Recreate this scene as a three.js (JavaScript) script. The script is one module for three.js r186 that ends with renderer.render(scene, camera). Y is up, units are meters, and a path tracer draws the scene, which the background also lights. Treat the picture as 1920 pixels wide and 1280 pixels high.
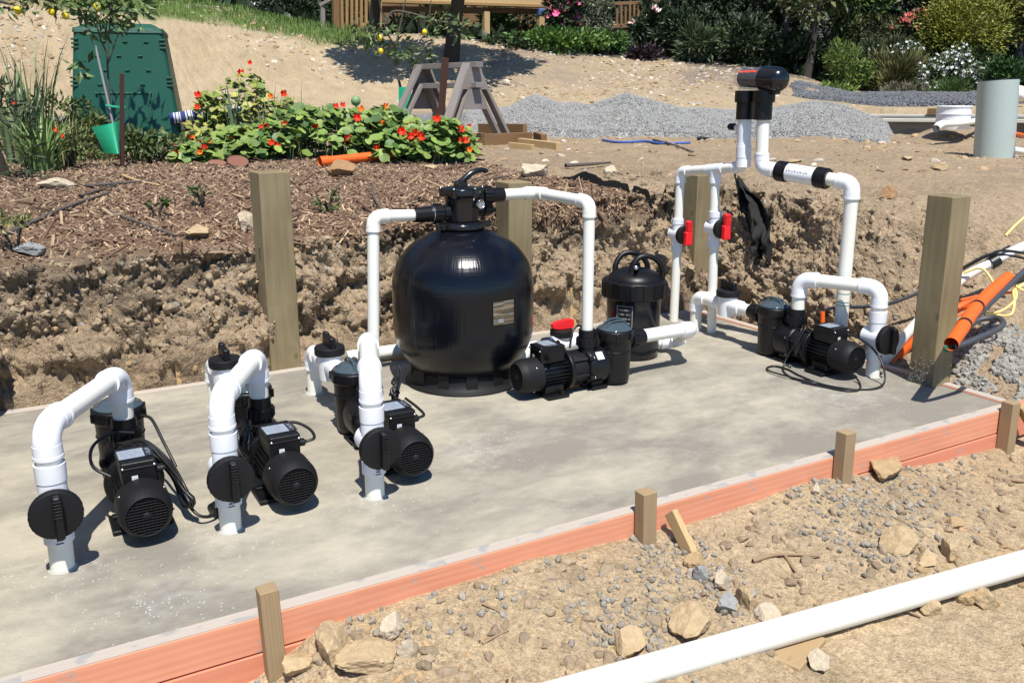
import * as THREE from 'three';
import { Sky } from 'three/addons/objects/Sky.js';
import { RoundedBoxGeometry } from 'three/addons/geometries/RoundedBoxGeometry.js';
import { mergeGeometries, mergeVertices } from 'three/addons/utils/BufferGeometryUtils.js';

// ---------------------------------------------------------------- camera, sky, sun, exposure
const scene = new THREE.Scene();
const V = (x, y, z) => new THREE.Vector3(x, y, z);
const CAM = V(-3.431, 1.208, 3.900);
const camera = new THREE.PerspectiveCamera(45.34, 1.5, 0.05, 300);
camera.setViewOffset(2088, 1392, 84, 112, 1920, 1280);
camera.position.copy(CAM);
camera.rotation.order = 'YXZ';
camera.rotation.set(-13.358 * Math.PI / 180, -29.464 * Math.PI / 180, -0.147 * Math.PI / 180);
camera.updateProjectionMatrix();
const renderer = new THREE.WebGLRenderer({ antialias: true });
renderer.toneMapping = THREE.LinearToneMapping;
renderer.toneMappingExposure = 1.4;
renderer.shadowMap.enabled = true;
const SUN = V(-0.125, 0.885, 0.448).normalize();
const sky = new Sky(); sky.name = 'sky'; sky.scale.setScalar(250);
sky.userData = { kind: 'structure' };
sky.material.uniforms.sunPosition.value.copy(SUN);
sky.material.uniforms.turbidity.value = 3;
sky.material.uniforms.rayleigh.value = 1.2;
sky.material.uniforms.mieCoefficient.value = 0.004;
scene.add(sky);
scene.environmentIntensity = 0.075;
const sun = new THREE.DirectionalLight(new THREE.Color(1, 0.955, 0.87), 4.5);
sun.name = 'sun'; sun.position.copy(SUN).multiplyScalar(40).add(V(0, 0, -4)); sun.target.position.set(0, 0, -4);
sun.castShadow = true; sun.shadow.radius = 1; sun.shadow.mapSize.set(4096, 4096);
Object.assign(sun.shadow.camera, { left: -20, right: 20, top: 20, bottom: -20, near: 1, far: 90 });
scene.add(sun, sun.target);

// ---------------------------------------------------------------- helpers
function mulberry(a) { return () => { a |= 0; a = a + 0x6D2B79F5 | 0; let t = Math.imul(a ^ a >>> 15, 1 | a); t = t + Math.imul(t ^ t >>> 7, 61 | t) ^ t; return ((t ^ t >>> 14) >>> 0) / 4294967296; }; }
const rnd = mulberry(20231);
const rr = (a, b) => a + (b - a) * rnd();
const clamp = (x, a = 0, b = 1) => Math.min(b, Math.max(a, x));
const sst = (a, b, x) => { const t = clamp((x - a) / (b - a)); return t * t * (3 - 2 * t); };
const mix = (a, b, t) => a + (b - a) * t;
function table(x, ts) { if (x <= ts[0][0]) return ts[0][1]; for (let i = 1; i < ts.length; i++) if (x <= ts[i][0]) return mix(ts[i - 1][1], ts[i][1], (x - ts[i - 1][0]) / (ts[i][0] - ts[i - 1][0])); return ts[ts.length - 1][1]; }
const PERM = new Uint16Array(4096 * 2); { const r = mulberry(77); for (let i = 0; i < 4096; i++) PERM[i] = i; for (let i = 4095; i > 0; i--) { const j = r() * (i + 1) | 0; [PERM[i], PERM[j]] = [PERM[j], PERM[i]]; } for (let i = 0; i < 4096; i++) PERM[i + 4096] = PERM[i]; }
const hsh = (x, y, z) => PERM[(PERM[(PERM[x & 4095] + y) & 4095] + z) & 4095] / 4095;
function noise(x, y, z = 0) {
  const xi = Math.floor(x), yi = Math.floor(y), zi = Math.floor(z); let u = x - xi, v = y - yi, w = z - zi;
  u = u * u * (3 - 2 * u); v = v * v * (3 - 2 * v); w = w * w * (3 - 2 * w);
  const L = (a, b, t) => a + (b - a) * t;
  return L(L(L(hsh(xi, yi, zi), hsh(xi + 1, yi, zi), u), L(hsh(xi, yi + 1, zi), hsh(xi + 1, yi + 1, zi), u), v),
    L(L(hsh(xi, yi, zi + 1), hsh(xi + 1, yi, zi + 1), u), L(hsh(xi, yi + 1, zi + 1), hsh(xi + 1, yi + 1, zi + 1), u), v), w) * 2 - 1;
}
function fbm(x, y, z, o = 4, g = 0.5) { let s = 0, a = 1, n = 0; for (let i = 0; i < o; i++) { s += a * noise(x, y, z); n += a; a *= g; x = x * 2.03 + 17.1; y = y * 2.03 + 5.3; z = z * 2.03 + 9.7; } return s / n; }
// distance to the nearest cell point: lumps and clods
function cells(x, y, z) {
  const xi = Math.floor(x), yi = Math.floor(y), zi = Math.floor(z); let m = 9;
  for (let i = -1; i < 2; i++) for (let j = -1; j < 2; j++) for (let k = -1; k < 2; k++) {
    const a = xi + i, b = yi + j, c = zi + k, h = hsh(a, b, c), h2 = hsh(a + 71, b + 13, c + 5), h3 = hsh(a + 9, b + 201, c + 33);
    const d = (a + h - x) ** 2 + (b + h2 - y) ** 2 + (c + h3 - z) ** 2; if (d < m) m = d;
  }
  return Math.sqrt(m);
}
// crumbled earth: every cell is a clod with its own height and its own tilted face
function clods(x, y, z) {
  const xi = Math.floor(x), yi = Math.floor(y), zi = Math.floor(z); let m = 9, o = 0;
  for (let i = -1; i < 2; i++) for (let j = -1; j < 2; j++) for (let k = -1; k < 2; k++) {
    const a = xi + i, b = yi + j, c = zi + k, dx = x - a - hsh(a, b, c), dy = y - b - hsh(a + 71, b + 13, c + 5), dz = z - c - hsh(a + 9, b + 201, c + 33), d = dx * dx + dy * dy + dz * dz;
    if (d < m) { m = d; o = hsh(a + 5, b + 3, c + 77) - 0.5 + 0.9 * (dx * (hsh(a, b + 50, c) - 0.5) + dy * (hsh(a, b, c + 90) - 0.25) + dz * (hsh(a + 31, b, c) - 0.5)); }
  }
  return o;
}
const counts = {};
function numbered(n) { const k = counts[n] = (counts[n] ?? -1) + 1; return k ? `${n}_${String(k).padStart(3, '0')}` : n; }
function merge(list) {
  const out = [];
  for (let g of [list].flat(9)) {
    if (g.index) g = g.toNonIndexed();
    for (const k of Object.keys(g.attributes)) if (!['position', 'normal', 'uv', 'color'].includes(k)) g.deleteAttribute(k);
    if (!g.attributes.uv) g.setAttribute('uv', new THREE.BufferAttribute(new Float32Array(g.attributes.position.count * 2), 2));
    if (!g.attributes.normal) g.computeVertexNormals();
    out.push(g);
  }
  return out.length === 1 ? out[0] : mergeGeometries(out);
}
function part(name, geoms, m, parent, label) {
  const o = new THREE.Mesh(merge(geoms), m); o.name = parent === scene ? numbered(name) : name; o.castShadow = o.receiveShadow = true;
  if (label) o.userData.label = label;
  if (/^(bolt|pencil_ring|raised_lettering|red_print|size_mark|grille|plates)$/.test(name) && [geoms].flat(9).length > 1) o.userData.kind = 'stuff';
  parent.add(o); return o;
}
function tag(o, label, category, group) { o.userData = { ...o.userData, label, category }; if (group) o.userData.group = group; return o; }
function thing(name, label, category, p = [0, 0, 0], turn = 0, group) {
  const o = new THREE.Group(); o.name = numbered(name); scene.add(o); o.position.set(...p); o.rotation.y = turn; return tag(o, label, category, group);
}
function single(name, label, category, geoms, m, p, turn = 0, group) {
  const o = part(name, geoms, m, scene); if (p) o.position.set(...p); o.rotation.y = turn; return tag(o, label, category, group);
}
function structure(o) { o.userData.kind = 'structure'; return o; }
function stuff(o) { o.userData.kind = 'stuff'; return o; }
function copyOf(root, name, label, p, turn, group) {
  const r = root.clone(); r.name = numbered(name); scene.add(r); if (p) r.position.set(...p); if (turn !== undefined) r.rotation.y = turn; r.userData = { ...root.userData, label }; if (group) r.userData.group = group; return r;
}
// geometry builders
const vv = p => Array.isArray(p) ? V(...p) : p.clone();
function cyl(a, b, r1, r2 = r1, seg = 24, open = false) {
  a = vv(a); b = vv(b); const d = b.clone().sub(a), L = d.length();
  const g = new THREE.CylinderGeometry(r2, r1, L, seg, 1, open);
  const q = new THREE.Quaternion().setFromUnitVectors(V(0, 1, 0), d.normalize());
  g.applyQuaternion(q); g.translate((a.x + b.x) / 2, (a.y + b.y) / 2, (a.z + b.z) / 2); return g;
}
function lathe(prof, seg = 40) { return new THREE.LatheGeometry(prof.map(([r, y]) => new THREE.Vector2(Math.max(r, 1e-5), y)), seg); }
// lathe turned so that its axis runs along +x / +z
const alongX = g => { g.rotateZ(-Math.PI / 2); return g; };
const alongZ = g => { g.rotateX(Math.PI / 2); return g; };
const mv = (g, x, y, z) => { g.translate(x, y, z); return g; };
function rbox(w, h, d, x = 0, y = 0, z = 0, r = 0.004, s = 2) { const g = new RoundedBoxGeometry(w, h, d, s, Math.min(r, w / 2.01, h / 2.01, d / 2.01)); g.translate(x, y, z); return g; }
function bar(a, b, w, h, r = 0.002, roll = 0) { // a squared timber from a to b
  a = vv(a); b = vv(b); const L = a.distanceTo(b); const g = rbox(w, L, h, 0, 0, 0, r, 1); if (roll) g.rotateY(roll); grainUV(g, 1);
  const d = b.clone().sub(a).normalize(); const m = new THREE.Matrix4(); const xz = Math.abs(d.y) > 0.999 ? V(0, 0, 1) : V(0, 1, 0).cross(d).normalize();
  const z = Math.abs(d.y) > 0.999 ? V(0, 0, 1) : xz; const x = d.clone().cross(z).normalize().negate(); const zz = x.clone().cross(d);
  m.makeBasis(x, d, zz); g.applyMatrix4(m); g.translate((a.x + b.x) / 2, (a.y + b.y) / 2, (a.z + b.z) / 2); return g;
}
// uv in metres: v runs along the chosen axis of the timber
function grainUV(g, axis) {
  const p = g.attributes.position, n = g.attributes.normal, u = new Float32Array(p.count * 2), o = rnd() * 3, o2 = rnd() * 3;
  for (let i = 0; i < p.count; i++) {
    const q = [p.getX(i), p.getY(i), p.getZ(i)], m = [Math.abs(n.getX(i)), Math.abs(n.getY(i)), Math.abs(n.getZ(i))];
    let k = 0; for (let c = 0; c < 3; c++) if (m[c] > m[k]) k = c;
    const others = [0, 1, 2].filter(c => c !== k); const va = k === axis ? others[1] : axis; const ua = others.find(c => c !== va);
    u[2 * i] = q[ua] + o + k * 0.37; u[2 * i + 1] = (k === axis ? q[va] * 0.3 : q[va]) + o2;
  }
  g.setAttribute('uv', new THREE.BufferAttribute(u, 2)); return g;
}
function tube(pts, r, seg = 40, rad = 8, closed = false) {
  const c = new THREE.CatmullRomCurve3(pts.map(vv), closed, 'centripetal'); return new THREE.TubeGeometry(c, seg, r, rad, closed);
}
function taper(pts, r0, r1, seg = 24, rad = 7) {
  const c = new THREE.CatmullRomCurve3(pts.map(vv), false, 'centripetal'); const g = new THREE.TubeGeometry(c, seg, 1, rad, false); const p = g.attributes.position;
  for (let i = 0; i <= seg; i++) { const o = c.getPointAt(i / seg), r = mix(r0, r1, i / seg); for (let j = 0; j <= rad; j++) { const k = i * (rad + 1) + j; p.setXYZ(k, o.x + (p.getX(k) - o.x) * r, o.y + (p.getY(k) - o.y) * r, o.z + (p.getZ(k) - o.z) * r); } }
  g.computeVertexNormals(); return g;
}
class Path3 extends THREE.Curve { constructor(f) { super(); this.f = f; } getPoint(t, o = new THREE.Vector3()) { return o.copy(this.f(t)); } }
// a moulded pipe elbow about a corner, with a socket at either end; returns geometry
function elbowAt(c, pin, pout, r, bend = r * 1.25, socket = r * 1.1) {
  c = vv(c); const a = vv(pin).sub(c).normalize(), b = vv(pout).sub(c).normalize();
  const R = r * 1.17, half = Math.acos(clamp(a.dot(b), -1, 1)) / 2, t = bend / Math.tan(half);
  const p0 = c.clone().addScaledVector(a, t), p1 = c.clone().addScaledVector(b, t); const bis = a.clone().add(b).normalize(); const ctr = c.clone().addScaledVector(bis, bend / Math.sin(half));
  const v0 = p0.clone().sub(ctr), v1 = p1.clone().sub(ctr), ang = v0.angleTo(v1), ax = v0.clone().cross(v1).normalize();
  const curve = new Path3(k => ctr.clone().add(v0.clone().applyAxisAngle(ax, ang * k)));
  const g = [new THREE.TubeGeometry(curve, 16, R * 0.985, 28, false)];
  for (const [p, d] of [[p0, a], [p1, b]]) { const e = p.clone().addScaledVector(d, socket); g.push(cyl(p.clone().addScaledVector(d, -0.002), e, R * 1.01, R * 1.03, 28)); g.push(cyl(e.clone().addScaledVector(d, -0.007), e.clone().addScaledVector(d, 0.0008), R * 1.06, R * 1.06, 28)); }
  return { g, t: t + socket };
}
// a glued run of plastic pipe through the points: pipes and elbows become parts of root
function run(root, pts, r, pm, em, opt = {}) {
  pts = pts.map(vv); const trim = pts.map(() => 0);
  for (let i = 1; i < pts.length - 1; i++) { const e = elbowAt(pts[i], pts[i - 1], pts[i + 1], r, opt.bend, opt.socket); part('elbow', e.g, em, root); trim[i] = e.t * 0.5; }
  for (let i = 0; i < pts.length - 1; i++) { const d = pts[i + 1].clone().sub(pts[i]).normalize(); part('pipe', cyl(pts[i].clone().addScaledVector(d, trim[i]), pts[i + 1].clone().addScaledVector(d, -trim[i + 1]), r, r, 28), pm, root); }
}
// ---------------------------------------------------------------- textures
function tex(w, h, fn, srgb = true) {
  const d = new Uint8Array(w * h * 4); const o = [0, 0, 0];
  for (let y = 0; y < h; y++) for (let x = 0; x < w; x++) { fn(x / w, y / h, o, x, y); const k = (y * w + x) * 4; for (let c = 0; c < 3; c++) { let v = clamp(o[c]); if (srgb) v = v <= 0.0031308 ? v * 12.92 : 1.055 * v ** (1 / 2.4) - 0.055; d[k + c] = v * 255; } d[k + 3] = 255; }
  const t = new THREE.DataTexture(d, w, h); t.wrapS = t.wrapT = THREE.RepeatWrapping; t.magFilter = THREE.LinearFilter; t.minFilter = THREE.LinearMipmapLinearFilter; t.generateMipmaps = true; if (srgb) t.colorSpace = THREE.SRGBColorSpace; t.needsUpdate = true; return t;
}
// noise that wraps over [0,1)
function wrapN(u, v, f, s = 0) { f = Math.round(f); const x = u * f, y = v * f, xi = Math.floor(x), yi = Math.floor(y); let a = x - xi, b = y - yi; a = a * a * (3 - 2 * a); b = b * b * (3 - 2 * b); const h = (i, j) => hsh(((i % f) + f) % f, ((j % f) + f) % f, 11 + s * 7 | 0); return ((h(xi, yi) * (1 - a) + h(xi + 1, yi) * a) * (1 - b) + (h(xi, yi + 1) * (1 - a) + h(xi + 1, yi + 1) * a) * b) * 2 - 1; }
function timber(base, dark, period = 0.012, knots = 1, seed = 1, wear = 0, wearAt = 0.25, ringW = 0.45) { // uv in metres, 0.5 m x 1 m tile
  const w = 256, h = 512; const t = tex(w, h, (u, v, o) => {
    let warp = noise(u * 6, v * 2.5, seed) * 0.5 + noise(u * 14, v * 5, seed + 4) * 0.15, kn = 0;
    for (let k = 0; k < 4 * knots; k++) { const kx = hsh(k, seed, 3), ky = hsh(k, seed, 9); const dx = (u - kx) * 0.5, dy = (v - ky) * 0.55; const d = Math.hypot(dx, dy); warp += Math.exp(-d * d / 0.0012) * 1.4; kn = Math.max(kn, Math.exp(-d * d / 0.00012)); }
    const ring = Math.sin((u * 0.5 / period + warp) * 6.283) * 0.5 + 0.5; const fine = noise(u * 120, v * 9, seed) * 0.5 + 0.5; const blot = fbm(u * 3, v * 4, seed + 2, 3) * 0.5 + 0.5;
    let k = clamp(ringW * ring + 0.25 * fine + (0.75 - ringW) * (blot * 1.9 - 0.45) + 0.05); k = Math.max(k - 0.1, kn);
    const st = wear ? clamp((fbm(u * 13, v * 17, seed + 20, 4) - wearAt) * 6) * wear : 0;
    for (let c = 0; c < 3; c++) o[c] = mix(mix(base[c], dark[c], k), 0.33 - c * 0.012, st);
  });
  t.repeat.set(2, 1); return t;
}
const std = (o) => new THREE.MeshStandardMaterial(o);
const phys = (o) => new THREE.MeshPhysicalMaterial(o);
const col = (r, g, b) => new THREE.Color().setRGB(r, g, b);
// ---------------------------------------------------------------- materials
const grit = tex(512, 512, (u, v, o) => { const a = wrapN(u, v, 60) * 0.5 + wrapN(u, v, 150, 3) * 0.5 + (hsh(u * 512 | 0, v * 512 | 0, 5) - 0.5) * 0.5; const k = 0.5 + a * 0.4; o[0] = o[1] = o[2] = k; }, false);
const scuff = tex(512, 512, (u, v, o) => { const a = clamp(0.5 + wrapN(u, v, 14) * 0.3 + wrapN(u, v, 50, 5) * 0.25 + (hsh(u * 512 | 0, v * 512 | 0, 8) - 0.5) * 0.15); o[0] = o[1] = o[2] = a; }, false);
const timberMat = (base, dark, o = {}) => { const t = timber(base, dark, o.period, o.knots, o.seed, o.wear, o.wearAt, o.ring); return std({ map: t, bumpMap: t, bumpScale: o.bump ?? 0.0012, roughness: o.rough ?? 0.85 }); };
const M = {
  pvc: phys({ color: col(0.80, 0.79, 0.72), roughness: 0.34, specularIntensity: 0.9 }),
  fitting: phys({ color: col(0.80, 0.81, 0.84), roughness: 0.3, specularIntensity: 0.9 }),
  black: phys({ color: col(0.005, 0.005, 0.006), specularIntensity: 0.75, roughness: 0.4, bumpMap: grit, bumpScale: 0.0001 }),
  blackMatt: phys({ color: col(0.008, 0.008, 0.009), specularIntensity: 0.6, roughness: 0.6, bumpMap: grit, bumpScale: 0.0002 }),
  blackGloss: phys({ color: col(0.008, 0.009, 0.012), roughness: 0.2 }),
  hole: std({ color: col(0.004, 0.004, 0.004), roughness: 1 }),
  cord: phys({ color: col(0.012, 0.012, 0.013), roughness: 0.4 }),
  lid: phys({ color: col(0.13, 0.19, 0.23), roughness: 0.08, transmission: 0.6, thickness: 0, ior: 1.5 }),
  basket: std({ color: col(0.07, 0.13, 0.17), roughness: 0.6 }),
  red: phys({ color: col(0.85, 0.018, 0.025), roughness: 0.4 }),
  steel: std({ color: col(0.75, 0.75, 0.74), roughness: 0.25, metalness: 1 }),
  orange: phys({ color: col(0.82, 0.13, 0.015), roughness: 0.45 }),
  greyTube: phys({ color: col(0.05, 0.055, 0.065), roughness: 0.5 }),
  yellow: phys({ color: col(0.85, 0.68, 0.22), roughness: 0.5 }),
  blue: phys({ color: col(0.05, 0.12, 0.42), roughness: 0.5 }),
  cloth: std({ color: col(0.014, 0.013, 0.012), roughness: 0.9, side: THREE.DoubleSide, bumpMap: grit, bumpScale: 0.001 }),
  guard: phys({ color: col(0.02, 0.42, 0.22), roughness: 0.4, transmission: 0.25, thickness: 0, side: THREE.DoubleSide }),
  binGreen: phys({ color: col(0.012, 0.085, 0.052), roughness: 0.42, bumpMap: scuff, bumpScale: 0.0008 }),
  paleGrey: phys({ color: col(0.36, 0.43, 0.40), roughness: 0.45, bumpMap: scuff, bumpScale: 0.0008 }),
  form: timberMat([0.74, 0.325, 0.195], [0.57, 0.205, 0.115], { period: 0.02, knots: 0.5, ring: 0.3, seed: 3, bump: 0.0008, wear: 0.7, wearAt: 0.46 }),
  form2: timberMat([0.70, 0.27, 0.16], [0.56, 0.19, 0.11], { period: 0.026, knots: 0.25, ring: 0.3, seed: 8, bump: 0.0008, wear: 0.7, wearAt: 0.46 }),
  formTop: timberMat([0.48, 0.41, 0.345], [0.42, 0.37, 0.32], { period: 0.02, knots: 0.25, seed: 13, wear: 1 }),
  post: timberMat([0.28, 0.225, 0.125], [0.145, 0.105, 0.052], { ring: 0.16, period: 0.045, knots: 1, seed: 21, bump: 0.001 }),
  stake: timberMat([0.37, 0.265, 0.15], [0.26, 0.175, 0.09], { period: 0.009, knots: 0.5, seed: 31 }),
  pale: timberMat([0.56, 0.40, 0.21], [0.44, 0.29, 0.13], { period: 0.012, knots: 0.5, seed: 41 }),
  grey: timberMat([0.30, 0.265, 0.245], [0.165, 0.135, 0.12], { period: 0.012, knots: 0.5, seed: 51 }),
  brown: timberMat([0.26, 0.15, 0.065], [0.15, 0.08, 0.035], { period: 0.014, knots: 0.5, seed: 61 }),
  deck: timberMat([0.40, 0.25, 0.10], [0.26, 0.15, 0.06], { period: 0.015, knots: 0.5, seed: 71 }),
  rust: std({ color: col(0.055, 0.018, 0.012), roughness: 0.8 }),
  bark: std({ color: col(0.12, 0.10, 0.085), roughness: 0.95, bumpMap: scuff, bumpScale: 0.004 }),
  darkBark: std({ color: col(0.045, 0.036, 0.028), roughness: 0.95 }),
  root: std({ color: col(0.30, 0.20, 0.12), roughness: 0.9 }),
};
// drum skin: wound filament lines
const wound = tex(256, 1024, (u, v, o) => { const k = 0.5 + 0.12 * noise(u * 3, v * 160, 2) + 0.34 * noise(u * 120, v * 5, 4) + 0.12 * wrapN(u, v, 12, 7); o[0] = o[1] = o[2] = k; }, false);
M.drum = phys({ color: col(0.004, 0.005, 0.008), roughness: 0.2, bumpMap: wound, bumpScale: 0.0008, specularIntensity: 0.8 });
// cast concrete: blotches, trowel marks, pale specks of spilt cement
const SPILLS = [[0.18, 1.46, 0.2], [0.62, 1.46, 0.2], [1.06, 1.45, 0.22], [1.19, 0.36, 0.1], [3.45, 1.38, 0.16], [3.34, 0.13, 0.1], [3.37, 0.42, 0.12], [2.94, 0.62, 0.16], [1.5, 1.25, 0.3], [3.1, 1.5, 0.35], [0.4, 1.75, 0.25], [3.3, 0.33, 0.12]];
const slabTex = tex(2048, 1088, (u, v, o, px, py) => {
  const x = u * 3.6, z = v * 1.9; // metres, x from the left edge
  const wx = x + fbm(x * 1.3, z * 1.3, 3, 3) * 0.25, wz = z + fbm(x * 1.3, z * 1.3, 8, 3) * 0.25;
  let k = fbm(wx * 2.3, wz * 3.2, 1, 6, 0.66) * 1.35 + 0.46 - 0.45 * sst(2.75, 3.3, x) * sst(0.9, 1.3, z) - 0.3 * (1 - sst(0.25, 0.7, z)) ; // pale bleached patches
  k += fbm(x * 5, z * 16, 5, 3) * 0.34 + fbm(x * 28, z * 40, 6, 2) * 0.16;
  const c1 = [0.425, 0.385, 0.298], c0 = [0.232, 0.211, 0.174];
  k = clamp(k); const f = (hsh(px, py, 2) - 0.5) * 0.035;
  for (let c = 0; c < 3; c++) o[c] = mix(c0[c], c1[c], k) + f;
  let sp = 0; for (const [sx, sz, r] of SPILLS) { const d = Math.hypot(x - sx, (z - sz)); if (d < r) { const q = 1 - d / r; if (hsh(px >> 1, py >> 1, 14) > 1 - 0.04 * q && noise(x * 60, z * 60, 4) > 0.05) sp = 1; sp = Math.max(sp, clamp(q * 1.3 - 0.62 + noise(x * 45, z * 45, 9) * 0.5) * 0.22); } }
  if (hsh(px >> 1, py >> 1, 33) > 0.9985 && noise(x * 9, z * 9, 2) > 0.1) sp = 0.8;
  for (let c = 0; c < 3; c++) o[c] = mix(o[c], 0.55 - c * 0.015, sp);
});
// ---------------------------------------------------------------- the lie of the land
const SX0 = -3.6, SX1 = 0, SZ0 = 0, SZ1 = 1.9; // the slab
const polar = (x, z) => { const dx = x - CAM.x, dz = CAM.z - z; return [Math.hypot(dx, dz), Math.atan2(dx, dz) * 57.2958]; };
const fromPolar = (D, a) => [CAM.x + D * Math.sin(a / 57.2958), CAM.z - D * Math.cos(a / 57.2958)];
const bankTop = a => table(a, [[-8, 3.0], [0, 2.95], [8, 2.78], [18, 2.36], [22, 2.25], [25, 2.22], [33, 1.99], [40, 1.81], [46, 1.6], [50, 1.32], [56, 1.2], [70, 1.2]]);
function yard(x, z) {
  const [D, a] = polar(x, z); const ac = clamp(a, -40, 75);
  let y = table(D, [[2.5, 0.52], [4.25, 0.615], [5, 0.735], [6.3, 0.80], [8.5, 0.86], [10.6, 0.91], [11.6, 1.02], [12.6, 1.1]]);
  y += 0.13 * sst(6.6, 8.2, D) * (1 - sst(6, 16, ac)) * (1 - sst(9.5, 12, D));
  if (D > 12) y = mix(y, bankTop(ac), sst(12.2, 15.6, D));
  y += 0.09 * Math.max(0, D - 15.5) + 0.5 * Math.max(0, D - 24) - 0.42 * Math.max(0, D - 42);
  y -= 0.5 * sst(10.25, 10.6, D) * (1 - sst(12.2, 12.5, D)) * sst(50.3, 51.2, ac) * (1 - sst(75, 85, ac)); // the dug pool
  y -= 0.07 * sst(7.6, 9, D) * (1 - sst(10.5, 11, D)) * sst(48, 50.5, ac); y += 0.12 * sst(8.6, 9.3, D) * (1 - sst(9.6, 10.2, D)) * sst(52.6, 55, ac) * (1 - sst(56.6, 57.4, ac)); // spoil on its rim
  y += 0.05 * fbm(x * 0.7, z * 0.7, 4, 3) * sst(5, 8, D);
  return y;
}
const frontY = (x, z, d) => table(x, [[-4, -0.24], [-3.3, -0.19], [-3.05, -0.165], [-2.9, -0.085], [-2.6, -0.06], [-2.05, -0.06], [-1.7, -0.085], [-1.2, -0.06], [-0.95, -0.085], [-0.6, -0.135], [-0.2, -0.165], [0.5, -0.19], [3, -0.2]]) * (1 - 0.35 * sst(0.1, 0.5, d)) - 0.075 * sst(0.05, 0.5, d) - 0.05 * sst(0.35, 0.9, d) + 0.035 * fbm(x * 1.1, z * 1.1, 7, 3) * sst(0, 0.4, d) + 0.022 * fbm(x * 3.5, z * 3.5, 2, 3);
function bankMask(x, z) { return 1 - sst(1.66, 2.02, z + (x > 0 ? -0.10 * Math.min(x, 3) : 0) + (x < -3.6 ? -0.1 : 0)); }
function H(x, z) {
  const dx = Math.max(SX0 - x, x - SX1, 0), dz = Math.max(SZ0 - z, z - SZ1, 0), d = Math.hypot(dx, dz);
  const m = bankMask(x, z); let y = 0;
  if (m > 0) {
    let w = 0.17; if (x > SX1) { const side = clamp(dx / (d + 1e-6)); w = mix(0.17, mix(0.40, 1.7, sst(0.95, 1.75, z)), side * side); }
    if (x < SX0 && z > -0.05) w = 0.12;
    w *= 1 + 0.25 * noise(x * 3, z * 3, 5);
    const t = (d - 0.055) / w; const top = 0.9; let g = t <= 0 ? 0 : t < 1 ? top * Math.pow(t, 0.75) : top + (1 - top) * (1 - Math.exp(-(t - 1) * 0.9));
    if (x > SX1 && z > 0.8) g = mix(g, t <= 0 ? 0 : t < 1 ? 0.8 * t : 0.8 + 0.2 * (1 - Math.exp(-(t - 1) * 1.0)), sst(0.8, 1.5, z));
    y += m * (-0.03 + (yard(x, z) + 0.03) * g);
  }
  if (m < 1) y += (1 - m) * frontY(x, z, d);
  return y;
}
const mulchLimit = a => table(a, [[-10, 6.8], [10, 6.75], [20, 6.6], [27, 6.3], [31, 5.5], [40, 5.05], [41.5, 3]]);
// grid: columns run round the slab, rows run outward
const cols = [];
const side = (x0, z0, x1, z1, nx, nz, n) => { for (let i = 0; i < n; i++) cols.push([mix(x0, x1, i / n), mix(z0, z1, i / n), nx, nz]); };
const turnAt = (x, z, a0, a1, n) => { for (let i = 0; i < n; i++) { const a = mix(a0, a1, i / n) * Math.PI / 180; cols.push([x, z, Math.cos(a), Math.sin(a)]); } };
side(SX0, SZ1, SX0, SZ0, -1, 0, 60); turnAt(SX0, SZ0, 180, 270, 40); side(SX0, SZ0, SX1, SZ0, 0, -1, 440); turnAt(SX1, SZ0, 270, 360, 170);
side(SX1, SZ0, SX1, SZ1, 1, 0, 140); turnAt(SX1, SZ1, 0, 90, 110); side(SX1, SZ1, SX0, SZ1, 0, 1, 260); turnAt(SX0, SZ1, 90, 180, 30);
cols.push(cols[0]);
const rows = []; { let d = 0.047; while (d < 70) { rows.push(d); d += d < 0.33 ? 0.0045 : d < 1 ? 0.012 : d < 4 ? 0.03 : d < 14 ? 0.1 : d * 0.03; } }
const NC = cols.length, NR = rows.length;
const b0 = y => noise(y * 9, 4, 2);
const gp = new Float32Array(NC * NR * 3), gc = new Float32Array(NC * NR * 3), gu = new Float32Array(NC * NR * 2), gflag = new Float32Array(NC * NR);
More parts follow.
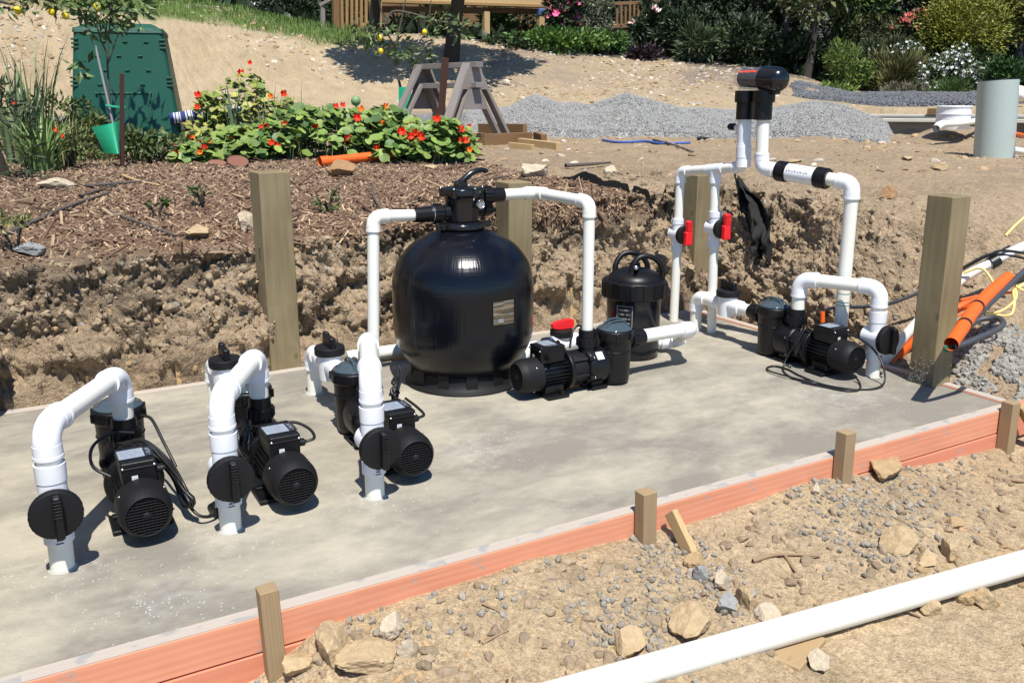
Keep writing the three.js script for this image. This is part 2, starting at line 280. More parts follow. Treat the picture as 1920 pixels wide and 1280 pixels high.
{
  let sAcc = 0;
  for (let i = 0; i < NC; i++) {
    const [cx, cz, nx, nz] = cols[i]; if (i) sAcc += Math.max(Math.hypot(cx - cols[i - 1][0], cz - cols[i - 1][1]), 0.006); let arc = 0, py = 0, pd = 0;
    for (let j = 0; j < NR; j++) {
      const d = rows[j], x = cx + nx * d, z = cz + nz * d, y = H(x, z), k = i * NR + j; const [D, a] = polar(x, z);
      const e = 0.01, hx = (H(x + e, z) - H(x - e, z)) / (2 * e), hz = (H(x, z + e) - H(x, z - e)) / (2 * e); const n = V(-hx, 1, -hz).normalize();
      const steep = 1 - n.y, m = bankMask(x, z); let q = 0;
      if (d < 9) {
        const near = 1 - sst(5, 9, d); const face = sst(0.12, 0.5, steep) * m;
        const calm = x > 0.15 ? 1 - 0.6 * sst(0.35, 0.9, z) : 1; const wx = x + 0.05 * noise(x * 9, y * 9, z * 9), wy = y + 0.05 * noise(x * 9 + 40, y * 9, z * 9); q += 0.85 * face * calm * (0.10 * fbm(x * 3.2, y * 4.5, z * 3.2, 4, 0.55) + 0.055 * clods(wx * 7, wy * 9, z * 7) + 0.045 * clods(wx * 17, wy * 21, z * 17) + 0.022 * clods(x * 42, y * 48, z * 42) - 0.045 * sst(0.15, 0.4, noise(x * 6.5, y * 9, z * 6.5)) + 0.006 * fbm(x * 90, y * 90, z * 90, 2));
        q += (1 - face) * near * (0.012 * fbm(x * 7, 3, z * 7, 4) + 0.008 * (0.5 - cells(x * 26, 1, z * 26)) * (d < 3.2 ? 1 : 0) + 0.004 * fbm(x * 60, 4, z * 60, 2));
        const lip = sst(0.25, 0.4, d) * (1 - sst(0.5, 1.0, d)) * m; q += lip * 0.03 * fbm(x * 10, y * 10, z * 10, 3);
      } else q += 0.05 * fbm(x * 1.6, 2, z * 1.6, 4) + (D > 12 ? 0.05 * fbm(x * 3, 7, z * 3, 4) : 0);
      if (d < 0.10) q *= sst(0.03, 0.10, d);
      gp[k * 3] = x + n.x * q; gp[k * 3 + 1] = y + n.y * q; gp[k * 3 + 2] = z + n.z * q;
      if (nx < -0.05 && z < 0.16) gp[k * 3] += 0.115 * (1 - sst(0.02, 0.15, z + 0.03 * b0(y))) * -nx * sst(0.02, 0.1, y);
      if (j) arc += Math.hypot(d - pd, y - py); py = y; pd = d; gu[k * 2] = cx + nx * arc; gu[k * 2 + 1] = cz + nz * arc;
      // earth colours
      const b1 = fbm(x * 1.3, y * 2, z * 1.3, 4), b2 = fbm(x * 6, y * 6, z * 6, 3), b3 = noise(x * 30, y * 30, z * 30);
      let c;
      if (m < 0.5) c = [0.46 + 0.06 * b1, 0.35 + 0.055 * b1, 0.218 + 0.05 * b1];
      else c = [0.345 + 0.08 * b1, 0.26 + 0.065 * b1, 0.172 + 0.05 * b1];
      if (x > 0.1 && m > 0.5) { const t2 = sst(0.5, 2.5, d); c = [mix(c[0], 0.385, t2), mix(c[1], 0.292, t2), mix(c[2], 0.19, t2)]; }
      let fl = 0;
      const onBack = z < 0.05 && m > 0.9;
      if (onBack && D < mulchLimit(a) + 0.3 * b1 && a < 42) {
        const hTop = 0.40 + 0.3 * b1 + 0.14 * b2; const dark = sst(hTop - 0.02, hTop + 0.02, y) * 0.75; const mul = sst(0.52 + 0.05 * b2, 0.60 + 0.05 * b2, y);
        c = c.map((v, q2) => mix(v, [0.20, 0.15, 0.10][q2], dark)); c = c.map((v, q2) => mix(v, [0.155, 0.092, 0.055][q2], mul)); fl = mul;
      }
      if (D > 10.6 && D < 12.4 && a < 29 && a > -5) { const g = sst(10.6, 10.9, D + b2 * 0.3) * (1 - sst(11.7, 12.2, D + b2 * 0.3)); c = c.map((v, q2) => mix(v, [0.21, 0.22, 0.225][q2], g)); }
      if (D > 12.2) c = [0.46 + 0.08 * b1, 0.36 + 0.07 * b1, 0.232 + 0.06 * b1];
      if (D > 12.2 && a > 28 && a < 50) { const t3 = clamp(0.55 + b1 * 1.8 + b2 * 0.5) * sst(13.0, 14.4, D + b2); c = [mix(c[0], 0.27, t3), mix(c[1], 0.215, t3), mix(c[2], 0.17, t3)]; }
      const lawn = a < 21 ? sst(14.6, 14.9, D + 0.4 * b1 + 0.25 * b2) : sst(15.2, 15.9, D + 0.5 * b1); if (lawn > 0) { const g = a < 21 ? [0.10 + 0.04 * b1, 0.165 + 0.04 * b1, 0.035] : [0.05, 0.045, 0.028]; c = c.map((v, q2) => mix(v, g[q2], lawn)); }
      if (D > 21) c = [0.018, 0.026, 0.012];
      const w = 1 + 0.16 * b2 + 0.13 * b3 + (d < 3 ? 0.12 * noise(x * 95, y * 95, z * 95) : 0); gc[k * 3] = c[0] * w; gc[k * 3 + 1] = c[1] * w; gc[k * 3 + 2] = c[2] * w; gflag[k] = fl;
    }
  }
  for (let j = 0; j < NR; j++) for (let c = 0; c < 3; c++) { gp[((NC - 1) * NR + j) * 3 + c] = gp[j * 3 + c]; }
}
const gidx = new Uint32Array((NC - 1) * (NR - 1) * 6); { let o = 0; for (let i = 0; i < NC - 1; i++) for (let j = 0; j < NR - 1; j++) { const a = i * NR + j, b = a + NR; gidx[o++] = a; gidx[o++] = a + 1; gidx[o++] = b; gidx[o++] = b; gidx[o++] = a + 1; gidx[o++] = b + 1; } }
const groundGeo = new THREE.BufferGeometry();
groundGeo.setAttribute('position', new THREE.BufferAttribute(gp, 3)); groundGeo.setAttribute('uv', new THREE.BufferAttribute(gu, 2)); groundGeo.setAttribute('color', new THREE.BufferAttribute(gc, 3)); groundGeo.setIndex(new THREE.BufferAttribute(gidx, 1)); groundGeo.computeVertexNormals();
const gn = groundGeo.attributes.normal.array;
const earthMap = tex(1024, 1024, (u, v, o, px, py) => { const k = 0.80 + wrapN(u, v, 90) * 0.14 + wrapN(u, v, 260, 4) * 0.18 + (hsh(px, py, 3) - 0.5) * 0.16; o[0] = k; o[1] = k * 0.985; o[2] = k * 0.96; });
const earthBump = tex(1024, 1024, (u, v, o, px, py) => { o[0] = o[1] = o[2] = 0.5 + wrapN(u, v, 70) * 0.22 + wrapN(u, v, 200, 4) * 0.2 + (hsh(px, py, 3) - 0.5) * 0.12; }, false);
earthMap.repeat.set(1.15, 1.15); earthBump.repeat.set(1.15, 1.15);
const earthM = std({ map: earthMap, bumpMap: earthBump, bumpScale: 0.009, vertexColors: true, roughness: 1 });
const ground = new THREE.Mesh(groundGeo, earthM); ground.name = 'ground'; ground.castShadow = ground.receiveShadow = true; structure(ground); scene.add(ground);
// height of the finished ground under a point
const GH = new Map(); for (let k = 0; k < NC * NR; k++) { const x = gp[k * 3], z = gp[k * 3 + 2]; if (Math.abs(x + 2) > 9 || z > 5 || z < -8) continue; const key = Math.floor(x * 8) * 4096 + Math.floor(z * 8); let l = GH.get(key); if (!l) GH.set(key, l = []); l.push(k); }
function groundAt(x, z) {
  let best = 1, y = null; const cx = Math.floor(x * 8), cz = Math.floor(z * 8);
  for (let i = -1; i < 2; i++) for (let j = -1; j < 2; j++) for (const k of GH.get((cx + i) * 4096 + cz + j) ?? []) { const d = (gp[k * 3] - x) ** 2 + (gp[k * 3 + 2] - z) ** 2; if (d < best) { best = d; y = gp[k * 3 + 1]; } }
  return y ?? H(x, z);
}
// scattering over the finished ground: density(x, y, z, normalY, flag, D, a, d) per square metre
function scatterOn(density, total, place) {
  const cum = new Float64Array((NC - 1) * (NR - 1)); let s = 0, q = 0;
  for (let i = 0; i < NC - 1; i++) for (let j = 0; j < NR - 1; j++, q++) {
    const k = i * NR + j, x = gp[k * 3], y = gp[k * 3 + 1], z = gp[k * 3 + 2]; const [D, a] = polar(x, z);
    if (a > -16 && a < 72 && D < 40 && D > 0.6) {
      const w = density(x, y, z, gn[k * 3 + 1], gflag[k], D, a, rows[j]);
      if (w > 0) { const b = k + NR; const ux = gp[b * 3] - x, uy = gp[b * 3 + 1] - y, uz = gp[b * 3 + 2] - z, wx = gp[k * 3 + 3] - x, wy = gp[k * 3 + 4] - y, wz = gp[k * 3 + 5] - z; s += w * Math.hypot(uy * wz - uz * wy, uz * wx - ux * wz, ux * wy - uy * wx); }
    }
    cum[q] = s;
  }
  const n = Math.min(total, Math.round(s)); const P = V(), N = V();
  for (let t = 0; t < n; t++) {
    const r = rnd() * s; let lo = 0, hi = cum.length - 1; while (lo < hi) { const md = (lo + hi) >> 1; if (cum[md] < r) lo = md + 1; else hi = md; }
    const i = lo / (NR - 1) | 0, j = lo % (NR - 1), k = i * NR + j, b = k + NR; const f = rnd(), g = rnd();
    P.set(0, 0, 0); N.set(0, 0, 0); for (const [w, id] of [[(1 - f) * (1 - g), k], [f * (1 - g), b], [(1 - f) * g, k + 1], [f * g, b + 1]]) { P.x += w * gp[id * 3]; P.y += w * gp[id * 3 + 1]; P.z += w * gp[id * 3 + 2]; N.x += w * gn[id * 3]; N.y += w * gn[id * 3 + 1]; N.z += w * gn[id * 3 + 2]; }
    place(P, N.normalize());
  }
  return n;
}
function instances(name, geo, m, list, parent = scene) { // list of [Matrix4, Color]
  const o = new THREE.InstancedMesh(geo, m, list.length); list.forEach(([mat, c], i) => { o.setMatrixAt(i, mat); if (c) o.setColorAt(i, c); });
  o.name = parent === scene ? numbered(name) : name; o.castShadow = o.receiveShadow = true; parent.add(o); return stuff(o);
}
const YUP = V(0, 1, 0);
function lay(P, N, sx, sy, sz, tilt = 0.2, sink = 0) { // sits on the surface, turned at random
  const q = new THREE.Quaternion().setFromUnitVectors(YUP, V(N.x + rr(-tilt, tilt), N.y, N.z + rr(-tilt, tilt)).normalize()); q.multiply(new THREE.Quaternion().setFromAxisAngle(YUP, rnd() * 6.283));
  return new THREE.Matrix4().compose(V(P.x + N.x * sink, P.y + N.y * sink, P.z + N.z * sink), q, V(sx, sy, sz));
}
// irregular stones
function stoneGeo(seed, detail = 3, cuts = 9, rough = 0.05, keep = 0.62) {
  const g0 = new THREE.IcosahedronGeometry(1, detail); g0.deleteAttribute('uv'); g0.deleteAttribute('normal'); const g = mergeVertices(g0, 1e-4); const p = g.attributes.position, r = mulberry(seed * 7919 + 3), pl = [];
  for (let i = 0; i < cuts; i++) pl.push([V(r() - 0.5, r() - 0.5, r() - 0.5).normalize(), keep + r() * (0.95 - keep)]);
  const v = V(); for (let i = 0; i < p.count; i++) { v.fromBufferAttribute(p, i); for (const [n, d] of pl) { const e = v.dot(n) - d; if (e > 0) v.addScaledVector(n, -e * 0.97); } const k = 1 + rough * fbm(v.x * 3 + seed, v.y * 3, v.z * 3, 3) + rough * 0.45 * fbm(v.x * 11 + seed, v.y * 11, v.z * 11, 3); p.setXYZ(i, v.x * k, v.y * k, v.z * k); }
  g.computeVertexNormals(); const u = new Float32Array(p.count * 2); for (let i = 0; i < p.count; i++) { u[2 * i] = p.getX(i) + p.getZ(i) * 0.3; u[2 * i + 1] = p.getY(i) + p.getZ(i); } g.setAttribute('uv', new THREE.BufferAttribute(u, 2)); return g;
}
const dustMap = tex(256, 256, (u, v, o, x, y) => { const k = 0.86 + wrapN(u, v, 10) * 0.2 + wrapN(u, v, 45, 2) * 0.12 + (hsh(x, y, 4) - 0.5) * 0.1; o[0] = k; o[1] = k * 0.99; o[2] = k * 0.97; });
const stoneM = (r, g, b) => std({ color: col(r, g, b), vertexColors: true, roughness: 0.95 });
function mottled(g, s = 1) { const p = g.attributes.position, c = new Float32Array(p.count * 3); for (let i = 0; i < p.count; i++) { const x = p.getX(i) * s, y = p.getY(i) * s, z = p.getZ(i) * s; const k = 0.92 + 0.22 * fbm(x * 3, y * 3, z * 3, 4) + 0.12 * noise(x * 16, y * 16, z * 16); c[i * 3] = k; c[i * 3 + 1] = k * (0.99 + 0.02 * noise(x * 2, y * 2, z * 2)); c[i * 3 + 2] = k * 0.97; } g.setAttribute('color', new THREE.BufferAttribute(c, 3)); return g; }

// ---------------------------------------------------------------- the slab and its formwork
{
  const g = new THREE.BoxGeometry(SX1 - SX0, 0.14, SZ1 - SZ0, 1, 1, 1); g.translate((SX0 + SX1) / 2, -0.07, (SZ0 + SZ1) / 2); const p = g.attributes.position, u = g.attributes.uv;
  for (let i = 0; i < p.count; i++) u.setXY(i, (p.getX(i) - SX0) / 3.6, (p.getZ(i)) / 1.9);
  slabTex.wrapS = slabTex.wrapT = THREE.ClampToEdgeWrapping;
  const slabBump = tex(512, 512, (a, b, o, x, y) => { o[0] = o[1] = o[2] = 0.5 + wrapN(a, b, 30) * 0.2 + wrapN(a, b, 110, 2) * 0.15 + (hsh(x, y, 6) - 0.5) * 0.3; }, false); slabBump.repeat.set(5, 3);
  structure(part('concrete_slab', g, std({ map: slabTex, roughness: 0.88, bumpMap: slabBump, bumpScale: 0.0022 }), scene));
}
function plank(name, label, a, b, h, t, m, topM, group) { // board on edge from a to b, y is its top
  const o = thing(name, label, 'board', [0, 0, 0], 0, group); const A = V(a[0], a[1] - h / 2, a[2]), B = V(b[0], b[1] - h / 2, b[2]);
  const d = B.clone().sub(A), L = d.length(); const g = rbox(L, h, t, 0, 0, 0, 0.003, 2); grainUV(g, 0); g.rotateY(-Math.atan2(d.z, d.x)); g.rotateZ(Math.atan2(d.y, Math.hypot(d.x, d.z)) * (d.x < 0 ? -1 : 1)); g.translate((A.x + B.x) / 2, (A.y + B.y) / 2, (A.z + B.z) / 2);
  part('plank', g, m, o);
  if (topM) { const s = rbox(L - 0.004, 0.004, t - 0.004, 0, 0, 0, 0.0015, 1); grainUV(s, 0); s.rotateY(-Math.atan2(d.z, d.x)); s.translate((A.x + B.x) / 2, a[1] + 0.0015, (A.z + B.z) / 2); part('cement_film', s, topM, o, 'thin grey film of spilt cement on the upper edge of the board'); }
  return o;
}
plank('formwork_board', 'upper pink formwork board along the front edge of the slab', [-3.75, 0.006, 1.924], [-0.02, 0.006, 1.924], 0.094, 0.045, M.form, M.formTop);
plank('formwork_board', 'lower pink formwork board half buried along the front of the slab', [-3.75, -0.092, 1.927], [-0.02, -0.092, 1.927], 0.094, 0.045, M.form2);
plank('formwork_board', 'short pink board running on past the right front corner stake', [-0.016, 0.0, 1.93], [0.75, 0.02, 1.93], 0.13, 0.045, M.form2);
plank('formwork_board', 'pink formwork board along the right edge of the slab beneath the corner post', [0.0235, 0.006, -0.02], [0.0235, 0.006, 1.895], 0.094, 0.045, M.form, M.formTop);
plank('formwork_board', 'pink formwork board along the back edge of the slab under the earth bank', [-3.62, 0.003, -0.024], [-0.03, 0.003, -0.024], 0.094, 0.045, M.formTop);
// stakes that hold the boards
function stake(label, x, z, top, bottom, w, t, lean, m = M.stake, turn = 0) {
  const g = bar([x + lean * (bottom - 0), bottom, z], [x + lean * top, top, z], w, t, 0.003); return single('timber_stake', label, 'stake', g, m);
}
stake('square timber stake nearest the camera in front of the pink formwork', -3.005, 1.973, 0.094, -0.36, 0.045, 0.045, -0.03);
stake('timber stake with a pale wedge leaning against it', -1.886, 1.973, 0.083, -0.34, 0.05, 0.045, -0.02);
stake('timber stake at the front boards below the right hand pump', -1.03, 1.973, 0.106, -0.32, 0.05, 0.045, 0.0);
stake('brown timber stake at the right front corner of the formwork', -0.085, 1.976, 0.05, -0.35, 0.05, 0.05, 0.0);
single('timber_wedge', 'pale offcut leaning as a brace against the front stake', 'brace', bar([-1.80, 0.0, 1.985], [-1.79, -0.15, 2.12], 0.045, 0.022, 0.003), M.pale);
single('timber_wedge', 'thin pale brace leaning on the right corner stake', 'brace', bar([-0.045, 0.03, 1.985], [0.10, -0.17, 2.03], 0.02, 0.045, 0.003), M.pale);
single('timber_peg', 'short square peg driven in beyond the back board at the left', 'peg', bar([-2.855, -0.1, -0.075], [-2.86, 0.115, -0.075], 0.05, 0.03, 0.002), M.pale);
single('timber_peg', 'square peg behind the back board beside the black filter canister', 'peg', bar([-0.80, -0.1, -0.075], [-0.80, 0.22, -0.075], 0.055, 0.03, 0.002), M.pale);
// big posts
function bigPost(label, x, z, h, w, d, turn, notch) {
  const g = bar([0, -0.3, 0], [0, h, 0], w, d, 0.006); const o = single('timber_post', label, 'post', g, M.post, [x, 0, z], turn); return o;
}
bigPost('tall square timber post at the left between the pump and the drum', -2.405, -0.115, 0.905, 0.142, 0.142, 0.05);
bigPost('square timber post standing behind the black filter drum', -1.135, -0.14, 0.80, 0.142, 0.142, 0.0);
bigPost('shaded timber post behind the two valves with red handles', 0.118, -0.14, 0.785, 0.142, 0.142, 0.0);
bigPost('greenish timber post at the right edge of the slab beside the orange conduit', -0.005, 1.558, 0.82, 0.118, 0.122, -0.02);
// ---------------------------------------------------------------- pumps
const plateTex = tex(128, 96, (u, v, o, x, y) => { let k = 0.42; const c = [0.40, 0.46, 0.54]; const edge = u < 0.03 || u > 0.97 || v < 0.04 || v > 0.96; let d = edge ? 0.15 : 1; if (u > 0.74) { d = (u > 0.79 && u < 0.92 && v > 0.12 && v < 0.88 && hsh(x >> 2, y >> 1, 3) > 0.55) ? 0.9 : 0.06; } else if (!edge && v > 0.1 && v < 0.9 && (y % 8) < 3 && u > 0.08 && u < 0.68 && hsh(x >> 2, y >> 3, 5) > 0.35) d = 0.45; for (let i = 0; i < 3; i++) o[i] = c[i] * d; });
const whiteTag = tex(64, 64, (u, v, o, x, y) => { const ink = v > 0.2 && v < 0.82 && u > 0.15 && u < 0.85 && (y % 9) < 3 && hsh(x >> 2, y / 9 | 0, 8) > 0.3; o[0] = o[1] = o[2] = ink ? 0.2 : 0.75; });
M.plate = std({ map: plateTex, roughness: 0.35, metalness: 0.3 }); M.tag = std({ map: whiteTag, roughness: 0.5 });
function ribbedNut(r, h, n = 14) { const g = [cyl([0, -h / 2, 0], [0, h / 2, 0], r * 0.95, r * 0.95, 28)]; for (let i = 0; i < n; i++) { const a = i / n * 6.283; g.push(rbox(r * 0.2, h * 0.9, r * 0.12, 0, 0, 0, 0.002, 1).rotateY(-a + Math.PI / 2).translate(Math.cos(a) * r * 0.97, 0, Math.sin(a) * r * 0.97)); } return merge(g); }
const dome = (r, x, y, z, nx, ny, nz) => { const g = new THREE.SphereGeometry(r, 8, 6); g.scale(1, 0.7, 1); g.applyQuaternion(new THREE.Quaternion().setFromUnitVectors(YUP, V(nx, ny, nz).normalize())); return mv(g, x, y, z); };
function makePump(name, label) {
  const t = thing(name, label, 'pump');
  const AY = 0.098;
  part('strainer_pot', [lathe([[0, 0.004], [0.055, 0.004], [0.066, 0.012], [0.068, 0.03], [0.0725, 0.15], [0.074, 0.196], [0.080, 0.200], [0.083, 0.206], [0.083, 0.236], [0.079, 0.242], [0.068, 0.242], [0.066, 0.235], [0.064, 0.16], [0, 0.16]], 48),
    ...[0, 1, 2, 3, 4, 5, 6, 7].map(i => rbox(0.012, 0.03, 0.008, 0, 0, 0, 0.002, 1).translate(0.084, 0.221, 0).rotateY(i * 0.785 + 0.3)), new THREE.TorusGeometry(0.0735, 0.0022, 6, 48).rotateX(Math.PI / 2).translate(0, 0.15, 0)], M.black, t);
  part('basket', lathe([[0, 0.20], [0.045, 0.204], [0.056, 0.222], [0.0575, 0.226], [0.054, 0.222], [0.045, 0.202]], 28), M.basket, t, 'blue green strainer basket under the clear lid');
  const lid = part('lid', lathe([[0.073, 0.241], [0.0755, 0.246], [0.073, 0.250], [0.06, 0.252], [0.052, 0.263], [0.036, 0.270], [0.014, 0.272], [0, 0.272]], 40), M.lid, t, 'clear blue tinted lid');
  part('lid_handle', [tube([[-0.055, 0.252, 0.012], [-0.04, 0.276, 0.012], [0, 0.284, 0.012], [0.04, 0.276, 0.012], [0.055, 0.252, 0.012]], 0.0052, 20, 8), tube([[-0.055, 0.252, -0.014], [-0.04, 0.272, -0.014], [0, 0.279, -0.014], [0.04, 0.272, -0.014], [0.055, 0.252, -0.014]], 0.0045, 20, 8)], M.lid, lid);
  part('inlet_union', [cyl([-0.06, 0.185, 0], [-0.085, 0.185, 0], 0.034, 0.034), alongX(ribbedNut(0.043, 0.034)).translate(-0.098, 0.185, 0), cyl([-0.11, 0.185, 0], [-0.155, 0.185, 0], 0.0355, 0.0345)], M.black, t);
  // wet end
  const X = (prof, seg = 40) => alongX(lathe(prof.map(([r, y]) => [r, y]), seg)).translate(0, AY, 0);
  const vol = part('volute', [X([[0, 0.05], [0.05, 0.052], [0.074, 0.07], [0.079, 0.085], [0.079, 0.155], [0.073, 0.170], [0.05, 0.172]]), rbox(0.06, 0.12, 0.10, 0.06, 0.10, 0, 0.02, 3), ...[0, 1, 2, 3, 4, 5].map(i => alongX(cyl([0, 0, 0], [0, 0.02, 0], 0.0095, 0.0095, 10)).translate(0.158, AY + 0.082 * Math.sin(i * 1.047 + 0.4), 0.082 * Math.cos(i * 1.047 + 0.4)))], M.black, t);
  part('bolt', [0, 1, 2, 3, 4, 5].map(i => dome(0.0055, 0.154, AY + 0.0855 * Math.sin(i * 1.047 + 0.4), 0.0855 * Math.cos(i * 1.047 + 0.4), -1, 0.4, 0.4)), M.steel, vol);
  part('discharge_union', [cyl([0.145, 0.15, 0], [0.145, 0.205, 0], 0.040, 0.034), ribbedNut(0.046, 0.036).translate(0.145, 0.205, 0), cyl([0.145, 0.21, 0], [0.145, 0.258, 0], 0.0375, 0.036)], M.black, t);
  part('adapter', [X([[0.05, 0.17], [0.066, 0.175], [0.064, 0.245], [0.058, 0.25]]), ...[0, 1, 2, 3, 4, 5].map(i => rbox(0.075, 0.012, 0.014, 0.212, 0.07, 0, 0.003, 1).rotateX(i * 1.047 + 0.2).translate(0, AY, 0))], M.blackMatt, t);
  part('flange', X([[0.05, 0.249], [0.083, 0.250], [0.085, 0.253], [0.085, 0.266], [0.082, 0.270], [0.05, 0.271]]), M.black, t);
  const fins = []; for (let i = 0; i < 26; i++) { const a = i / 26 * 6.283; if (Math.abs(a - 1.571) < 0.45) continue; fins.push(rbox(0.125, 0.013, 0.0032, 0.335, 0.0595, 0, 0.0012, 1).rotateX(-(a - 1.571)).translate(0, AY, 0)); }
  part('motor', [X([[0, 0.27], [0.056, 0.272], [0.056, 0.402], [0, 0.402]]), ...fins], M.black, t);
  const cov = part('fan_cover', [X([[0.05, 0.392], [0.0705, 0.393], [0.073, 0.397], [0.073, 0.462], [0.069, 0.480], [0.0585, 0.4965], [0.0565, 0.4975], [0.0545, 0.4955], [0.0545, 0.480]], 48)], M.blackMatt, t);
  part('dark_recess', X([[0, 0.4805], [0.056, 0.4805]]), M.hole, cov);
  const bars = []; for (let i = -6; i <= 6; i++) { const y = i * 0.0082, L = Math.sqrt(0.054 ** 2 - y * y) * 2; bars.push(rbox(0.004, 0.0030, L, 0.4925, AY + y, 0, 0.0008, 1)); } for (let i = -4; i <= 4; i++) { const z = i * 0.0118, L = Math.sqrt(0.054 ** 2 - z * z) * 2; bars.push(rbox(0.003, L, 0.0026, 0.4905, AY, z, 0.0008, 1)); }
  bars.push(X([[0, 0.4955], [0.011, 0.495], [0.012, 0.488]], 20)); part('grille', bars, M.blackMatt, cov);
  part('bolt', [[0.43, 0.6], [0.43, 2.5], [0.43, 4.2]].map(([x, a]) => dome(0.004, x, AY + 0.0735 * Math.sin(a), 0.0735 * Math.cos(a), 0, Math.sin(a), Math.cos(a))), M.steel, cov);
  const tb = part('terminal_box', [rbox(0.118, 0.055, 0.092, 0.345, 0.176, 0, 0.006, 3), rbox(0.10, 0.03, 0.07, 0.345, 0.148, 0, 0.006, 2), rbox(0.124, 0.006, 0.098, 0.345, 0.203, 0, 0.002, 1)], M.black, t);
  part('box_cover', [rbox(0.120, 0.018, 0.094, 0.345, 0.212, 0, 0.006, 3)], M.black, tb);
  part('rating_plate', mv(new THREE.PlaneGeometry(0.088, 0.066).rotateX(-Math.PI / 2).rotateY(Math.PI / 2).scale(1, 1, 1.1), 0.345, 0.2222, 0), M.plate, tb, 'silver blue rating plate');
  part('bolt', [[0.398, -0.042], [0.398, 0.042]].map(([x, z]) => dome(0.0042, x + 0.008, 0.206, z, 1, 0.3, 0)), M.steel, tb);
  part('cable_gland', [alongZ(ribbedNut(0.012, 0.02, 8)).translate(0.372, 0.176, -0.058), cyl([0.372, 0.176, -0.045], [0.372, 0.176, -0.074], 0.008, 0.006, 12)], M.black, tb);
  part('foot', [rbox(0.105, 0.012, 0.168, 0.335, 0.010, 0, 0.004, 2), rbox(0.09, 0.04, 0.10, 0.335, 0.034, 0, 0.008, 2), ...[-1, 1].map(s => rbox(0.02, 0.02, 0.03, 0.31, 0.018, 0.06 * s, 0.003, 1)), rbox(0.08, 0.012, 0.13, 0.115, 0.010, 0, 0.004, 2), rbox(0.06, 0.05, 0.09, 0.115, 0.035, 0, 0.008, 2), rbox(0.15, 0.006, 0.05, 0.22, 0.009, 0, 0.002, 1)], M.black, t);
  return t;
}
const pump0 = makePump('pool_pump', 'black pool pump at the far left with cord and plug hanging off its side');
const plate2 = part('paper_tag', mv(new THREE.PlaneGeometry(0.016, 0.018).rotateY(Math.PI / 2), 0.4045, 0.172, 0.012), M.tag, pump0.getObjectByName('terminal_box'));
const PG = 'pool pumps on the concrete slab';
pump0.userData.group = PG;
const pumpSpots = [[[-3.2, 0, 0.875], 0], [[-2.785, 0, 0.885], 0], [[-2.393, 0, 0.865], 0], [[-1.20, 0, 0.86], 1], [[-0.275, 0, 0.890], 0]];
const pumpLabels = [null, 'black pool pump second from the left with a tangle of cord behind its box', 'black pool pump third from the left standing just in front of the big drum', 'black pool pump lying sideways at the foot of the big drum', 'black pool pump at the right with a cord looped on the slab before it'];
const pumps = pumpSpots.map(([p, k], i) => { const turn = k ? Math.PI : -Math.PI / 2; if (!i) { pump0.position.set(...p); pump0.rotation.y = turn; return pump0; } return copyOf(pump0, 'pool_pump', pumpLabels[i], p, turn); });
const cordPart = (pump, paths, r = 0.0048) => part('power_cord', paths.map(p => tube(p, r, Math.max(30, p.length * 8), 8)), M.cord, pump);
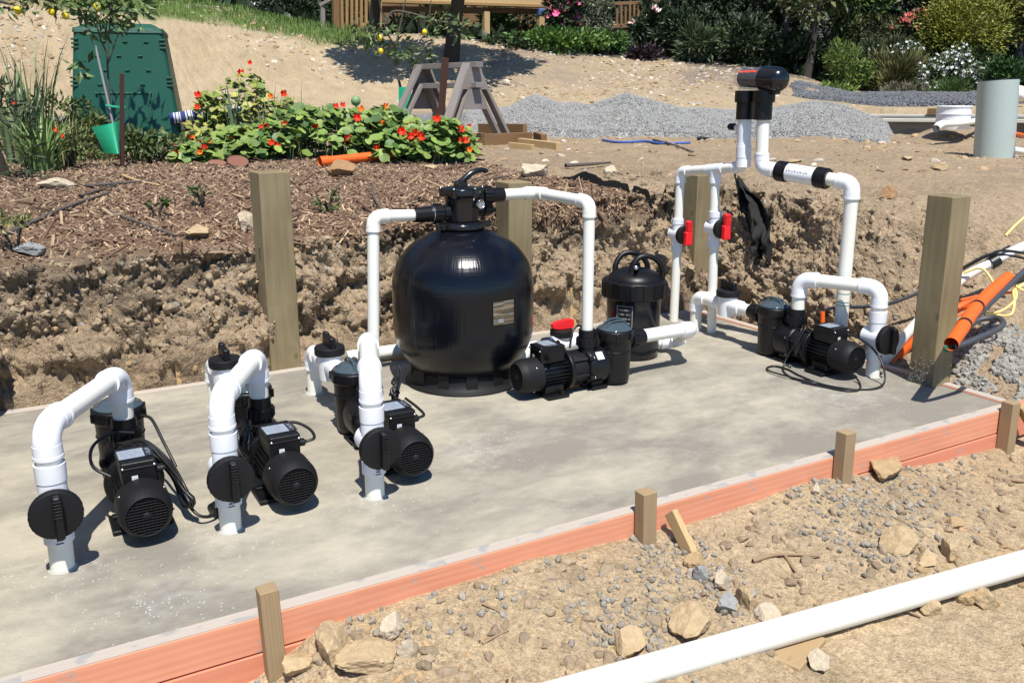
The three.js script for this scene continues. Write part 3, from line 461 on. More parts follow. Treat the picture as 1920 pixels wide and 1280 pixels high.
{ // cord bundles, each in its own pump's axes (x towards the fan, z away to the side)
  const bundle = (zx, seedv) => { const r = mulberry(seedv), P = []; for (let k = 0; k < 6; k++) { const o = () => (r() - 0.5) * 0.018; P.push([[0.19 + o(), 0.19 + o(), 0.03], [0.24 + o(), 0.205 + o(), -0.03 + o()], [0.31 + o(), 0.165 + o(), -0.085 + o()], [0.395 + o(), 0.115 + o(), -0.118 + o()], [0.425 + o(), 0.075 + o(), -0.128 + o()], [0.395 + o(), 0.055 + o(), -0.122 + o()], [0.30 + o(), 0.10 + o(), -0.105 + o()], [0.22 + o(), 0.17 + o(), -0.06 + o()]]); } return P; };
  const c1 = cordPart(pumps[0], [...bundle(1, 5), [[0.372, 0.176, 0.07], [0.34, 0.20, 0.11], [0.25, 0.225, 0.10], [0.2, 0.235, 0.04], [0.19, 0.22, -0.02]], [[0.16, 0.26, -0.05], [0.2, 0.262, -0.07], [0.27, 0.21, -0.09], [0.33, 0.15, -0.11]], [[0.40, 0.06, -0.12], [0.43, 0.03, -0.15], [0.42, 0.02, -0.19], [0.40, 0.03, -0.205]]]);
  const pl = part('plug', [alongZ(lathe([[0, -0.03], [0.012, -0.03], [0.018, -0.012], [0.021, 0.0], [0.022, 0.016], [0.020, 0.02], [0, 0.02]], 18)).translate(0, 0, 0), rbox(0.006, 0.002, 0.016, 0.006, 0, -0.034, 0.0005, 1)], M.black, c1); pl.position.set(0.395, 0.028, -0.205); pl.rotation.set(0.2, 0.5, 0);
  const b2 = (s, n, cx, cy, cz, ry, rz, tiltv) => { const r = mulberry(s), P = []; for (let k = 0; k < n; k++) { const p = [], a0 = r() * 6.28; for (let i = 0; i <= 14; i++) { const a = a0 + i / 14 * 6.1; p.push([cx + Math.cos(a) * (rz + (r() - 0.5) * 0.012) * tiltv, cy + Math.sin(a) * (ry + (r() - 0.5) * 0.014), cz + Math.cos(a) * rz * 0.5 + (r() - 0.5) * 0.02]); } P.push(p); } return P; };
  cordPart(pumps[1], [...b2(11, 5, 0.27, 0.15, 0.07, 0.062, 0.05, 0.8), [[0.372, 0.176, -0.07], [0.37, 0.18, -0.10], [0.32, 0.19, -0.105], [0.28, 0.205, -0.07], [0.26, 0.2, 0]], [[0.26, 0.2, 0.03], [0.2, 0.185, 0.06], [0.16, 0.17, 0.075], [0.19, 0.12, 0.085], [0.27, 0.09, 0.08]]]);
  cordPart(pumps[2], [...b2(17, 3, 0.19, 0.215, -0.075, 0.036, 0.05, 0.9), [[0.372, 0.176, -0.07], [0.365, 0.178, -0.095], [0.31, 0.185, -0.10], [0.25, 0.20, -0.085]], [[0.2, 0.2, -0.05], [0.16, 0.24, -0.10], [0.12, 0.275, -0.125], [0.15, 0.25, -0.12], [0.2, 0.21, -0.08]]]);
  cordPart(pumps[3], [[[0.29, 0.2, 0.03], [0.26, 0.21, 0.05], [0.235, 0.17, 0.07], [0.23, 0.12, 0.075]], [[0.2, 0.17, 0.05], [0.17, 0.24, 0.07], [0.13, 0.255, 0.08], [0.10, 0.2, 0.09], [0.08, 0.1, 0.1]]]);
  // the loop on the slab before the right hand pump (x to the fan, z to the left of it)
  cordPart(pumps[4], [[[0.20, 0.19, 0.02], [0.24, 0.19, 0.07], [0.235, 0.12, 0.10], [0.21, 0.06, 0.115], [0.22, 0.012, 0.15], [0.29, 0.006, 0.20], [0.37, 0.006, 0.215], [0.43, 0.006, 0.195], [0.445, 0.006, 0.175], [0.40, 0.008, 0.20], [0.30, 0.012, 0.235], [0.22, 0.010, 0.235], [0.17, 0.006, 0.20], [0.165, 0.006, 0.15], [0.23, 0.006, 0.135], [0.33, 0.006, 0.16], [0.47, 0.006, 0.17], [0.57, 0.006, 0.12], [0.62, 0.006, 0.03], [0.61, 0.02, -0.05], [0.57, 0.09, -0.075], [0.49, 0.15, -0.085], [0.40, 0.176, -0.075], [0.372, 0.176, -0.06]], [[0.21, 0.19, 0.0], [0.255, 0.2, 0.06], [0.25, 0.13, 0.10], [0.245, 0.07, 0.105], [0.25, 0.12, 0.085]], [[0.50, 0.02, 0.0], [0.54, 0.006, 0.02], [0.60, 0.006, 0.10], [0.585, 0.006, 0.15], [0.5, 0.006, 0.19], [0.40, 0.006, 0.225]]], 0.0042);
  const wt = part('paper_tag', mv(new THREE.PlaneGeometry(0.034, 0.036), 0, 0, 0), M.tag, pumps[3]); wt.position.set(0.118, 0.152, -0.0605); wt.rotation.set(0.72, Math.PI, 0);
}
for (const p of pumps.slice(0, 3)) for (const c of p.children) { if (['volute', 'adapter', 'flange', 'motor', 'fan_cover', 'terminal_box', 'foot', 'power_cord'].includes(c.name)) c.scale.x = 1.16; if (c.name === 'discharge_union') c.position.x = 0.023; } // the first three have the longer motor
// ---------------------------------------------------------------- white pipework with black dial valves
function dialValve(root, y, z0 = 0) { // on a riser at x = 0: white body, black dial facing +z
  const b = part('valve_body', [cyl([0, y - 0.085, z0], [0, y + 0.105, z0], 0.0355, 0.0355, 32), cyl([0, y + 0.070, z0], [0, y + 0.118, z0], 0.0375, 0.0385, 32), cyl([0, y - 0.10, z0], [0, y - 0.06, z0], 0.037, 0.037, 32), cyl([0, y, z0 - 0.052], [0, y, z0 + 0.05], 0.042, 0.044, 32), lathe([[0, -0.008], [0.036, -0.006], [0.042, 0]], 32).rotateX(Math.PI / 2).translate(0, y, z0 - 0.05)], M.fitting, root);
  const mark = []; for (const [a, c] of [[[-0.007, 0.004], [0.007, 0.004]], [[0.007, 0.004], [-0.006, -0.004]], [[-0.006, -0.004], [0.008, -0.004]]]) mark.push(cyl([a[0], y - 0.082 + a[1], z0 + 0.0372], [c[0], y - 0.082 + c[1], z0 + 0.0372], 0.0012, 0.0012, 6)); mark.push(rbox(0.018, 0.0025, 0.002, 0, y - 0.094, z0 + 0.0375, 0.0005, 1)); part('size_mark', mark, M.black, b);
  const d = part('valve_dial', [alongZ(lathe([[0.03, 0.045], [0.060, 0.046], [0.064, 0.049], [0.064, 0.070], [0.061, 0.074], [0.03, 0.076], [0, 0.076]], 40)).translate(0, y, z0), ...Array.from({ length: 28 }, (_, i) => cyl([0.0635 * Math.cos(i * 0.2244), y + 0.0635 * Math.sin(i * 0.2244), z0 + 0.05], [0.0635 * Math.cos(i * 0.2244), y + 0.0635 * Math.sin(i * 0.2244), z0 + 0.070], 0.0015, 0.0015, 5))], M.blackMatt, root);
  part('handle', [rbox(0.022, 0.118, 0.028, 0.004, y, z0 + 0.088, 0.007, 2), ...[0, 1, 2, 3, 4, 5].map(i => rbox(0.020, 0.0035, 0.005, 0.004, y + 0.048 - i * 0.0085, z0 + 0.1025, 0.001, 1))], M.black, d);
}
function dischargeRun(label, x, z, dx, dz, armY = 0.40) {
  const t = thing('discharge_pipe', label, 'pipe', [x, 0, z], 0, 'white discharge risers with black dial valves');
  run(t, [[0, 0.0, 0], [0, armY, 0], [dx, armY - 0.004, dz], [dx, 0.225, dz]], 0.0302, M.pvc, M.fitting, { bend: 0.05, socket: 0.034 });
  dialValve(t, 0.182); part('cement_collar', lathe([[0.037, 0.0005], [0.034, 0.003], [0.0315, 0.005], [0.0303, 0.006]], 20), M.crumb, t); return t;
}
M.crumb = std({ color: col(0.42, 0.41, 0.37), roughness: 1 });
dischargeRun('white pipe arch with round black dial at the far left of the slab', -3.419, 1.443, 0.219, -0.400);
dischargeRun('white pipe arch with round black dial second from the left', -2.981, 1.443, 0.196, -0.390);
dischargeRun('white pipe arch with black dial seen end on before the drum', -2.537, 1.440, 0.144, -0.407);
{ const t = dischargeRun('white pipe arch with black dial at the right end over the right pump', -0.146, 1.375, -0.129, -0.34, 0.405); }
function suctionRun(label, x, z0, z1, y = 0.185) {
  const t = thing('suction_pipe', label, 'pipe', [x, 0, z0], 0, 'white suction bends with black capped valves');
  run(t, [[0, 0, 0], [0, y, 0], [0, y, z1 - z0]], 0.0302, M.pvc, M.fitting, { bend: 0.046, socket: 0.03 });
  const vz = 0.235;
  const b = part('valve_body', [cyl([0, y, vz - 0.085], [0, y, vz + 0.085], 0.0365, 0.0365, 30), cyl([0, y, vz - 0.1], [0, y, vz - 0.065], 0.038, 0.038, 30), cyl([0, y, vz + 0.065], [0, y, vz + 0.1], 0.038, 0.038, 30), cyl([0, y - 0.055, vz], [0, y + 0.05, vz], 0.044, 0.050, 36)], M.fitting, t);
  const d = part('valve_cap', [lathe([[0.04, 0.045], [0.058, 0.046], [0.060, 0.050], [0.060, 0.074], [0.057, 0.079], [0, 0.080]], 40).translate(0, y, vz)], M.blackMatt, t);
  part('handle', [rbox(0.026, 0.05, 0.105, 0, y + 0.098, vz + 0.0, 0.01, 3), rbox(0.022, 0.03, 0.035, 0, y + 0.115, vz - 0.035, 0.008, 2)], M.black, d).geometry;
  part('cement_collar', lathe([[0.040, 0.0005], [0.036, 0.004], [0.032, 0.006], [0.0303, 0.007]], 20), M.crumb, t);
  return t;
}
suctionRun('white bend and black capped valve feeding the second pump from behind', -2.79, 0.315, 0.80);
suctionRun('white bend and black capped valve feeding the third pump from behind', -2.392, 0.352, 0.78);
suctionRun('white bend and black capped valve feeding the right hand pump', -0.277, 0.335, 0.745);
// ---------------------------------------------------------------- the big filter drum
{
  const t = thing('filter_drum', 'large glossy black filter drum with a valve head on top', 'filter', [-1.748, 0, 0.487]);
  part('base', [lathe([[0.2, 0.0], [0.262, 0.0], [0.264, 0.006], [0.258, 0.013], [0.240, 0.018], [0.232, 0.05], [0.226, 0.10], [0.2, 0.11], [0.1, 0.11]], 64), ...Array.from({ length: 12 }, (_, i) => rbox(0.010, 0.075, 0.05, 0.233, 0.05, 0, 0.004, 1).rotateY(i * 0.5236 + 0.2))], M.blackMatt, t);
  const R = 0.309; const sil = [[0.10, 0.036], [0.19, 0.040], [0.211, 0.048], [0.25, 0.097], [0.282, 0.151], [0.3025, 0.211], [0.308, 0.298], [0.3085, 0.36], [0.308, 0.428], [0.3025, 0.477], [0.29, 0.52], [0.257, 0.572], [0.2155, 0.614], [0.16, 0.646], [0.11, 0.668], [0.06, 0.676]]; const prof = new THREE.CatmullRomCurve3(sil.map(([r, y]) => V(r, y, 0)), false, 'centripetal').getSpacedPoints(60).map(q => [q.x, q.y]);
  const g = lathe(prof, 128); const p = g.attributes.position, q = V();
  for (let i = 0; i < p.count; i++) { q.fromBufferAttribute(p, i); const k = 1 + 0.004 * fbm(q.x * 9, q.y * 7, q.z * 9, 3); p.setXYZ(i, q.x * k, q.y, q.z * k); } g.computeVertexNormals(); const u = g.attributes.uv; for (let i = 0; i < u.count; i++) u.setXY(i, u.getX(i) * 6, u.getY(i) * 1.2);
  part('tank', g, M.drum, t);
  // foil plate, bowed to the drum; brown reflection streaks are painted into its map
  const fp = new THREE.CylinderGeometry(R + 0.0035, R + 0.0045, 0.098, 20, 6, true, -0.06, 0.33); const fo = tex(128, 96, (a, b, o, x, y) => { const k = 0.75 + 0.2 * noise(a * 3, b * 12, 3); const st = 0.45 + 0.55 * sst(-0.1, 0.25, noise(a * 1.5, b * 22, 6)); o[0] = k * 0.62 * st; o[1] = k * 0.55 * st; o[2] = k * 0.46 * st; if (a > 0.2 && a < 0.46 && b > 0.09 && b < 0.23) { const ink = b > 0.12 && b < 0.19 && hsh(x >> 1, 3, y >> 2) > 0.5; o[0] = ink ? 0.1 : 0.7; o[1] = ink ? 0.25 : 0.72; o[2] = ink ? 0.5 : 0.75; } });
  const wav = tex(64, 128, (a, b, o) => { o[0] = o[1] = o[2] = 0.5 + 0.5 * noise(a * 2.5, b * 26, 4); }, false);
  part('foil_plate', fp.translate(0, 0.362, 0), std({ map: fo, metalness: 0.95, roughness: 0.18, bumpMap: wav, bumpScale: 0.0012, side: THREE.DoubleSide }), t, 'shiny foil plate with painted reflection streaks and a small white tag');
  part('clamp_ring', [lathe([[0.07, 0.672], [0.098, 0.674], [0.102, 0.68], [0.102, 0.694], [0.096, 0.702], [0.07, 0.706]], 44), rbox(0.045, 0.026, 0.03, -0.108, 0.688, 0.02, 0.005, 1), rbox(0.045, 0.024, 0.03, 0.108, 0.69, 0.01, 0.005, 1), cyl([-0.11, 0.688, 0.0], [-0.11, 0.688, 0.05], 0.005, 0.005, 8)], M.blackGloss, t);
  const head = part('valve_head', [lathe([[0.05, 0.70], [0.062, 0.702], [0.070, 0.712], [0.072, 0.80], [0.078, 0.815], [0.086, 0.818], [0.088, 0.822], [0.088, 0.842], [0.083, 0.848], [0.06, 0.852], [0.03, 0.856], [0, 0.856]], 44), ...Array.from({ length: 6 }, (_, i) => cyl([0.086 * Math.cos(i * 1.047 + 0.3), 0.812, 0.086 * Math.sin(i * 1.047 + 0.3)], [0.086 * Math.cos(i * 1.047 + 0.3), 0.85, 0.086 * Math.sin(i * 1.047 + 0.3)], 0.011, 0.011, 10))], M.blackGloss, t);
  part('bolt', Array.from({ length: 6 }, (_, i) => dome(0.006, 0.09 * Math.cos(i * 1.047 + 0.3), 0.849, 0.09 * Math.sin(i * 1.047 + 0.3), 0, 1, 0)), M.steel, head);
  const hd = part('handle', [cyl([-0.012, 0.862, -0.022], [-0.012, 0.862, 0.022], 0.016, 0.016, 16), rbox(0.05, 0.025, 0.04, -0.008, 0.86, 0, 0.006, 2), taper([[-0.015, 0.862, 0], [0.01, 0.885, 0.002], [0.045, 0.909, 0.004], [0.085, 0.920, 0.006], [0.112, 0.914, 0.008]], 0.0155, 0.0095, 20, 10), mv(new THREE.SphereGeometry(0.0095, 10, 8), 0.112, 0.914, 0.008)], M.blackGloss, head); hd.position.x = 0.004;
  const gz = V(0.35, 0.06, 0.93).normalize(); const gq = new THREE.Quaternion().setFromUnitVectors(YUP, gz);
  const place = (g2, x, y, z) => { g2.applyQuaternion(gq); return mv(g2, x, y, z); };
  const ga = part('gauge', [place(lathe([[0.008, -0.02], [0.019, -0.012], [0.021, 0.0], [0.021, 0.010], [0.0185, 0.0105], [0.0185, 0.006], [0, 0.006]], 24), 0.048, 0.782, 0.072)], M.steel, head); const gf = tex(64, 64, (a, b, o) => { const d = Math.hypot(a - 0.5, b - 0.5); const tick = d > 0.33 && d < 0.44 && Math.abs(((Math.atan2(b - 0.5, a - 0.5) / 6.283 * 20) % 1 + 1) % 1 - 0.5) < 0.12; const nd = Math.abs((a - 0.5) * 0.8 + (b - 0.5) * 0.6) < 0.02 && d < 0.3; o[0] = o[1] = o[2] = tick || nd ? 0.05 : 0.28; }); part('gauge_face', place(lathe([[0, 0.0063], [0.0183, 0.0063]], 24), 0.048, 0.782, 0.072), std({ map: gf, roughness: 0.2 }), ga);
  const port = (y, dir, len, z, nm) => { const s = dir; part(nm, [cyl([s * 0.05, y, z], [s * (0.09), y, z], 0.034, 0.034), alongX(ribbedNut(0.042, 0.042, 16)).translate(s * 0.118, y, z), cyl([s * 0.135, y, z], [s * (0.15), y, z], 0.036, 0.033), cyl([s * 0.15, y, z], [s * (0.15 + len), y, z], 0.0335, 0.031, 24)], M.black, head); };
  port(0.745, -1, 0.075, 0, 'union'); port(0.808, 1, 0.05, 0, 'union');
  part('sight_glass', [cyl([0.05, 0.742, -0.02], [0.115, 0.742, -0.045], 0.028, 0.028), cyl([0.115, 0.742, -0.045], [0.165, 0.742, -0.062], 0.032, 0.03, 20)], M.black, head);
  part('return_pipe_union_ring', cyl([-0.139, 0.745, 0], [-0.143, 0.745, 0], 0.0375, 0.0375, 24), M.steel, head).name = 'steel_ring';
}
{ // thinner pipe between the drum and the pump at its foot, and the return on the left
  const t = thing('filter_feed_pipe', 'slim white pipe rising from the sideways pump to the drum head', 'pipe', [-1.345, 0, 0.86]);
  run(t, [[0, 0.235, 0], [0, 0.800, 0], [-0.03, 0.808, -0.373], [-0.21, 0.808, -0.373]], 0.0243, M.pvc, M.pvc, { bend: 0.036, socket: 0.026 });
  const r = thing('filter_return_pipe', 'slim white pipe dropping from the left of the drum head', 'pipe', [-2.15, 0, 0.487]);
  run(r, [[0.19, 0.745, 0], [0, 0.752, 0], [-0.036, 0.0, 0.02]], 0.0243, M.pvc, M.pvc, { bend: 0.036, socket: 0.026 });
  const w = thing('waste_pipe', 'white pipe lying on the slab behind the drum with a red handled valve', 'pipe', [-1.165, 0.058, 0.38]);
  run(w, [[-0.98, -0.012, -0.325], [-0.58, -0.012, -0.315]], 0.0302, M.pvc, M.pvc);
  run(w, [[-0.36, -0.022, 0.16], [-0.20, 0, 0.02], [0.24, 0, 0.0]], 0.0302, M.pvc, M.fitting, { bend: 0.04, socket: 0.03 });
  part('valve_body', [cyl([-0.085, 0, 0.01], [0.085, 0, 0], 0.042, 0.042, 28), cyl([-0.1, 0, 0.01], [-0.075, 0, 0.01], 0.039, 0.039, 28), cyl([0, 0, 0], [0, 0.04, 0], 0.040, 0.046, 28)], M.fitting, w);
  part('union_ring', cyl([-0.105, 0, 0.01], [-0.085, 0, 0.01], 0.0425, 0.0425, 28), std({ color: col(0.12, 0.14, 0.20), roughness: 0.5 }), w);
  const c = part('valve_cap', lathe([[0.03, 0.034], [0.055, 0.036], [0.057, 0.04], [0.057, 0.066], [0.053, 0.07], [0, 0.07]], 36), M.blackMatt, w);
  const hs = new THREE.Shape(); hs.moveTo(0.05, 0); hs.lineTo(0.05, 0.036); hs.lineTo(0.02, 0.042); hs.lineTo(-0.05, 0.034); hs.lineTo(-0.064, 0.026); hs.lineTo(-0.064, 0.012); hs.lineTo(-0.05, 0.004); hs.lineTo(-0.02, 0); hs.closePath();
  part('handle', new THREE.ExtrudeGeometry(hs, { depth: 0.022, bevelSize: 0.003, bevelThickness: 0.003, bevelSegments: 2 }).translate(0.01, 0.073, -0.01), M.red, c);
}
// ---------------------------------------------------------------- canister with hooped lid
{
  const t = thing('filter_canister', 'upright black canister with two looped handles on its lid', 'canister', [-0.868, 0, 0.556]);
  part('body', [lathe([[0, 0.0], [0.115, 0.0], [0.124, 0.01], [0.126, 0.05], [0.129, 0.30], [0.128, 0.31]], 52)], M.blackGloss, t);
  const rg = part('lid_ring', [lathe([[0.12, 0.292], [0.146, 0.294], [0.15, 0.30], [0.152, 0.37], [0.148, 0.378], [0.12, 0.38]], 52), ...Array.from({ length: 16 }, (_, i) => rbox(0.010, 0.075, 0.022, 0.151, 0.334, 0, 0.003, 1).rotateY(i * 0.3927 + 0.1))], M.black, t);
  part('lid', lathe([[0.13, 0.376], [0.126, 0.39], [0.11, 0.408], [0.07, 0.425], [0.03, 0.432], [0, 0.432]], 48), M.black, t);
  for (const s of [-1, 1]) part('handle', tube([[-0.105, 0.37, s * 0.055 + 0.02], [-0.10, 0.44, s * 0.06 + 0.01], [-0.05, 0.488, s * 0.062], [0.03, 0.487, s * 0.06], [0.09, 0.44, s * 0.057], [0.10, 0.375, s * 0.055]].map(([x, y, z]) => [x * 0.8 + z * 0.9 * s * 0.5, y, z + x * 0.25]), 0.0135, 40, 10), M.black, t);
  part('air_valve', [cyl([0, 0.43, 0.02], [-0.06, 0.45, 0.09], 0.012, 0.010, 12), cyl([0, 0.425, 0], [0, 0.455, 0], 0.03, 0.025, 16)], M.black, t); part('bolt', dome(0.011, -0.068, 0.452, 0.098, -0.5, 0.2, 1), M.steel, t);
  const lb = tex(64, 128, (a, b, o, x, y) => { const frame = a < 0.06 || a > 0.94 || b < 0.02 || b > 0.98; const ink = (b > 0.5 ? (y % 14) < 4 : (y % 7) < 2) && a > 0.12 && a < 0.85 && hsh(x >> 2, y >> 3, 4) > 0.25; const k = b < 0.48 && b > 0.05 ? (ink ? 0.2 : 0.42) : ink ? 0.3 : 0.015; o[0] = o[1] = o[2] = frame ? 0.3 : k; });
  part('label', new THREE.CylinderGeometry(0.1305, 0.1298, 0.19, 16, 1, true, -1.30, 0.62).translate(0, 0.175, 0), std({ map: lb, roughness: 0.4, side: THREE.DoubleSide }), t, 'black and white printed label on the left of the canister');
  // low pipe between the canister and the sideways pump
  const w = thing('link_pipe', 'white pipe with two bends between the canister and the sideways pump', 'pipe', [-0.77, 0, 0.86]);
  run(w, [[-0.285, 0.187, 0], [0, 0.187, 0], [0.115, 0.055, -0.24], [0.0, 0.055, -0.285]], 0.0302, M.pvc, M.fitting, { bend: 0.042, socket: 0.03 });
}
// ---------------------------------------------------------------- manifold with two red handles and the clear cell
{
  const X = -0.243;
  const t = thing('valve_manifold', 'white pipe frame at the right with two red handled valves', 'pipe frame', [X, 0, 0.12]);
  run(t, [[-0.01, 0, 0.005], [0, 0.832, 0], [0, 0.885, 0.470], [0, 1.19, 0.462]], 0.0243, M.pvc, M.fitting, { bend: 0.036, socket: 0.028 });
  part('pipe', cyl([0.005, 0, 0.30], [0, 0.862, 0.272], 0.0243, 0.0243, 26), M.pvc, t);
  part('tee', [cyl([0, 0.853, 0.215], [0, 0.869, 0.335], 0.0295, 0.0295, 26), cyl([0, 0.862, 0.272], [0, 0.795, 0.274], 0.0292, 0.0285, 26), cyl([0, 0.815, 0.273], [0, 0.79, 0.275], 0.0305, 0.0305, 26)], M.fitting, t);
  part('riser', [cyl([0, 0.885, 0.470], [0, 1.0, 0.467], 0.037, 0.035, 28), cyl([0, 1.0, 0.467], [0, 1.185, 0.462], 0.0335, 0.034, 28), cyl([0, 0.93, 0.469], [0, 0.985, 0.468], 0.0375, 0.0375, 28)], M.fitting, t);
  part('flow_probe', [cyl([0, 1.075, 0.44], [0, 1.075, 0.405], 0.013, 0.013, 14), cyl([0, 1.04, 0.425], [0, 1.085, 0.425], 0.016, 0.012, 14)], M.fitting, t); part('probe_cap', alongZ(lathe([[0, -0.03], [0.012, -0.03], [0.017, -0.02], [0.017, 0.012], [0, 0.014]], 18)).translate(0, 1.078, 0.385), M.black, t);
  const redValve = (y, z, x0) => {
    const b = part('valve_body', [cyl([x0, y - 0.075, z], [x0, y + 0.075, z], 0.0305, 0.0305, 28), cyl([x0, y + 0.055, z], [x0, y + 0.085, z], 0.033, 0.033, 28), cyl([x0, y - 0.10, z], [x0, y - 0.05, z], 0.031, 0.031, 28), cyl([x0, y, z - 0.042], [x0, y, z + 0.04], 0.036, 0.037, 28)], M.fitting, t);
    const c = part('valve_cap', alongZ(lathe([[0.03, 0.04], [0.048, 0.041], [0.050, 0.045], [0.050, 0.064], [0.047, 0.068], [0, 0.069]], 36)).translate(x0, y, z), M.blackMatt, t);
    const s = new THREE.Shape(); s.moveTo(0.05, -0.055); s.lineTo(0.086, -0.055); s.lineTo(0.093, -0.02); s.lineTo(0.080, 0.055); s.lineTo(0.076, 0.064); s.lineTo(0.062, 0.064); s.lineTo(0.058, 0.05); s.closePath(); void s;
    const w = []; w.push(rbox(0.046, 0.075, 0.032, x0 + 0.004, y - 0.015, z + 0.085, 0.008, 2), rbox(0.034, 0.085, 0.026, x0 + 0.004, y + 0.04, z + 0.086, 0.008, 2), ...[0, 1, 2, 3, 4, 5].map(i => rbox(0.036, 0.0035, 0.005, x0 + 0.004, y + 0.072 - i * 0.009, z + 0.0995, 0.001, 1))); part('handle', w, M.red, c);
  };
  redValve(0.492, 0.0, -0.005); redValve(0.56, 0.285, 0.002);
  const u = thing('check_valve_pipe', 'white pipe from the clear cell down behind the right pump with a white check valve', 'pipe', [X, 0, 0.715]);
  const q = [0.113, 0.845, 0.45], e0 = [0, 0.888, 0]; const along = k => [mix(e0[0], q[0], k), mix(e0[1], q[1], k), mix(e0[2], q[2], k)];
  run(u, [[0, 1.19, -0.012], e0, q, [0.113, 0.0, 0.452]], 0.0302, M.pvc, M.fitting, { bend: 0.042, socket: 0.032 });
  const nutAt = (k0, k1, r) => { const a = along(k0), b = along(k1); return [cyl(a, b, r, r, 28), cyl(along(k0 + 0.012), along(k1 - 0.012), r * 1.06, r * 1.06, 18)]; };
  part('union', nutAt(0.19, 0.31, 0.046), M.black, u); part('union', nutAt(0.62, 0.75, 0.046), M.black, u);
  const cv = part('check_valve', [cyl(along(0.29), along(0.64), 0.042, 0.042, 30)], M.fitting, u, 'white check valve body with raised lettering');
  const le = []; for (let i = 0; i < 4; i++) for (const [a, b] of [[-1, 1], [1, -1]]) { const k = 0.36 + i * 0.062, c0 = along(k), c1 = along(k + 0.035); const tw = a * 0.4, tw2 = b * 0.4; const f = (c, tt) => [c[0] - 0.042 * Math.cos(tt + 0.75), c[1] + 0.042 * Math.sin(tt + 0.75), c[2]]; le.push(tube([f(c0, tw), f(along(k + 0.0175), 0), f(c1, tw2)], 0.006, 6, 5)); }
  part('raised_lettering', le, M.fitting, cv);
  part('pencil_ring', [0.285, 0.30, 0.34].map((y, i) => lathe([[0.0305, 0], [0.0306, 0.003]], 24).translate(0.113 + 0.0, y, 0.452)), std({ color: col(0.05, 0.22, 0.22), roughness: 0.8, side: THREE.DoubleSide }), u);
  // clear cell housing
  const c = thing('chlorinator_cell', 'clear and black cylinder mounted across the two tallest white pipes', 'chlorinator', [X, 1.19, 0.642]);
  for (const z of [-0.06, 0.061]) part('collar', [cyl([0, -0.075, z], [0, 0.045, z], 0.0425, 0.0425, 30), cyl([0, 0.010, z], [0, 0.062, z], 0.0525, 0.0525, 32), cyl([0, 0.006, z], [0, 0.012, z], 0.050, 0.0525, 32)], M.black, c);
  const clear = phys({ color: col(0.9, 0.9, 0.9), roughness: 0.06, transmission: 0.95, thickness: 0, ior: 1.45 });
  const Z = (prof, seg = 40) => alongZ(lathe(prof, seg)).rotateX(0.06).translate(0, 0.118, 0);
  part('clear_body', [Z([[0, -0.122], [0.03, -0.118], [0.048, -0.10], [0.052, -0.08], [0.052, 0.06]]), cyl([0, 0.05, -0.06], [0, 0.09, -0.06], 0.038, 0.038, 28, true), cyl([0, 0.05, 0.061], [0, 0.09, 0.061], 0.038, 0.038, 28, true)], clear, c);
  part('plates', [0, 1, 2, 3, 4].map(i => rbox(0.003, 0.05 + (i % 2) * 0.006, 0.13, -0.028 + i * 0.014, 0.112, -0.01, 0.0008, 1)), std({ color: col(0.035, 0.035, 0.04), roughness: 0.5, metalness: 0.5 }), c);
  part('inner_shell', Z([[0.042, -0.085], [0.044, -0.08], [0.044, 0.07], [0, 0.07]], 30), std({ color: col(0.035, 0.04, 0.055), roughness: 0.3 }), c);
  part('end_cap', [Z([[0.05, 0.055], [0.058, 0.056], [0.060, 0.06], [0.060, 0.125], [0.057, 0.15], [0.045, 0.172], [0.025, 0.184], [0, 0.187]]), rbox(0.03, 0.03, 0.035, 0, 0.058, 0.135, 0.006, 2)], M.blackGloss, c);
  const st = new THREE.CylinderGeometry(0.0525, 0.0525, 0.13, 16, 1, true, -Math.PI / 2 - 0.20 - 0.55, 0.42).rotateX(Math.PI / 2).rotateX(0.06).translate(0, 0.118, -0.015);
  const stx = tex(128, 32, (a, b, o, x, y) => { const s = b, k = a; o[0] = 0.03; o[1] = 0.035; o[2] = 0.05; }, true); void st; void stx;
  const strip = []; for (let i = 0; i < 3; i++) { const g = new THREE.CylinderGeometry(0.0528, 0.0528, 0.036, 8, 1, true, 0, 0.20); g.rotateX(Math.PI / 2); g.rotateZ(-(Math.PI - 0.80)); g.rotateX(0.06); g.translate(0, 0.118, -0.062 + i * 0.042); strip.push(g); }
  part('red_print', strip, std({ color: col(0.85, 0.06, 0.02), roughness: 0.5, side: THREE.DoubleSide }), c, 'red printed strip along the clear tube');
}
// ---------------------------------------------------------------- foliage
const leafGeo = (w = 0.42, fold = 0.1) => { const g = new THREE.BufferGeometry(); g.setAttribute('position', new THREE.BufferAttribute(new Float32Array([0, 0, 0, w / 2, 0.45, fold, 0, 0.5, 0, 0, 0, 0, 0, 0.5, 0, -w / 2, 0.45, fold, w / 2, 0.45, fold, 0, 1, -fold, 0, 0.5, 0, 0, 0.5, 0, 0, 1, -fold, -w / 2, 0.45, fold]), 3)); g.setAttribute('uv', new THREE.BufferAttribute(new Float32Array(24), 2)); g.computeVertexNormals(); return g; };
const LEAF = leafGeo(), NARROW = leafGeo(0.16, 0.04), BROAD = leafGeo(0.7, 0.12);
const roundLeaf = (() => { const g = new THREE.CircleGeometry(1, 11); const p = g.attributes.position; for (let i = 1; i < p.count; i++) p.setXYZ(i, p.getX(i) * (1 + 0.06 * Math.sin(i * 2.2)), p.getY(i) * (1 + 0.05 * Math.cos(i * 3)), 0.16 + 0.07 * Math.sin(i * 1.9)); g.rotateX(-Math.PI / 2); g.computeVertexNormals(); return g; })();
const leafM = std({ color: col(1, 1, 1), roughness: 0.55, side: THREE.DoubleSide });
const petalM = std({ color: col(1, 1, 1), roughness: 0.6, side: THREE.DoubleSide });
const qx = new THREE.Quaternion(), AX = V();
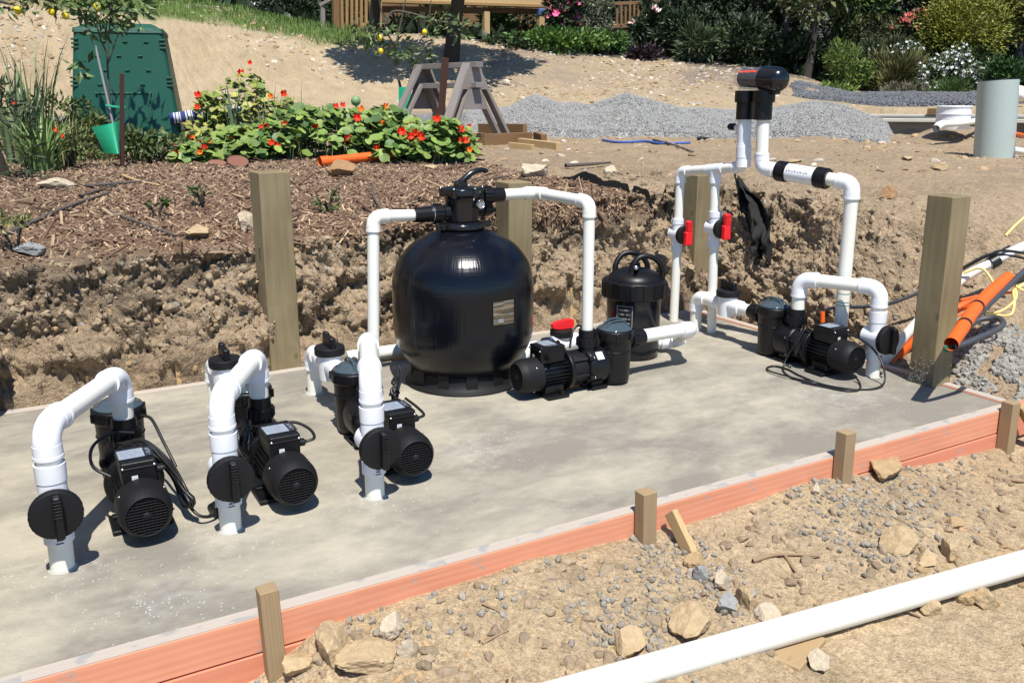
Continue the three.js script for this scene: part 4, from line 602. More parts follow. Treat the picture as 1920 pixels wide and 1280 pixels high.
function leafMat(p, dir, s, spread = 0.8) { AX.set(dir.x + rr(-spread, spread), dir.y + rr(-spread, spread), dir.z + rr(-spread, spread)).normalize(); const q = new THREE.Quaternion().setFromUnitVectors(YUP, AX).multiply(qx.clone().setFromAxisAngle(YUP, rnd() * 6.283)); return new THREE.Matrix4().compose(p, q, V(s, s, s)); }
function shade(c1, c2, v = 0.25) { const t = rnd(), k = 1 + rr(-v, v); return col(mix(c1[0], c2[0], t) * k, mix(c1[1], c2[1], t) * k, mix(c1[2], c2[2], t) * k); }
function crownInto(root, c, r, o) { // leaves in clumps through an uneven ellipsoid, centre c relative to root
  const K = o.clumps ?? 24, list = [], cl = [];
  for (let i = 0; i < K; i++) { const d = V(rr(-1, 1), rr(-1, 1), rr(-1, 1)); if (d.lengthSq() > 1) { i--; continue; } d.normalize(); const k = 0.35 + 0.6 * Math.pow(rnd(), 0.6); cl.push([V(c.x + d.x * r.x * k, c.y + d.y * r.y * k, c.z + d.z * r.z * k), rr(0.22, 0.42), d.clone()]); }
  for (let i = 0; i < o.n; i++) { const [q, s, d] = cl[rnd() * K | 0]; const e = V(rr(-1, 1), rr(-1, 1), rr(-1, 1)); if (e.lengthSq() > 1) { i--; continue; } const p = V(q.x + e.x * r.x * s, q.y + e.y * r.y * s, q.z + e.z * r.z * s); if (p.y < (o.floor ?? -9)) { continue; } list.push([leafMat(p, V(e.x * 0.8 + d.x * 0.5, e.y * 0.8 + d.y * 0.5 + (o.up ?? 0.25), e.z * 0.8 + d.z * 0.5), o.size * rr(0.6, 1.3), o.spread ?? 0.8), shade(o.c1, o.c2)]); }
  instances(o.name ?? 'foliage', o.geo ?? LEAF, leafM, list, root);
  return cl;
}
const blob5 = (() => { const g = []; for (let i = 0; i < 5; i++) { const q = leafGeo(0.75, 0.18).clone(); q.rotateX(1.0); q.rotateY(i * 1.2566); g.push(q); } return merge(g); })();
function bloomInto(root, cl, r, n, size, c1, c2, name = 'blossom', topOnly = 0) {
  const list = []; for (let i = 0; i < n; i++) { const [q, s, d] = cl[rnd() * cl.length | 0]; if (topOnly && d.y < topOnly - 0.6 && rnd() < 0.8) continue; const e = V(rr(-1, 1), rr(-0.2, 1), rr(-1, 1)).normalize(); const p = V(q.x + e.x * r.x * s, q.y + e.y * r.y * s * 1.05, q.z + e.z * r.z * s); list.push([leafMat(p, V(e.x, e.y + 0.6, e.z + 0.5), size * rr(0.7, 1.2), 0.4), shade(c1, c2, 0.12)]); }
  instances(name, blob5, petalM, list, root);
}
// a bush standing on the ground, centre given as a point, radii in metres
function bush(name, label, cat, c, rx, ry, o, group) {
  const y0 = o.base ?? H(c[0], c[2]); const t = thing(name, label, cat, [c[0], y0, c[2]], 0, group); const r = V(rx, ry, o.rz ?? rx * 0.8);
  const cl = crownInto(t, V(0, c[1] - y0, 0), r, { n: 2200, size: 0.1, c1: DARK1, c2: DARK2, floor: -0.1, ...o });
  const st = []; for (let i = 0; i < (o.stems ?? 4); i++) { const q = cl[i % cl.length][0]; st.push(taper([[rr(-0.1, 0.1) * rx, -0.1, rr(-0.1, 0.1)], [q.x * 0.4, q.y * 0.45, q.z * 0.4], [q.x, q.y, q.z]], o.stemR ?? 0.03, 0.008, 8, 5)); } stuff(part('stems', st, o.bark ?? M.darkBark, t));
  for (const b of o.bloom ?? []) bloomInto(t, cl, r, ...b);
  return t;
}
const DARK1 = [0.014, 0.026, 0.008], DARK2 = [0.035, 0.058, 0.016], MID1 = [0.035, 0.065, 0.015], MID2 = [0.075, 0.12, 0.028], LIME1 = [0.10, 0.16, 0.025], LIME2 = [0.20, 0.27, 0.045], OLIVE1 = [0.07, 0.075, 0.022], OLIVE2 = [0.13, 0.125, 0.04], GREY1 = [0.09, 0.115, 0.06], GREY2 = [0.20, 0.23, 0.13];
const WHITE = [0.8, 0.8, 0.76], CREAM = [0.72, 0.70, 0.60];
// tussock of strap leaves or grass
function tuft(name, label, cat, p, n, h, w, c1, c2, o = {}) {
  const t = thing(name, label, cat, p, 0, o.group); const list = [];
  for (let i = 0; i < n; i++) { const a = rnd() * 6.283, b = rr(0.1, o.flop ?? 0.9), L = h * rr(0.6, 1.1); const pts = []; const rad = o.rad ?? 0.05; const bx = Math.cos(a) * rad * rnd(), bz = Math.sin(a) * rad * rnd(); for (let k = 0; k <= 4; k++) { const s = k / 4; pts.push(V(bx + Math.cos(a) * L * b * s * s * 0.9, L * (s - 0.35 * b * s * s * s), bz + Math.sin(a) * L * b * s * s * 0.9)); } const side = V(-Math.sin(a + rr(-0.6, 0.6)), 0, Math.cos(a)).normalize(); const pos = []; for (let k = 0; k < 4; k++) { const w0 = w * (1 - (k / 4) ** 2) * 0.5, w1 = w * (1 - ((k + 1) / 4) ** 2) * 0.5; const A = pts[k].clone().addScaledVector(side, w0), B = pts[k].clone().addScaledVector(side, -w0), C = pts[k + 1].clone().addScaledVector(side, w1), D2 = pts[k + 1].clone().addScaledVector(side, -w1); for (const v of [A, B, C, C, B, D2]) pos.push(v.x, v.y, v.z); } const g = new THREE.BufferGeometry(); g.setAttribute('position', new THREE.BufferAttribute(new Float32Array(pos), 3)); g.computeVertexNormals(); const cc = shade(c1, c2); const ca = new Float32Array(pos.length); for (let k = 0; k < pos.length; k += 3) { ca[k] = cc.r; ca[k + 1] = cc.g; ca[k + 2] = cc.b; } g.setAttribute('color', new THREE.BufferAttribute(ca, 3)); list.push(g); }
  const m = new THREE.Mesh(mergeGeometries(list), tuftM); m.name = 'leaves'; m.castShadow = m.receiveShadow = true; t.add(stuff(m)); return t;
}
const tuftM = std({ vertexColors: true, roughness: 0.6, side: THREE.DoubleSide });
function flowerGeo() { const g = []; for (let i = 0; i < 5; i++) { const q = BROAD.clone(); q.rotateX(0.75); q.rotateY(i * 1.2566); g.push(q); } g.push(cyl([0, -0.5, 0.1], [0, 0.1, 0], 0.05, 0.16, 7)); return merge(g); }
const FLOWER = flowerGeo();
const redPetal = std({ color: col(0.80, 0.045, 0.012), roughness: 0.6, side: THREE.DoubleSide }), orangePetal = std({ color: col(0.85, 0.22, 0.02), roughness: 0.6, side: THREE.DoubleSide });
// ---- nasturtium bed
function nasturtium(label, D0, list, n, flowers, c1, c2, sizeR, heightF) { // list: [u azimuth degrees, radial D, half widths, height]
  const [x0, z0] = fromPolar(D0, list[0][0]); const y0 = groundAt(x0, z0); const t = thing('nasturtium_patch', label, 'flowers', [x0, y0, z0]); const L = [], stems = [];
  const pick = () => { const m = list[rnd() * list.length | 0]; const a = m[0] + (rnd() + rnd() - 1) * m[2], D = m[1] + (rnd() + rnd() - 1) * m[3]; const f = 1 - Math.min(1, Math.hypot((a - m[0]) / m[2], (D - m[1]) / m[3])); const [x, z] = fromPolar(D, a); return [x, groundAt(x, z), z, m[4] * Math.sqrt(clamp(f * 1.15 + 0.12))]; };
  for (let i = 0; i < n; i++) { const [x, y, z, h] = pick(); const k = Math.pow(rnd(), 0.5); const s = rr(...sizeR); const q = new THREE.Quaternion().setFromUnitVectors(YUP, V(rr(-0.7, 0.7), 1, rr(-0.2, 1.1)).normalize()).multiply(qx.clone().setFromAxisAngle(YUP, rnd() * 6.28)); L.push([new THREE.Matrix4().compose(V(x - x0, y - y0 + h * k + 0.01, z - z0), q, V(s, s, s)), shade(c1, c2)]); if (i % 5 === 0) stems.push(cyl([x - x0 + rr(-0.03, 0.03), y - y0 - 0.02, z - z0 + rr(-0.03, 0.03)], [x - x0, y - y0 + h * k, z - z0], 0.0025, 0.002, 4, true)); }
  instances('leaves', roundLeaf, leafM, L, t); stuff(part('stems', stems, std({ color: col(0.16, 0.22, 0.07), roughness: 0.7 }), t));
  for (let i = 0; i < flowers; i++) { const [x, y, z, h] = pick(); const f = new THREE.Mesh(FLOWER, rnd() < 0.78 ? redPetal : orangePetal); f.name = 'flower'; f.castShadow = true; const s = rr(0.030, 0.055); f.position.set(x - x0, y - y0 + h * rr(0.5, 1.08) + 0.035, z - z0); f.quaternion.setFromUnitVectors(YUP, V(rr(-0.6, 0.4), rr(0.2, 0.8), 1).normalize()); f.scale.setScalar(s); t.add(f); }
  return t;
}
nasturtium('low bed of round nasturtium leaves with red orange flowers before the trestles', 6.6, [[17.5, 6.85, 5.5, 0.5, 0.36], [21.5, 6.7, 3.5, 0.45, 0.34], [13, 6.8, 3.2, 0.45, 0.22], [25.2, 6.35, 2.3, 0.35, 0.28], [10.5, 6.75, 2, 0.35, 0.14], [23, 6.4, 2.5, 0.35, 0.22]], 4000, 92, [0.04, 0.10, 0.016], [0.23, 0.31, 0.06], [0.017, 0.046], 1);
nasturtium('taller yellowing nasturtium clump just right of the green bin', 7.5, [[13.2, 7.6, 2.6, 0.4, 0.58], [11.2, 7.5, 1.6, 0.3, 0.42], [15.6, 7.5, 1.8, 0.3, 0.4]], 900, 14, [0.14, 0.20, 0.04], [0.34, 0.33, 0.08], [0.02, 0.04], 1);
const at3 = (p, dy = 0) => [p[0], groundAt(p[0], p[2]) + dy, p[2]];
tuft('spear_leaf_plant', 'upright grey green spear leaves rising behind the nasturtiums', 'plant', at3([-1.860, 1.067, -3.229], 0.1), 9, 0.5, 0.03, [0.10, 0.17, 0.08], [0.18, 0.25, 0.11], { flop: 0.2 });
tuft('seeding_grass', 'thin brown seeding stalks right of the spear leaves', 'grass', at3([-1.641, 1.087, -3.074], 0.05), 26, 0.55, 0.008, [0.20, 0.16, 0.08], [0.16, 0.20, 0.07], { flop: 0.45, rad: 0.2 });
tuft('seeding_grass', 'curving seed stalks above the middle of the nasturtium bed', 'grass', at3([-1.459, 1.067, -2.921], 0.05), 14, 0.5, 0.008, [0.22, 0.19, 0.09], [0.14, 0.2, 0.06], { flop: 0.6, rad: 0.15 });
tuft('strap_leaf_tuft', 'bright green tuft of arching strap leaves by the mulch edge', 'plant', at3([-3.227, 0.868, -2.297]), 70, 0.40, 0.018, [0.09, 0.17, 0.04], [0.22, 0.32, 0.10], { flop: 1.1, rad: 0.1 });
tuft('iris_clump', 'tall blue green blades at the far left of the garden', 'plant', at3([-3.343, 0.964, -2.900]), 30, 0.8, 0.026, [0.09, 0.14, 0.06], [0.17, 0.23, 0.10], { flop: 0.35, rad: 0.22 });
tuft('iris_clump', 'slim tall blades left of the green bin', 'plant', at3([-3.211, 0.962, -3.297]), 26, 0.86, 0.018, [0.11, 0.16, 0.06], [0.18, 0.24, 0.09], { flop: 0.3, rad: 0.15 });
tuft('weedy_grass', 'tangle of yellow green weeds between the blades and the bin', 'grass', at3([-3.088, 0.944, -2.992]), 240, 0.36, 0.010, [0.13, 0.15, 0.04], [0.24, 0.23, 0.09], { flop: 1.0, rad: 0.5 });
tuft('weedy_grass', 'low weeds at the foot of the green bin', 'grass', at3([-2.584, 0.945, -2.948]), 120, 0.13, 0.012, [0.07, 0.12, 0.03], [0.16, 0.2, 0.06], { flop: 1.2, rad: 0.4 });
bush('leafy_weed', 'loose leafy green growth behind the tall blades at the far left', 'plant', [-3.190, 1.055, -3.396], 0.42, 0.2, { n: 620, size: 0.06, c1: MID1, c2: [0.17, 0.2, 0.06], clumps: 20, rz: 0.35 });
bush('leafy_weed', 'green leafy weeds between the strap leaves and the red poppies', 'plant', [-3.080, 0.925, -2.591], 0.22, 0.1, { n: 300, size: 0.045, c1: MID1, c2: [0.15, 0.19, 0.05], clumps: 12, rz: 0.25 });
bush('dark_narrow_shrub', 'dark shrub at the left edge of the mulch beside the strap leaves', 'shrub', [-3.395, 1.018, -2.000], 0.27, 0.34, { n: 700, size: 0.07, c1: [0.018, 0.034, 0.012], c2: [0.05, 0.08, 0.026], clumps: 14, geo: NARROW });  // narrow leaves in darker greens than the plants around
bush('leafy_weed', 'patch of mixed low weeds in front of the green bin', 'plant', [-2.551, 0.950, -2.793], 0.34, 0.08, { n: 500, size: 0.05, c1: MID1, c2: [0.13, 0.17, 0.05], clumps: 18, geo: BROAD, rz: 0.3 });
bush('leafy_weed', 'wispy green weed left of the dark red garden stake', 'plant', [-2.988, 0.990, -3.187], 0.3, 0.13, { n: 380, size: 0.05, c1: MID1, c2: [0.16, 0.18, 0.05], clumps: 14, rz: 0.3 });
bush('seedling', 'small green weed growing in the mulch left of the tall post', 'seedling', [-2.581, 0.775, -0.774], 0.06, 0.03, { n: 60, size: 0.03, c1: MID1, c2: MID2, clumps: 6, stems: 2, stemR: 0.003 });
bush('seedling', 'small green weed in the mulch nearest the bank edge', 'seedling', [-2.818, 0.735, -0.659], 0.05, 0.03, { n: 50, size: 0.03, c1: MID1, c2: MID2, clumps: 5, stems: 2, stemR: 0.003 });
bush('seedling', 'leafy weed in the mulch right of the tall left post', 'seedling', [-2.025, 0.712, -0.480], 0.06, 0.05, { n: 70, size: 0.03, c1: MID1, c2: MID2, clumps: 6, stems: 2, stemR: 0.003 });
bush('seedling', 'pale green weed at the left of the mulch above the bank', 'seedling', [-3.432, 0.711, -0.350], 0.09, 0.04, { n: 90, size: 0.035, c1: [0.14, 0.15, 0.05], c2: [0.22, 0.22, 0.08], clumps: 7, stems: 2, stemR: 0.003 });
// poppies
const poppy = (label, p, s) => { const t = thing('poppy', label, 'flower', at3(p)); const h = p[1] - t.position.y; part('stem', tube([[0.03, 0, -0.02], [0.01, h * 0.6, 0], [0, h, 0]], 0.003, 8, 5), std({ color: col(0.12, 0.18, 0.06), roughness: 0.7 }), t); const f = new THREE.Mesh(FLOWER, redPetal); f.name = 'petals'; f.position.set(0, h, 0); f.quaternion.setFromUnitVectors(YUP, V(rr(-0.4, 0.4), 0.5, 1).normalize()); f.scale.setScalar(s); f.castShadow = true; t.add(f); };
poppy('red poppy highest of the row left of the green plastic guard', [-3.122, 1.027, -2.593], 0.034); poppy('red poppy second down in the row left of the green guard', [-3.100, 0.995, -2.542], 0.034); poppy('small red poppy lowest of the row left of the green guard', [-3.066, 0.919, -2.490], 0.026); poppy('dark red poppy in front of the green plastic guard', [-2.852, 0.966, -2.524], 0.034); poppy('orange red poppy among the tall blades at the far left', [-3.335, 1.200, -2.800], 0.028);
// ---- fruit trees
const lemonM = phys({ color: col(0.86, 0.62, 0.03), roughness: 0.45 });
const lemonG = lathe([[0, -0.036], [0.007, -0.033], [0.022, -0.022], [0.028, 0], [0.023, 0.020], [0.009, 0.031], [0, 0.034]], 16);
function branchTree(name, label, p, limbs, leaves, lemons, leafN, r0) { // limbs: lists of absolute points
  const t = thing(name, label, 'tree', p); const rel = q => [q[0] - p[0], q[1] - p[1], q[2] - p[2]];
  limbs.forEach((l, i) => part(i ? 'branch' : 'trunk', taper(l.map(rel), i ? r0 * 0.55 : r0, i ? 0.004 : r0 * 0.55, 18, 7), M.bark, t));
  const L = []; for (const [c, r, n] of leaves) for (let i = 0; i < n; i++) { const e = V(rr(-1, 1), rr(-1, 1), rr(-1, 1)); if (e.lengthSq() > 1) { i--; continue; } const q = rel(c); L.push([leafMat(V(q[0] + e.x * r, q[1] + e.y * r * 0.7, q[2] + e.z * r), V(e.x, e.y * 0.4 - 0.1, e.z + 0.3), leafN * rr(0.7, 1.25), 0.7), shade([0.045, 0.085, 0.02], [0.15, 0.20, 0.07])]); }
  instances('leaves', LEAF, leafM, L, t);
  for (const q of lemons) { const m = new THREE.Mesh(lemonG, lemonM); m.name = 'lemon'; m.scale.setScalar(0.85); m.position.set(...rel(q)); m.rotation.set(rr(-0.4, 0.4), 0, rr(-0.4, 0.4)); m.castShadow = true; t.add(m); }
  return t;
}
branchTree('lemon_tree', 'young lemon tree with bare stem before the green bin', at3([-2.769, 0.945, -3.069]), [[at3([-2.762, 0.945, -3.068]), [-2.732, 1.318, -3.065], [-2.721, 1.540, -3.064]], [[-2.721, 1.533, -3.064], [-2.759, 1.656, -3.068], [-2.763, 1.848, -3.068]], [[-2.721, 1.533, -3.064], [-2.687, 1.711, -3.061], [-2.640, 1.957, -3.055]], [[-2.730, 1.444, -3.065], [-2.627, 1.691, -3.004], [-2.548, 1.816, -2.994]]], [[[-2.672, 1.868, -3.059], 0.26, 130], [[-2.791, 1.840, -3.071], 0.14, 40], [[-2.550, 1.799, -2.994], 0.13, 32], [[-2.717, 1.745, -3.064], 0.14, 40], [[-2.850, 1.896, -3.076], 0.18, 40], [[-2.897, 1.441, -3.080], 0.07, 14], [[-2.842, 1.654, -3.076], 0.05, 5]], [[-2.760, 1.832, -2.968]], 0.09, 0.011);
branchTree('lemon_tree', 'lemon tree with spread branches behind the trestles', at3([-0.075, 0.980, -4.127]), [[at3([-0.075, 0.980, -4.127]), [-0.089, 1.300, -4.133], [-0.125, 1.494, -4.148], [-0.123, 1.710, -4.147]], [[-0.119, 1.696, -4.145], [-0.197, 1.829, -4.177], [-0.236, 2.017, -4.192], [-0.261, 2.202, -4.202]], [[-0.123, 1.710, -4.147], [-0.082, 1.877, -4.130], [-0.030, 2.112, -4.108], [0.001, 2.252, -4.095]], [at3([-0.012, 1.028, -4.155]), [0.028, 1.496, -4.138], [0.093, 1.738, -4.109], [0.143, 1.831, -4.032], [0.186, 2.114, -4.013]], [[-0.208, 1.899, -4.181], [-0.146, 2.008, -4.156], [-0.033, 2.009, -4.109], [0.146, 1.959, -4.031], [0.414, 1.889, -3.905]], [[-0.123, 1.710, -4.147], [-0.283, 1.690, -4.104], [-0.392, 1.811, -4.145], [-0.489, 1.875, -4.181]]], [[[-0.392, 1.811, -4.145], 0.14, 46], [[-0.329, 1.689, -4.121], 0.10, 30], [[-0.103, 1.681, -4.030], 0.12, 36], [[-0.234, 1.821, -4.084], 0.08, 14], [[0.216, 1.941, -3.889], 0.13, 34], [[0.378, 1.862, -3.811], 0.13, 34], [[0.043, 1.596, -3.967], 0.12, 36], [[-0.154, 1.612, -4.105], 0.06, 10], [[0.124, 1.800, -3.931], 0.07, 14]], [[0.044, 1.816, -3.858], [-0.326, 1.647, -4.013], [-0.331, 1.763, -4.015]], 0.085, 0.018);
branchTree('lemon_tree', 'overhanging lemon branches with fruit at the top left corner', at3([-4.010, 1.007, -3.277]), [[at3([-4.010, 1.007, -3.277]), [-3.895, 1.650, -3.285], [-3.676, 1.990, -3.296]], [[-3.786, 1.820, -3.292], [-3.447, 1.887, -3.200], [-3.135, 1.896, -3.194], [-2.915, 1.837, -3.182]], [[-3.447, 1.887, -3.200], [-3.298, 1.851, -3.199], [-3.222, 1.831, -3.197]]], [[[-3.134, 1.903, -3.194], 0.2, 46], [[-2.963, 1.848, -3.185], 0.10, 16], [[-3.327, 1.867, -3.200], 0.16, 30], [[-3.673, 1.979, -3.196], 0.3, 60]], [[-3.235, 1.802, -3.148], [-3.035, 1.803, -3.139], [-2.951, 1.779, -3.134]], 0.075, 0.03);
// ---------------------------------------------------------------- things standing in the yard
{ // compost bin
  const p = [-2.504, 1.034, -3.946]; const y = groundAt(p[0], p[2]); const t = thing('compost_bin', 'dark green tapered plastic compost bin beside the lemon tree', 'compost bin', [p[0], y - 0.04, p[2]], -0.22);
  const taperBox = (w0, d0, w1, d1, h, r, y0 = 0) => { const g = new RoundedBoxGeometry(1, 1, 1, 4, r); const q = g.attributes.position; for (let i = 0; i < q.count; i++) { const k = q.getY(i) + 0.5; q.setXYZ(i, q.getX(i) * mix(w0, w1, k), y0 + k * h, q.getZ(i) * mix(d0, d1, k)); } g.computeVertexNormals(); return g; };
  part('body', taperBox(0.80, 0.74, 0.62, 0.56, 0.84, 0.06), M.binGreen, t);
  part('lid', [taperBox(0.645, 0.585, 0.63, 0.57, 0.035, 0.04, 0.80), taperBox(0.62, 0.56, 0.46, 0.40, 0.045, 0.06, 0.83), rbox(0.10, 0.02, 0.05, 0, 0.882, 0.1, 0.006, 2)], M.binGreen, t);
  const tilt = (g, yy) => { const k = yy / 0.84; g.rotateX(-0.107); g.translate(0, yy, mix(0.37, 0.28, k) + 0.001); return g; };
  part('hatch', [tilt(rbox(0.36, 0.30, 0.022, 0, 0, 0, 0.006, 2), 0.20), tilt(rbox(0.40, 0.012, 0.035, 0, 0.155, 0, 0.003, 1), 0.20), tilt(rbox(0.014, 0.31, 0.035, 0.185, 0, 0, 0.003, 1), 0.2)], M.binGreen, t);
  const clips = [0.14, 0.44, 0.72]; for (const h of clips) for (const s of [-1, 1]) part('clip', [0, 1, 2].map(i => rbox(0.05, 0.014, 0.035, s * (mix(0.40, 0.31, h / 0.84) - 0.015), h + i * 0.03 - 0.03, mix(0.37, 0.28, h / 0.84) - 0.005, 0.004, 1)), M.binGreen, t);
  const rid = []; for (let i = 0; i < 4; i++) for (let j = 0; j < 3; j++) rid.push(tilt(rbox(0.035, 0.008, 0.012, -0.16 + j * 0.15 + (i % 2) * 0.05, 0, 0.004, 0.003, 1), 0.42 + i * 0.105)); stuff(part('ridges', rid, M.binGreen, t));
}
single('garden_stake', 'dark red steel stake in front of the green bin', 'stake', bar(at3([-2.777, 0.890, -2.346], -0.05), [-2.719, 1.379, -2.360], 0.022, 0.022, 0.002), M.rust);
single('garden_rod', 'thin grey rod leaning beside the lemon stem', 'rod', cyl([-2.738, 1.046, -2.965], [-2.794, 1.582, -3.021], 0.008, 0.008, 10), std({ color: col(0.30, 0.29, 0.30), roughness: 0.6 }));
single('plant_tie', 'green tie looped between the lemon stem and the dark red stake', 'tie', [tube([[-2.772, 1.180, -2.969], [-2.721, 1.169, -2.913], [-2.686, 1.163, -2.779], [-2.668, 1.173, -2.837], [-2.721, 1.176, -2.944], [-2.767, 1.187, -3.019]], 0.006, 24, 6)], M.guard);
function guardSheet(label, a, b, c, d) { // bent plastic sheet, corners TL TR BR BL
  const n = 10, pos = []; const P = (s, t) => { const T = vv(a).lerp(vv(b), s), B = vv(d).lerp(vv(c), s); const q = T.lerp(B, t); const bow = Math.sin(s * Math.PI) * 0.09; q.x += bow * 0.2; q.z += bow; return q; };
  for (let i = 0; i < n; i++) for (let j = 0; j < 4; j++) { const q = [P(i / n, j / 4), P((i + 1) / n, j / 4), P((i + 1) / n, (j + 1) / 4), P(i / n, (j + 1) / 4)]; for (const k of [0, 3, 1, 1, 3, 2]) pos.push(q[k].x, q[k].y, q[k].z); }
  const g = new THREE.BufferGeometry(); g.setAttribute('position', new THREE.BufferAttribute(new Float32Array(pos), 3)); g.computeVertexNormals(); return single('tree_guard', label, 'tree guard', g, M.guard);
}
guardSheet('bright green plastic guard folded round the young lemon stem', [-2.917, 1.050, -2.480], [-2.747, 1.095, -2.464], [-2.775, 0.886, -2.366], [-2.860, 0.886, -2.425]);
guardSheet('green plastic guard round the trunk of the lemon tree behind the trestles', [-0.149, 1.333, -4.050], [-0.049, 1.333, -4.007], [-0.103, 0.960, -3.922], [-0.194, 0.961, -3.960]);
guardSheet('small green plastic guard between the trestle legs', [-0.034, 1.095, -3.564], [0.039, 1.094, -3.530], [0.012, 0.969, -3.487], [-0.049, 0.969, -3.515]);
single('steel_post', 'leaning dark rusty steel post standing before the trestles', 'post', [bar(at3([-0.113, 0.876, -3.270], -0.05), [-0.046, 1.565, -3.238], 0.06, 0.02, 0.003), bar(at3([-0.113, 0.876, -3.270], -0.05), [-0.046, 1.565, -3.238], 0.018, 0.05, 0.003)], M.rust);
{ // two nested trestles
  const A = [0.086, 1.541, -3.006], B = [-0.090, 1.553, -3.644]; const gy = groundAt(A[0], A[2]); const dir = V(A[0] - B[0], 0, A[2] - B[2]); const L = dir.length(); const turn = Math.atan2(-dir.z, dir.x);
  const mid = [(A[0] + B[0]) / 2, gy, (A[2] + B[2]) / 2]; const topY = A[1] - gy;
  const make = (label, h) => { const t = thing('saw_trestle', label, 'trestle', mid, turn, 'stacked timber trestles'); part('top_beam', [bar([-L / 2 - 0.06, h - 0.04, 0], [L / 2 + 0.10, h - 0.04, 0], 0.045, 0.08, 0.003)], M.grey, t);
    for (const s of [-1, 1]) { for (const q of [-1, 1]) part('leg', bar([s * (L / 2 - 0.02), h - 0.03, q * 0.035], [s * (L / 2 + 0.05), h - 0.74, q * 0.44], 0.085, 0.028, 0.003, Math.PI / 2), M.grey, t); const sh = new THREE.Shape(); sh.moveTo(-0.065, 0.13); sh.lineTo(0.065, 0.13); sh.lineTo(0.165, -0.05); sh.lineTo(-0.165, -0.05); sh.closePath(); const g = new THREE.ExtrudeGeometry(sh, { depth: 0.018, bevelEnabled: false }); g.rotateY(Math.PI / 2); g.translate(s * (L / 2 + 0.03) - 0.009, h - 0.19, 0); grainUV(g, 2); part('gusset', g, M.grey, t); }
    return t; };
  make('grey weathered timber trestle, lower one of the stacked pair', topY - 0.165); make('grey weathered timber trestle, upper one stacked on the other', topY);
}
{ // offcuts on the ground by the trestles
  const off = (label, a, b, w, h, m, dy = 0) => { const A = at3(a, dy), B = at3(b, dy); single('timber_offcut', label, 'board', bar([A[0], A[1] + h / 2, A[2]], [B[0], B[1] + h / 2, B[2]], w, h, 0.003), m, undefined, 0); };
  off('long pale board edge running behind the trestle legs', [0.136, 1.019, -4.254], [0.356, 0.920, -3.033], 0.05, 0.05, M.pale, 0.03); off('wide brown board lying flat behind the right trestle leg', [0.536, 0.979, -3.730], [0.609, 0.971, -3.005], 0.24, 0.045, M.brown, 0.02); off('brown board crossing under the trestle at the mulch edge', [0.047, 0.891, -2.745], [0.599, 0.960, -2.895], 0.14, 0.05, M.brown, 0.0); off('pale board end pointing right past the trestles', [0.419, 0.900, -2.769], [0.434, 0.849, -2.175], 0.07, 0.05, M.pale, 0.0); off('dark brown stub among the offcuts right of the trestles', [0.587, 0.923, -2.785], [0.490, 0.890, -2.494], 0.12, 0.05, M.brown, 0.02); off('split board piece lying at the foot of the right trestle leg', [0.193, 0.869, -2.552], [0.260, 0.845, -2.282], 0.06, 0.03, M.pale, 0.0);
}
{ // striped cushion roll
  const sm = tex(128, 32, (u, v, o) => { const s = u % 0.25 / 0.25; const w = (s > 0.3 && s < 0.42) || (s > 0.5 && s < 0.72) || (s > 0.8 && s < 0.88); o[0] = w ? 0.62 : 0.025; o[1] = w ? 0.62 : 0.045; o[2] = w ? 0.60 : 0.17; });
  const c = new THREE.CatmullRomCurve3([[-2.276, 1.080, -3.511], [-2.161, 1.091, -3.492], [-2.016, 1.114, -3.466], [-1.879, 1.121, -3.438], [-1.753, 1.128, -3.410]].map(q => V(...q))); const g = new THREE.TubeGeometry(c, 40, 0.043, 14); const q = g.attributes.position; for (let i = 0; i < q.count; i++) { const k = 0.008 * noise(q.getX(i) * 22, q.getY(i) * 22, q.getZ(i) * 22); q.setY(i, q.getY(i) + k); } g.computeVertexNormals(); sm.repeat.set(1.5, 1);
  single('striped_cushion', 'rolled cushion with blue and white stripes at the right of the green bin', 'cushion', g, std({ map: sm, roughness: 0.9 }));
}
single('terracotta_saucer', 'round terracotta saucer tilted at the front of the nasturtiums', 'saucer', lathe([[0, 0], [0.062, 0], [0.07, 0.016], [0.066, 0.016], [0.06, 0.006], [0, 0.006]], 28).rotateX(0.5), std({ color: col(0.20, 0.085, 0.055), roughness: 0.85 }), at3([-2.099, 0.878, -2.104], 0.03));
single('terracotta_saucer', 'broken terracotta piece left of the round saucer', 'saucer', lathe([[0, 0], [0.055, 0], [0.062, 0.014], [0.055, 0.006], [0, 0.006]], 9).rotateX(0.3), std({ color: col(0.24, 0.11, 0.07), roughness: 0.9 }), at3([-2.195, 0.887, -2.278], 0.01));
{ const a = at3([-1.635, 0.792, -1.825], 0.035), b = at3([-1.076, 0.861, -1.890], 0.045); const t = thing('drain_pipe', 'orange drain pipe lying along the front of the nasturtiums', 'pipe'); const d = vv(b).sub(vv(a)).normalize(); part('tube', [cyl(a, b, 0.031, 0.031, 22, true), cyl(vv(a).addScaledVector(d, 0.0), vv(a).addScaledVector(d, 0.06), 0.036, 0.036, 22, true)], phys({ color: col(0.82, 0.13, 0.015), roughness: 0.45, side: THREE.DoubleSide }), t); }
single('log_end', 'cut log lying among the nasturtiums left of the trestles', 'log', cyl(at3([-0.579, 1.117, -4.214], 0.05), at3([-0.182, 1.128, -4.279], 0.05), 0.05, 0.05, 14), M.bark);
{ const p = [-1.028, 1.208, -2.781], t = thing('seed_head', 'round pale green seed head standing up out of the nasturtiums', 'plant', at3(p)); const h = p[1] - t.position.y; part('stem', tube([[0.02, 0, 0], [0.01, h * 0.5, 0.01], [0, h, 0]], 0.006, 10, 6), std({ color: col(0.14, 0.2, 0.07), roughness: 0.7 }), t); part('head', new THREE.SphereGeometry(0.037, 18, 14).scale(1, 1.05, 1).translate(0, h, 0), phys({ color: col(0.20, 0.31, 0.13), roughness: 0.5 }), t); }
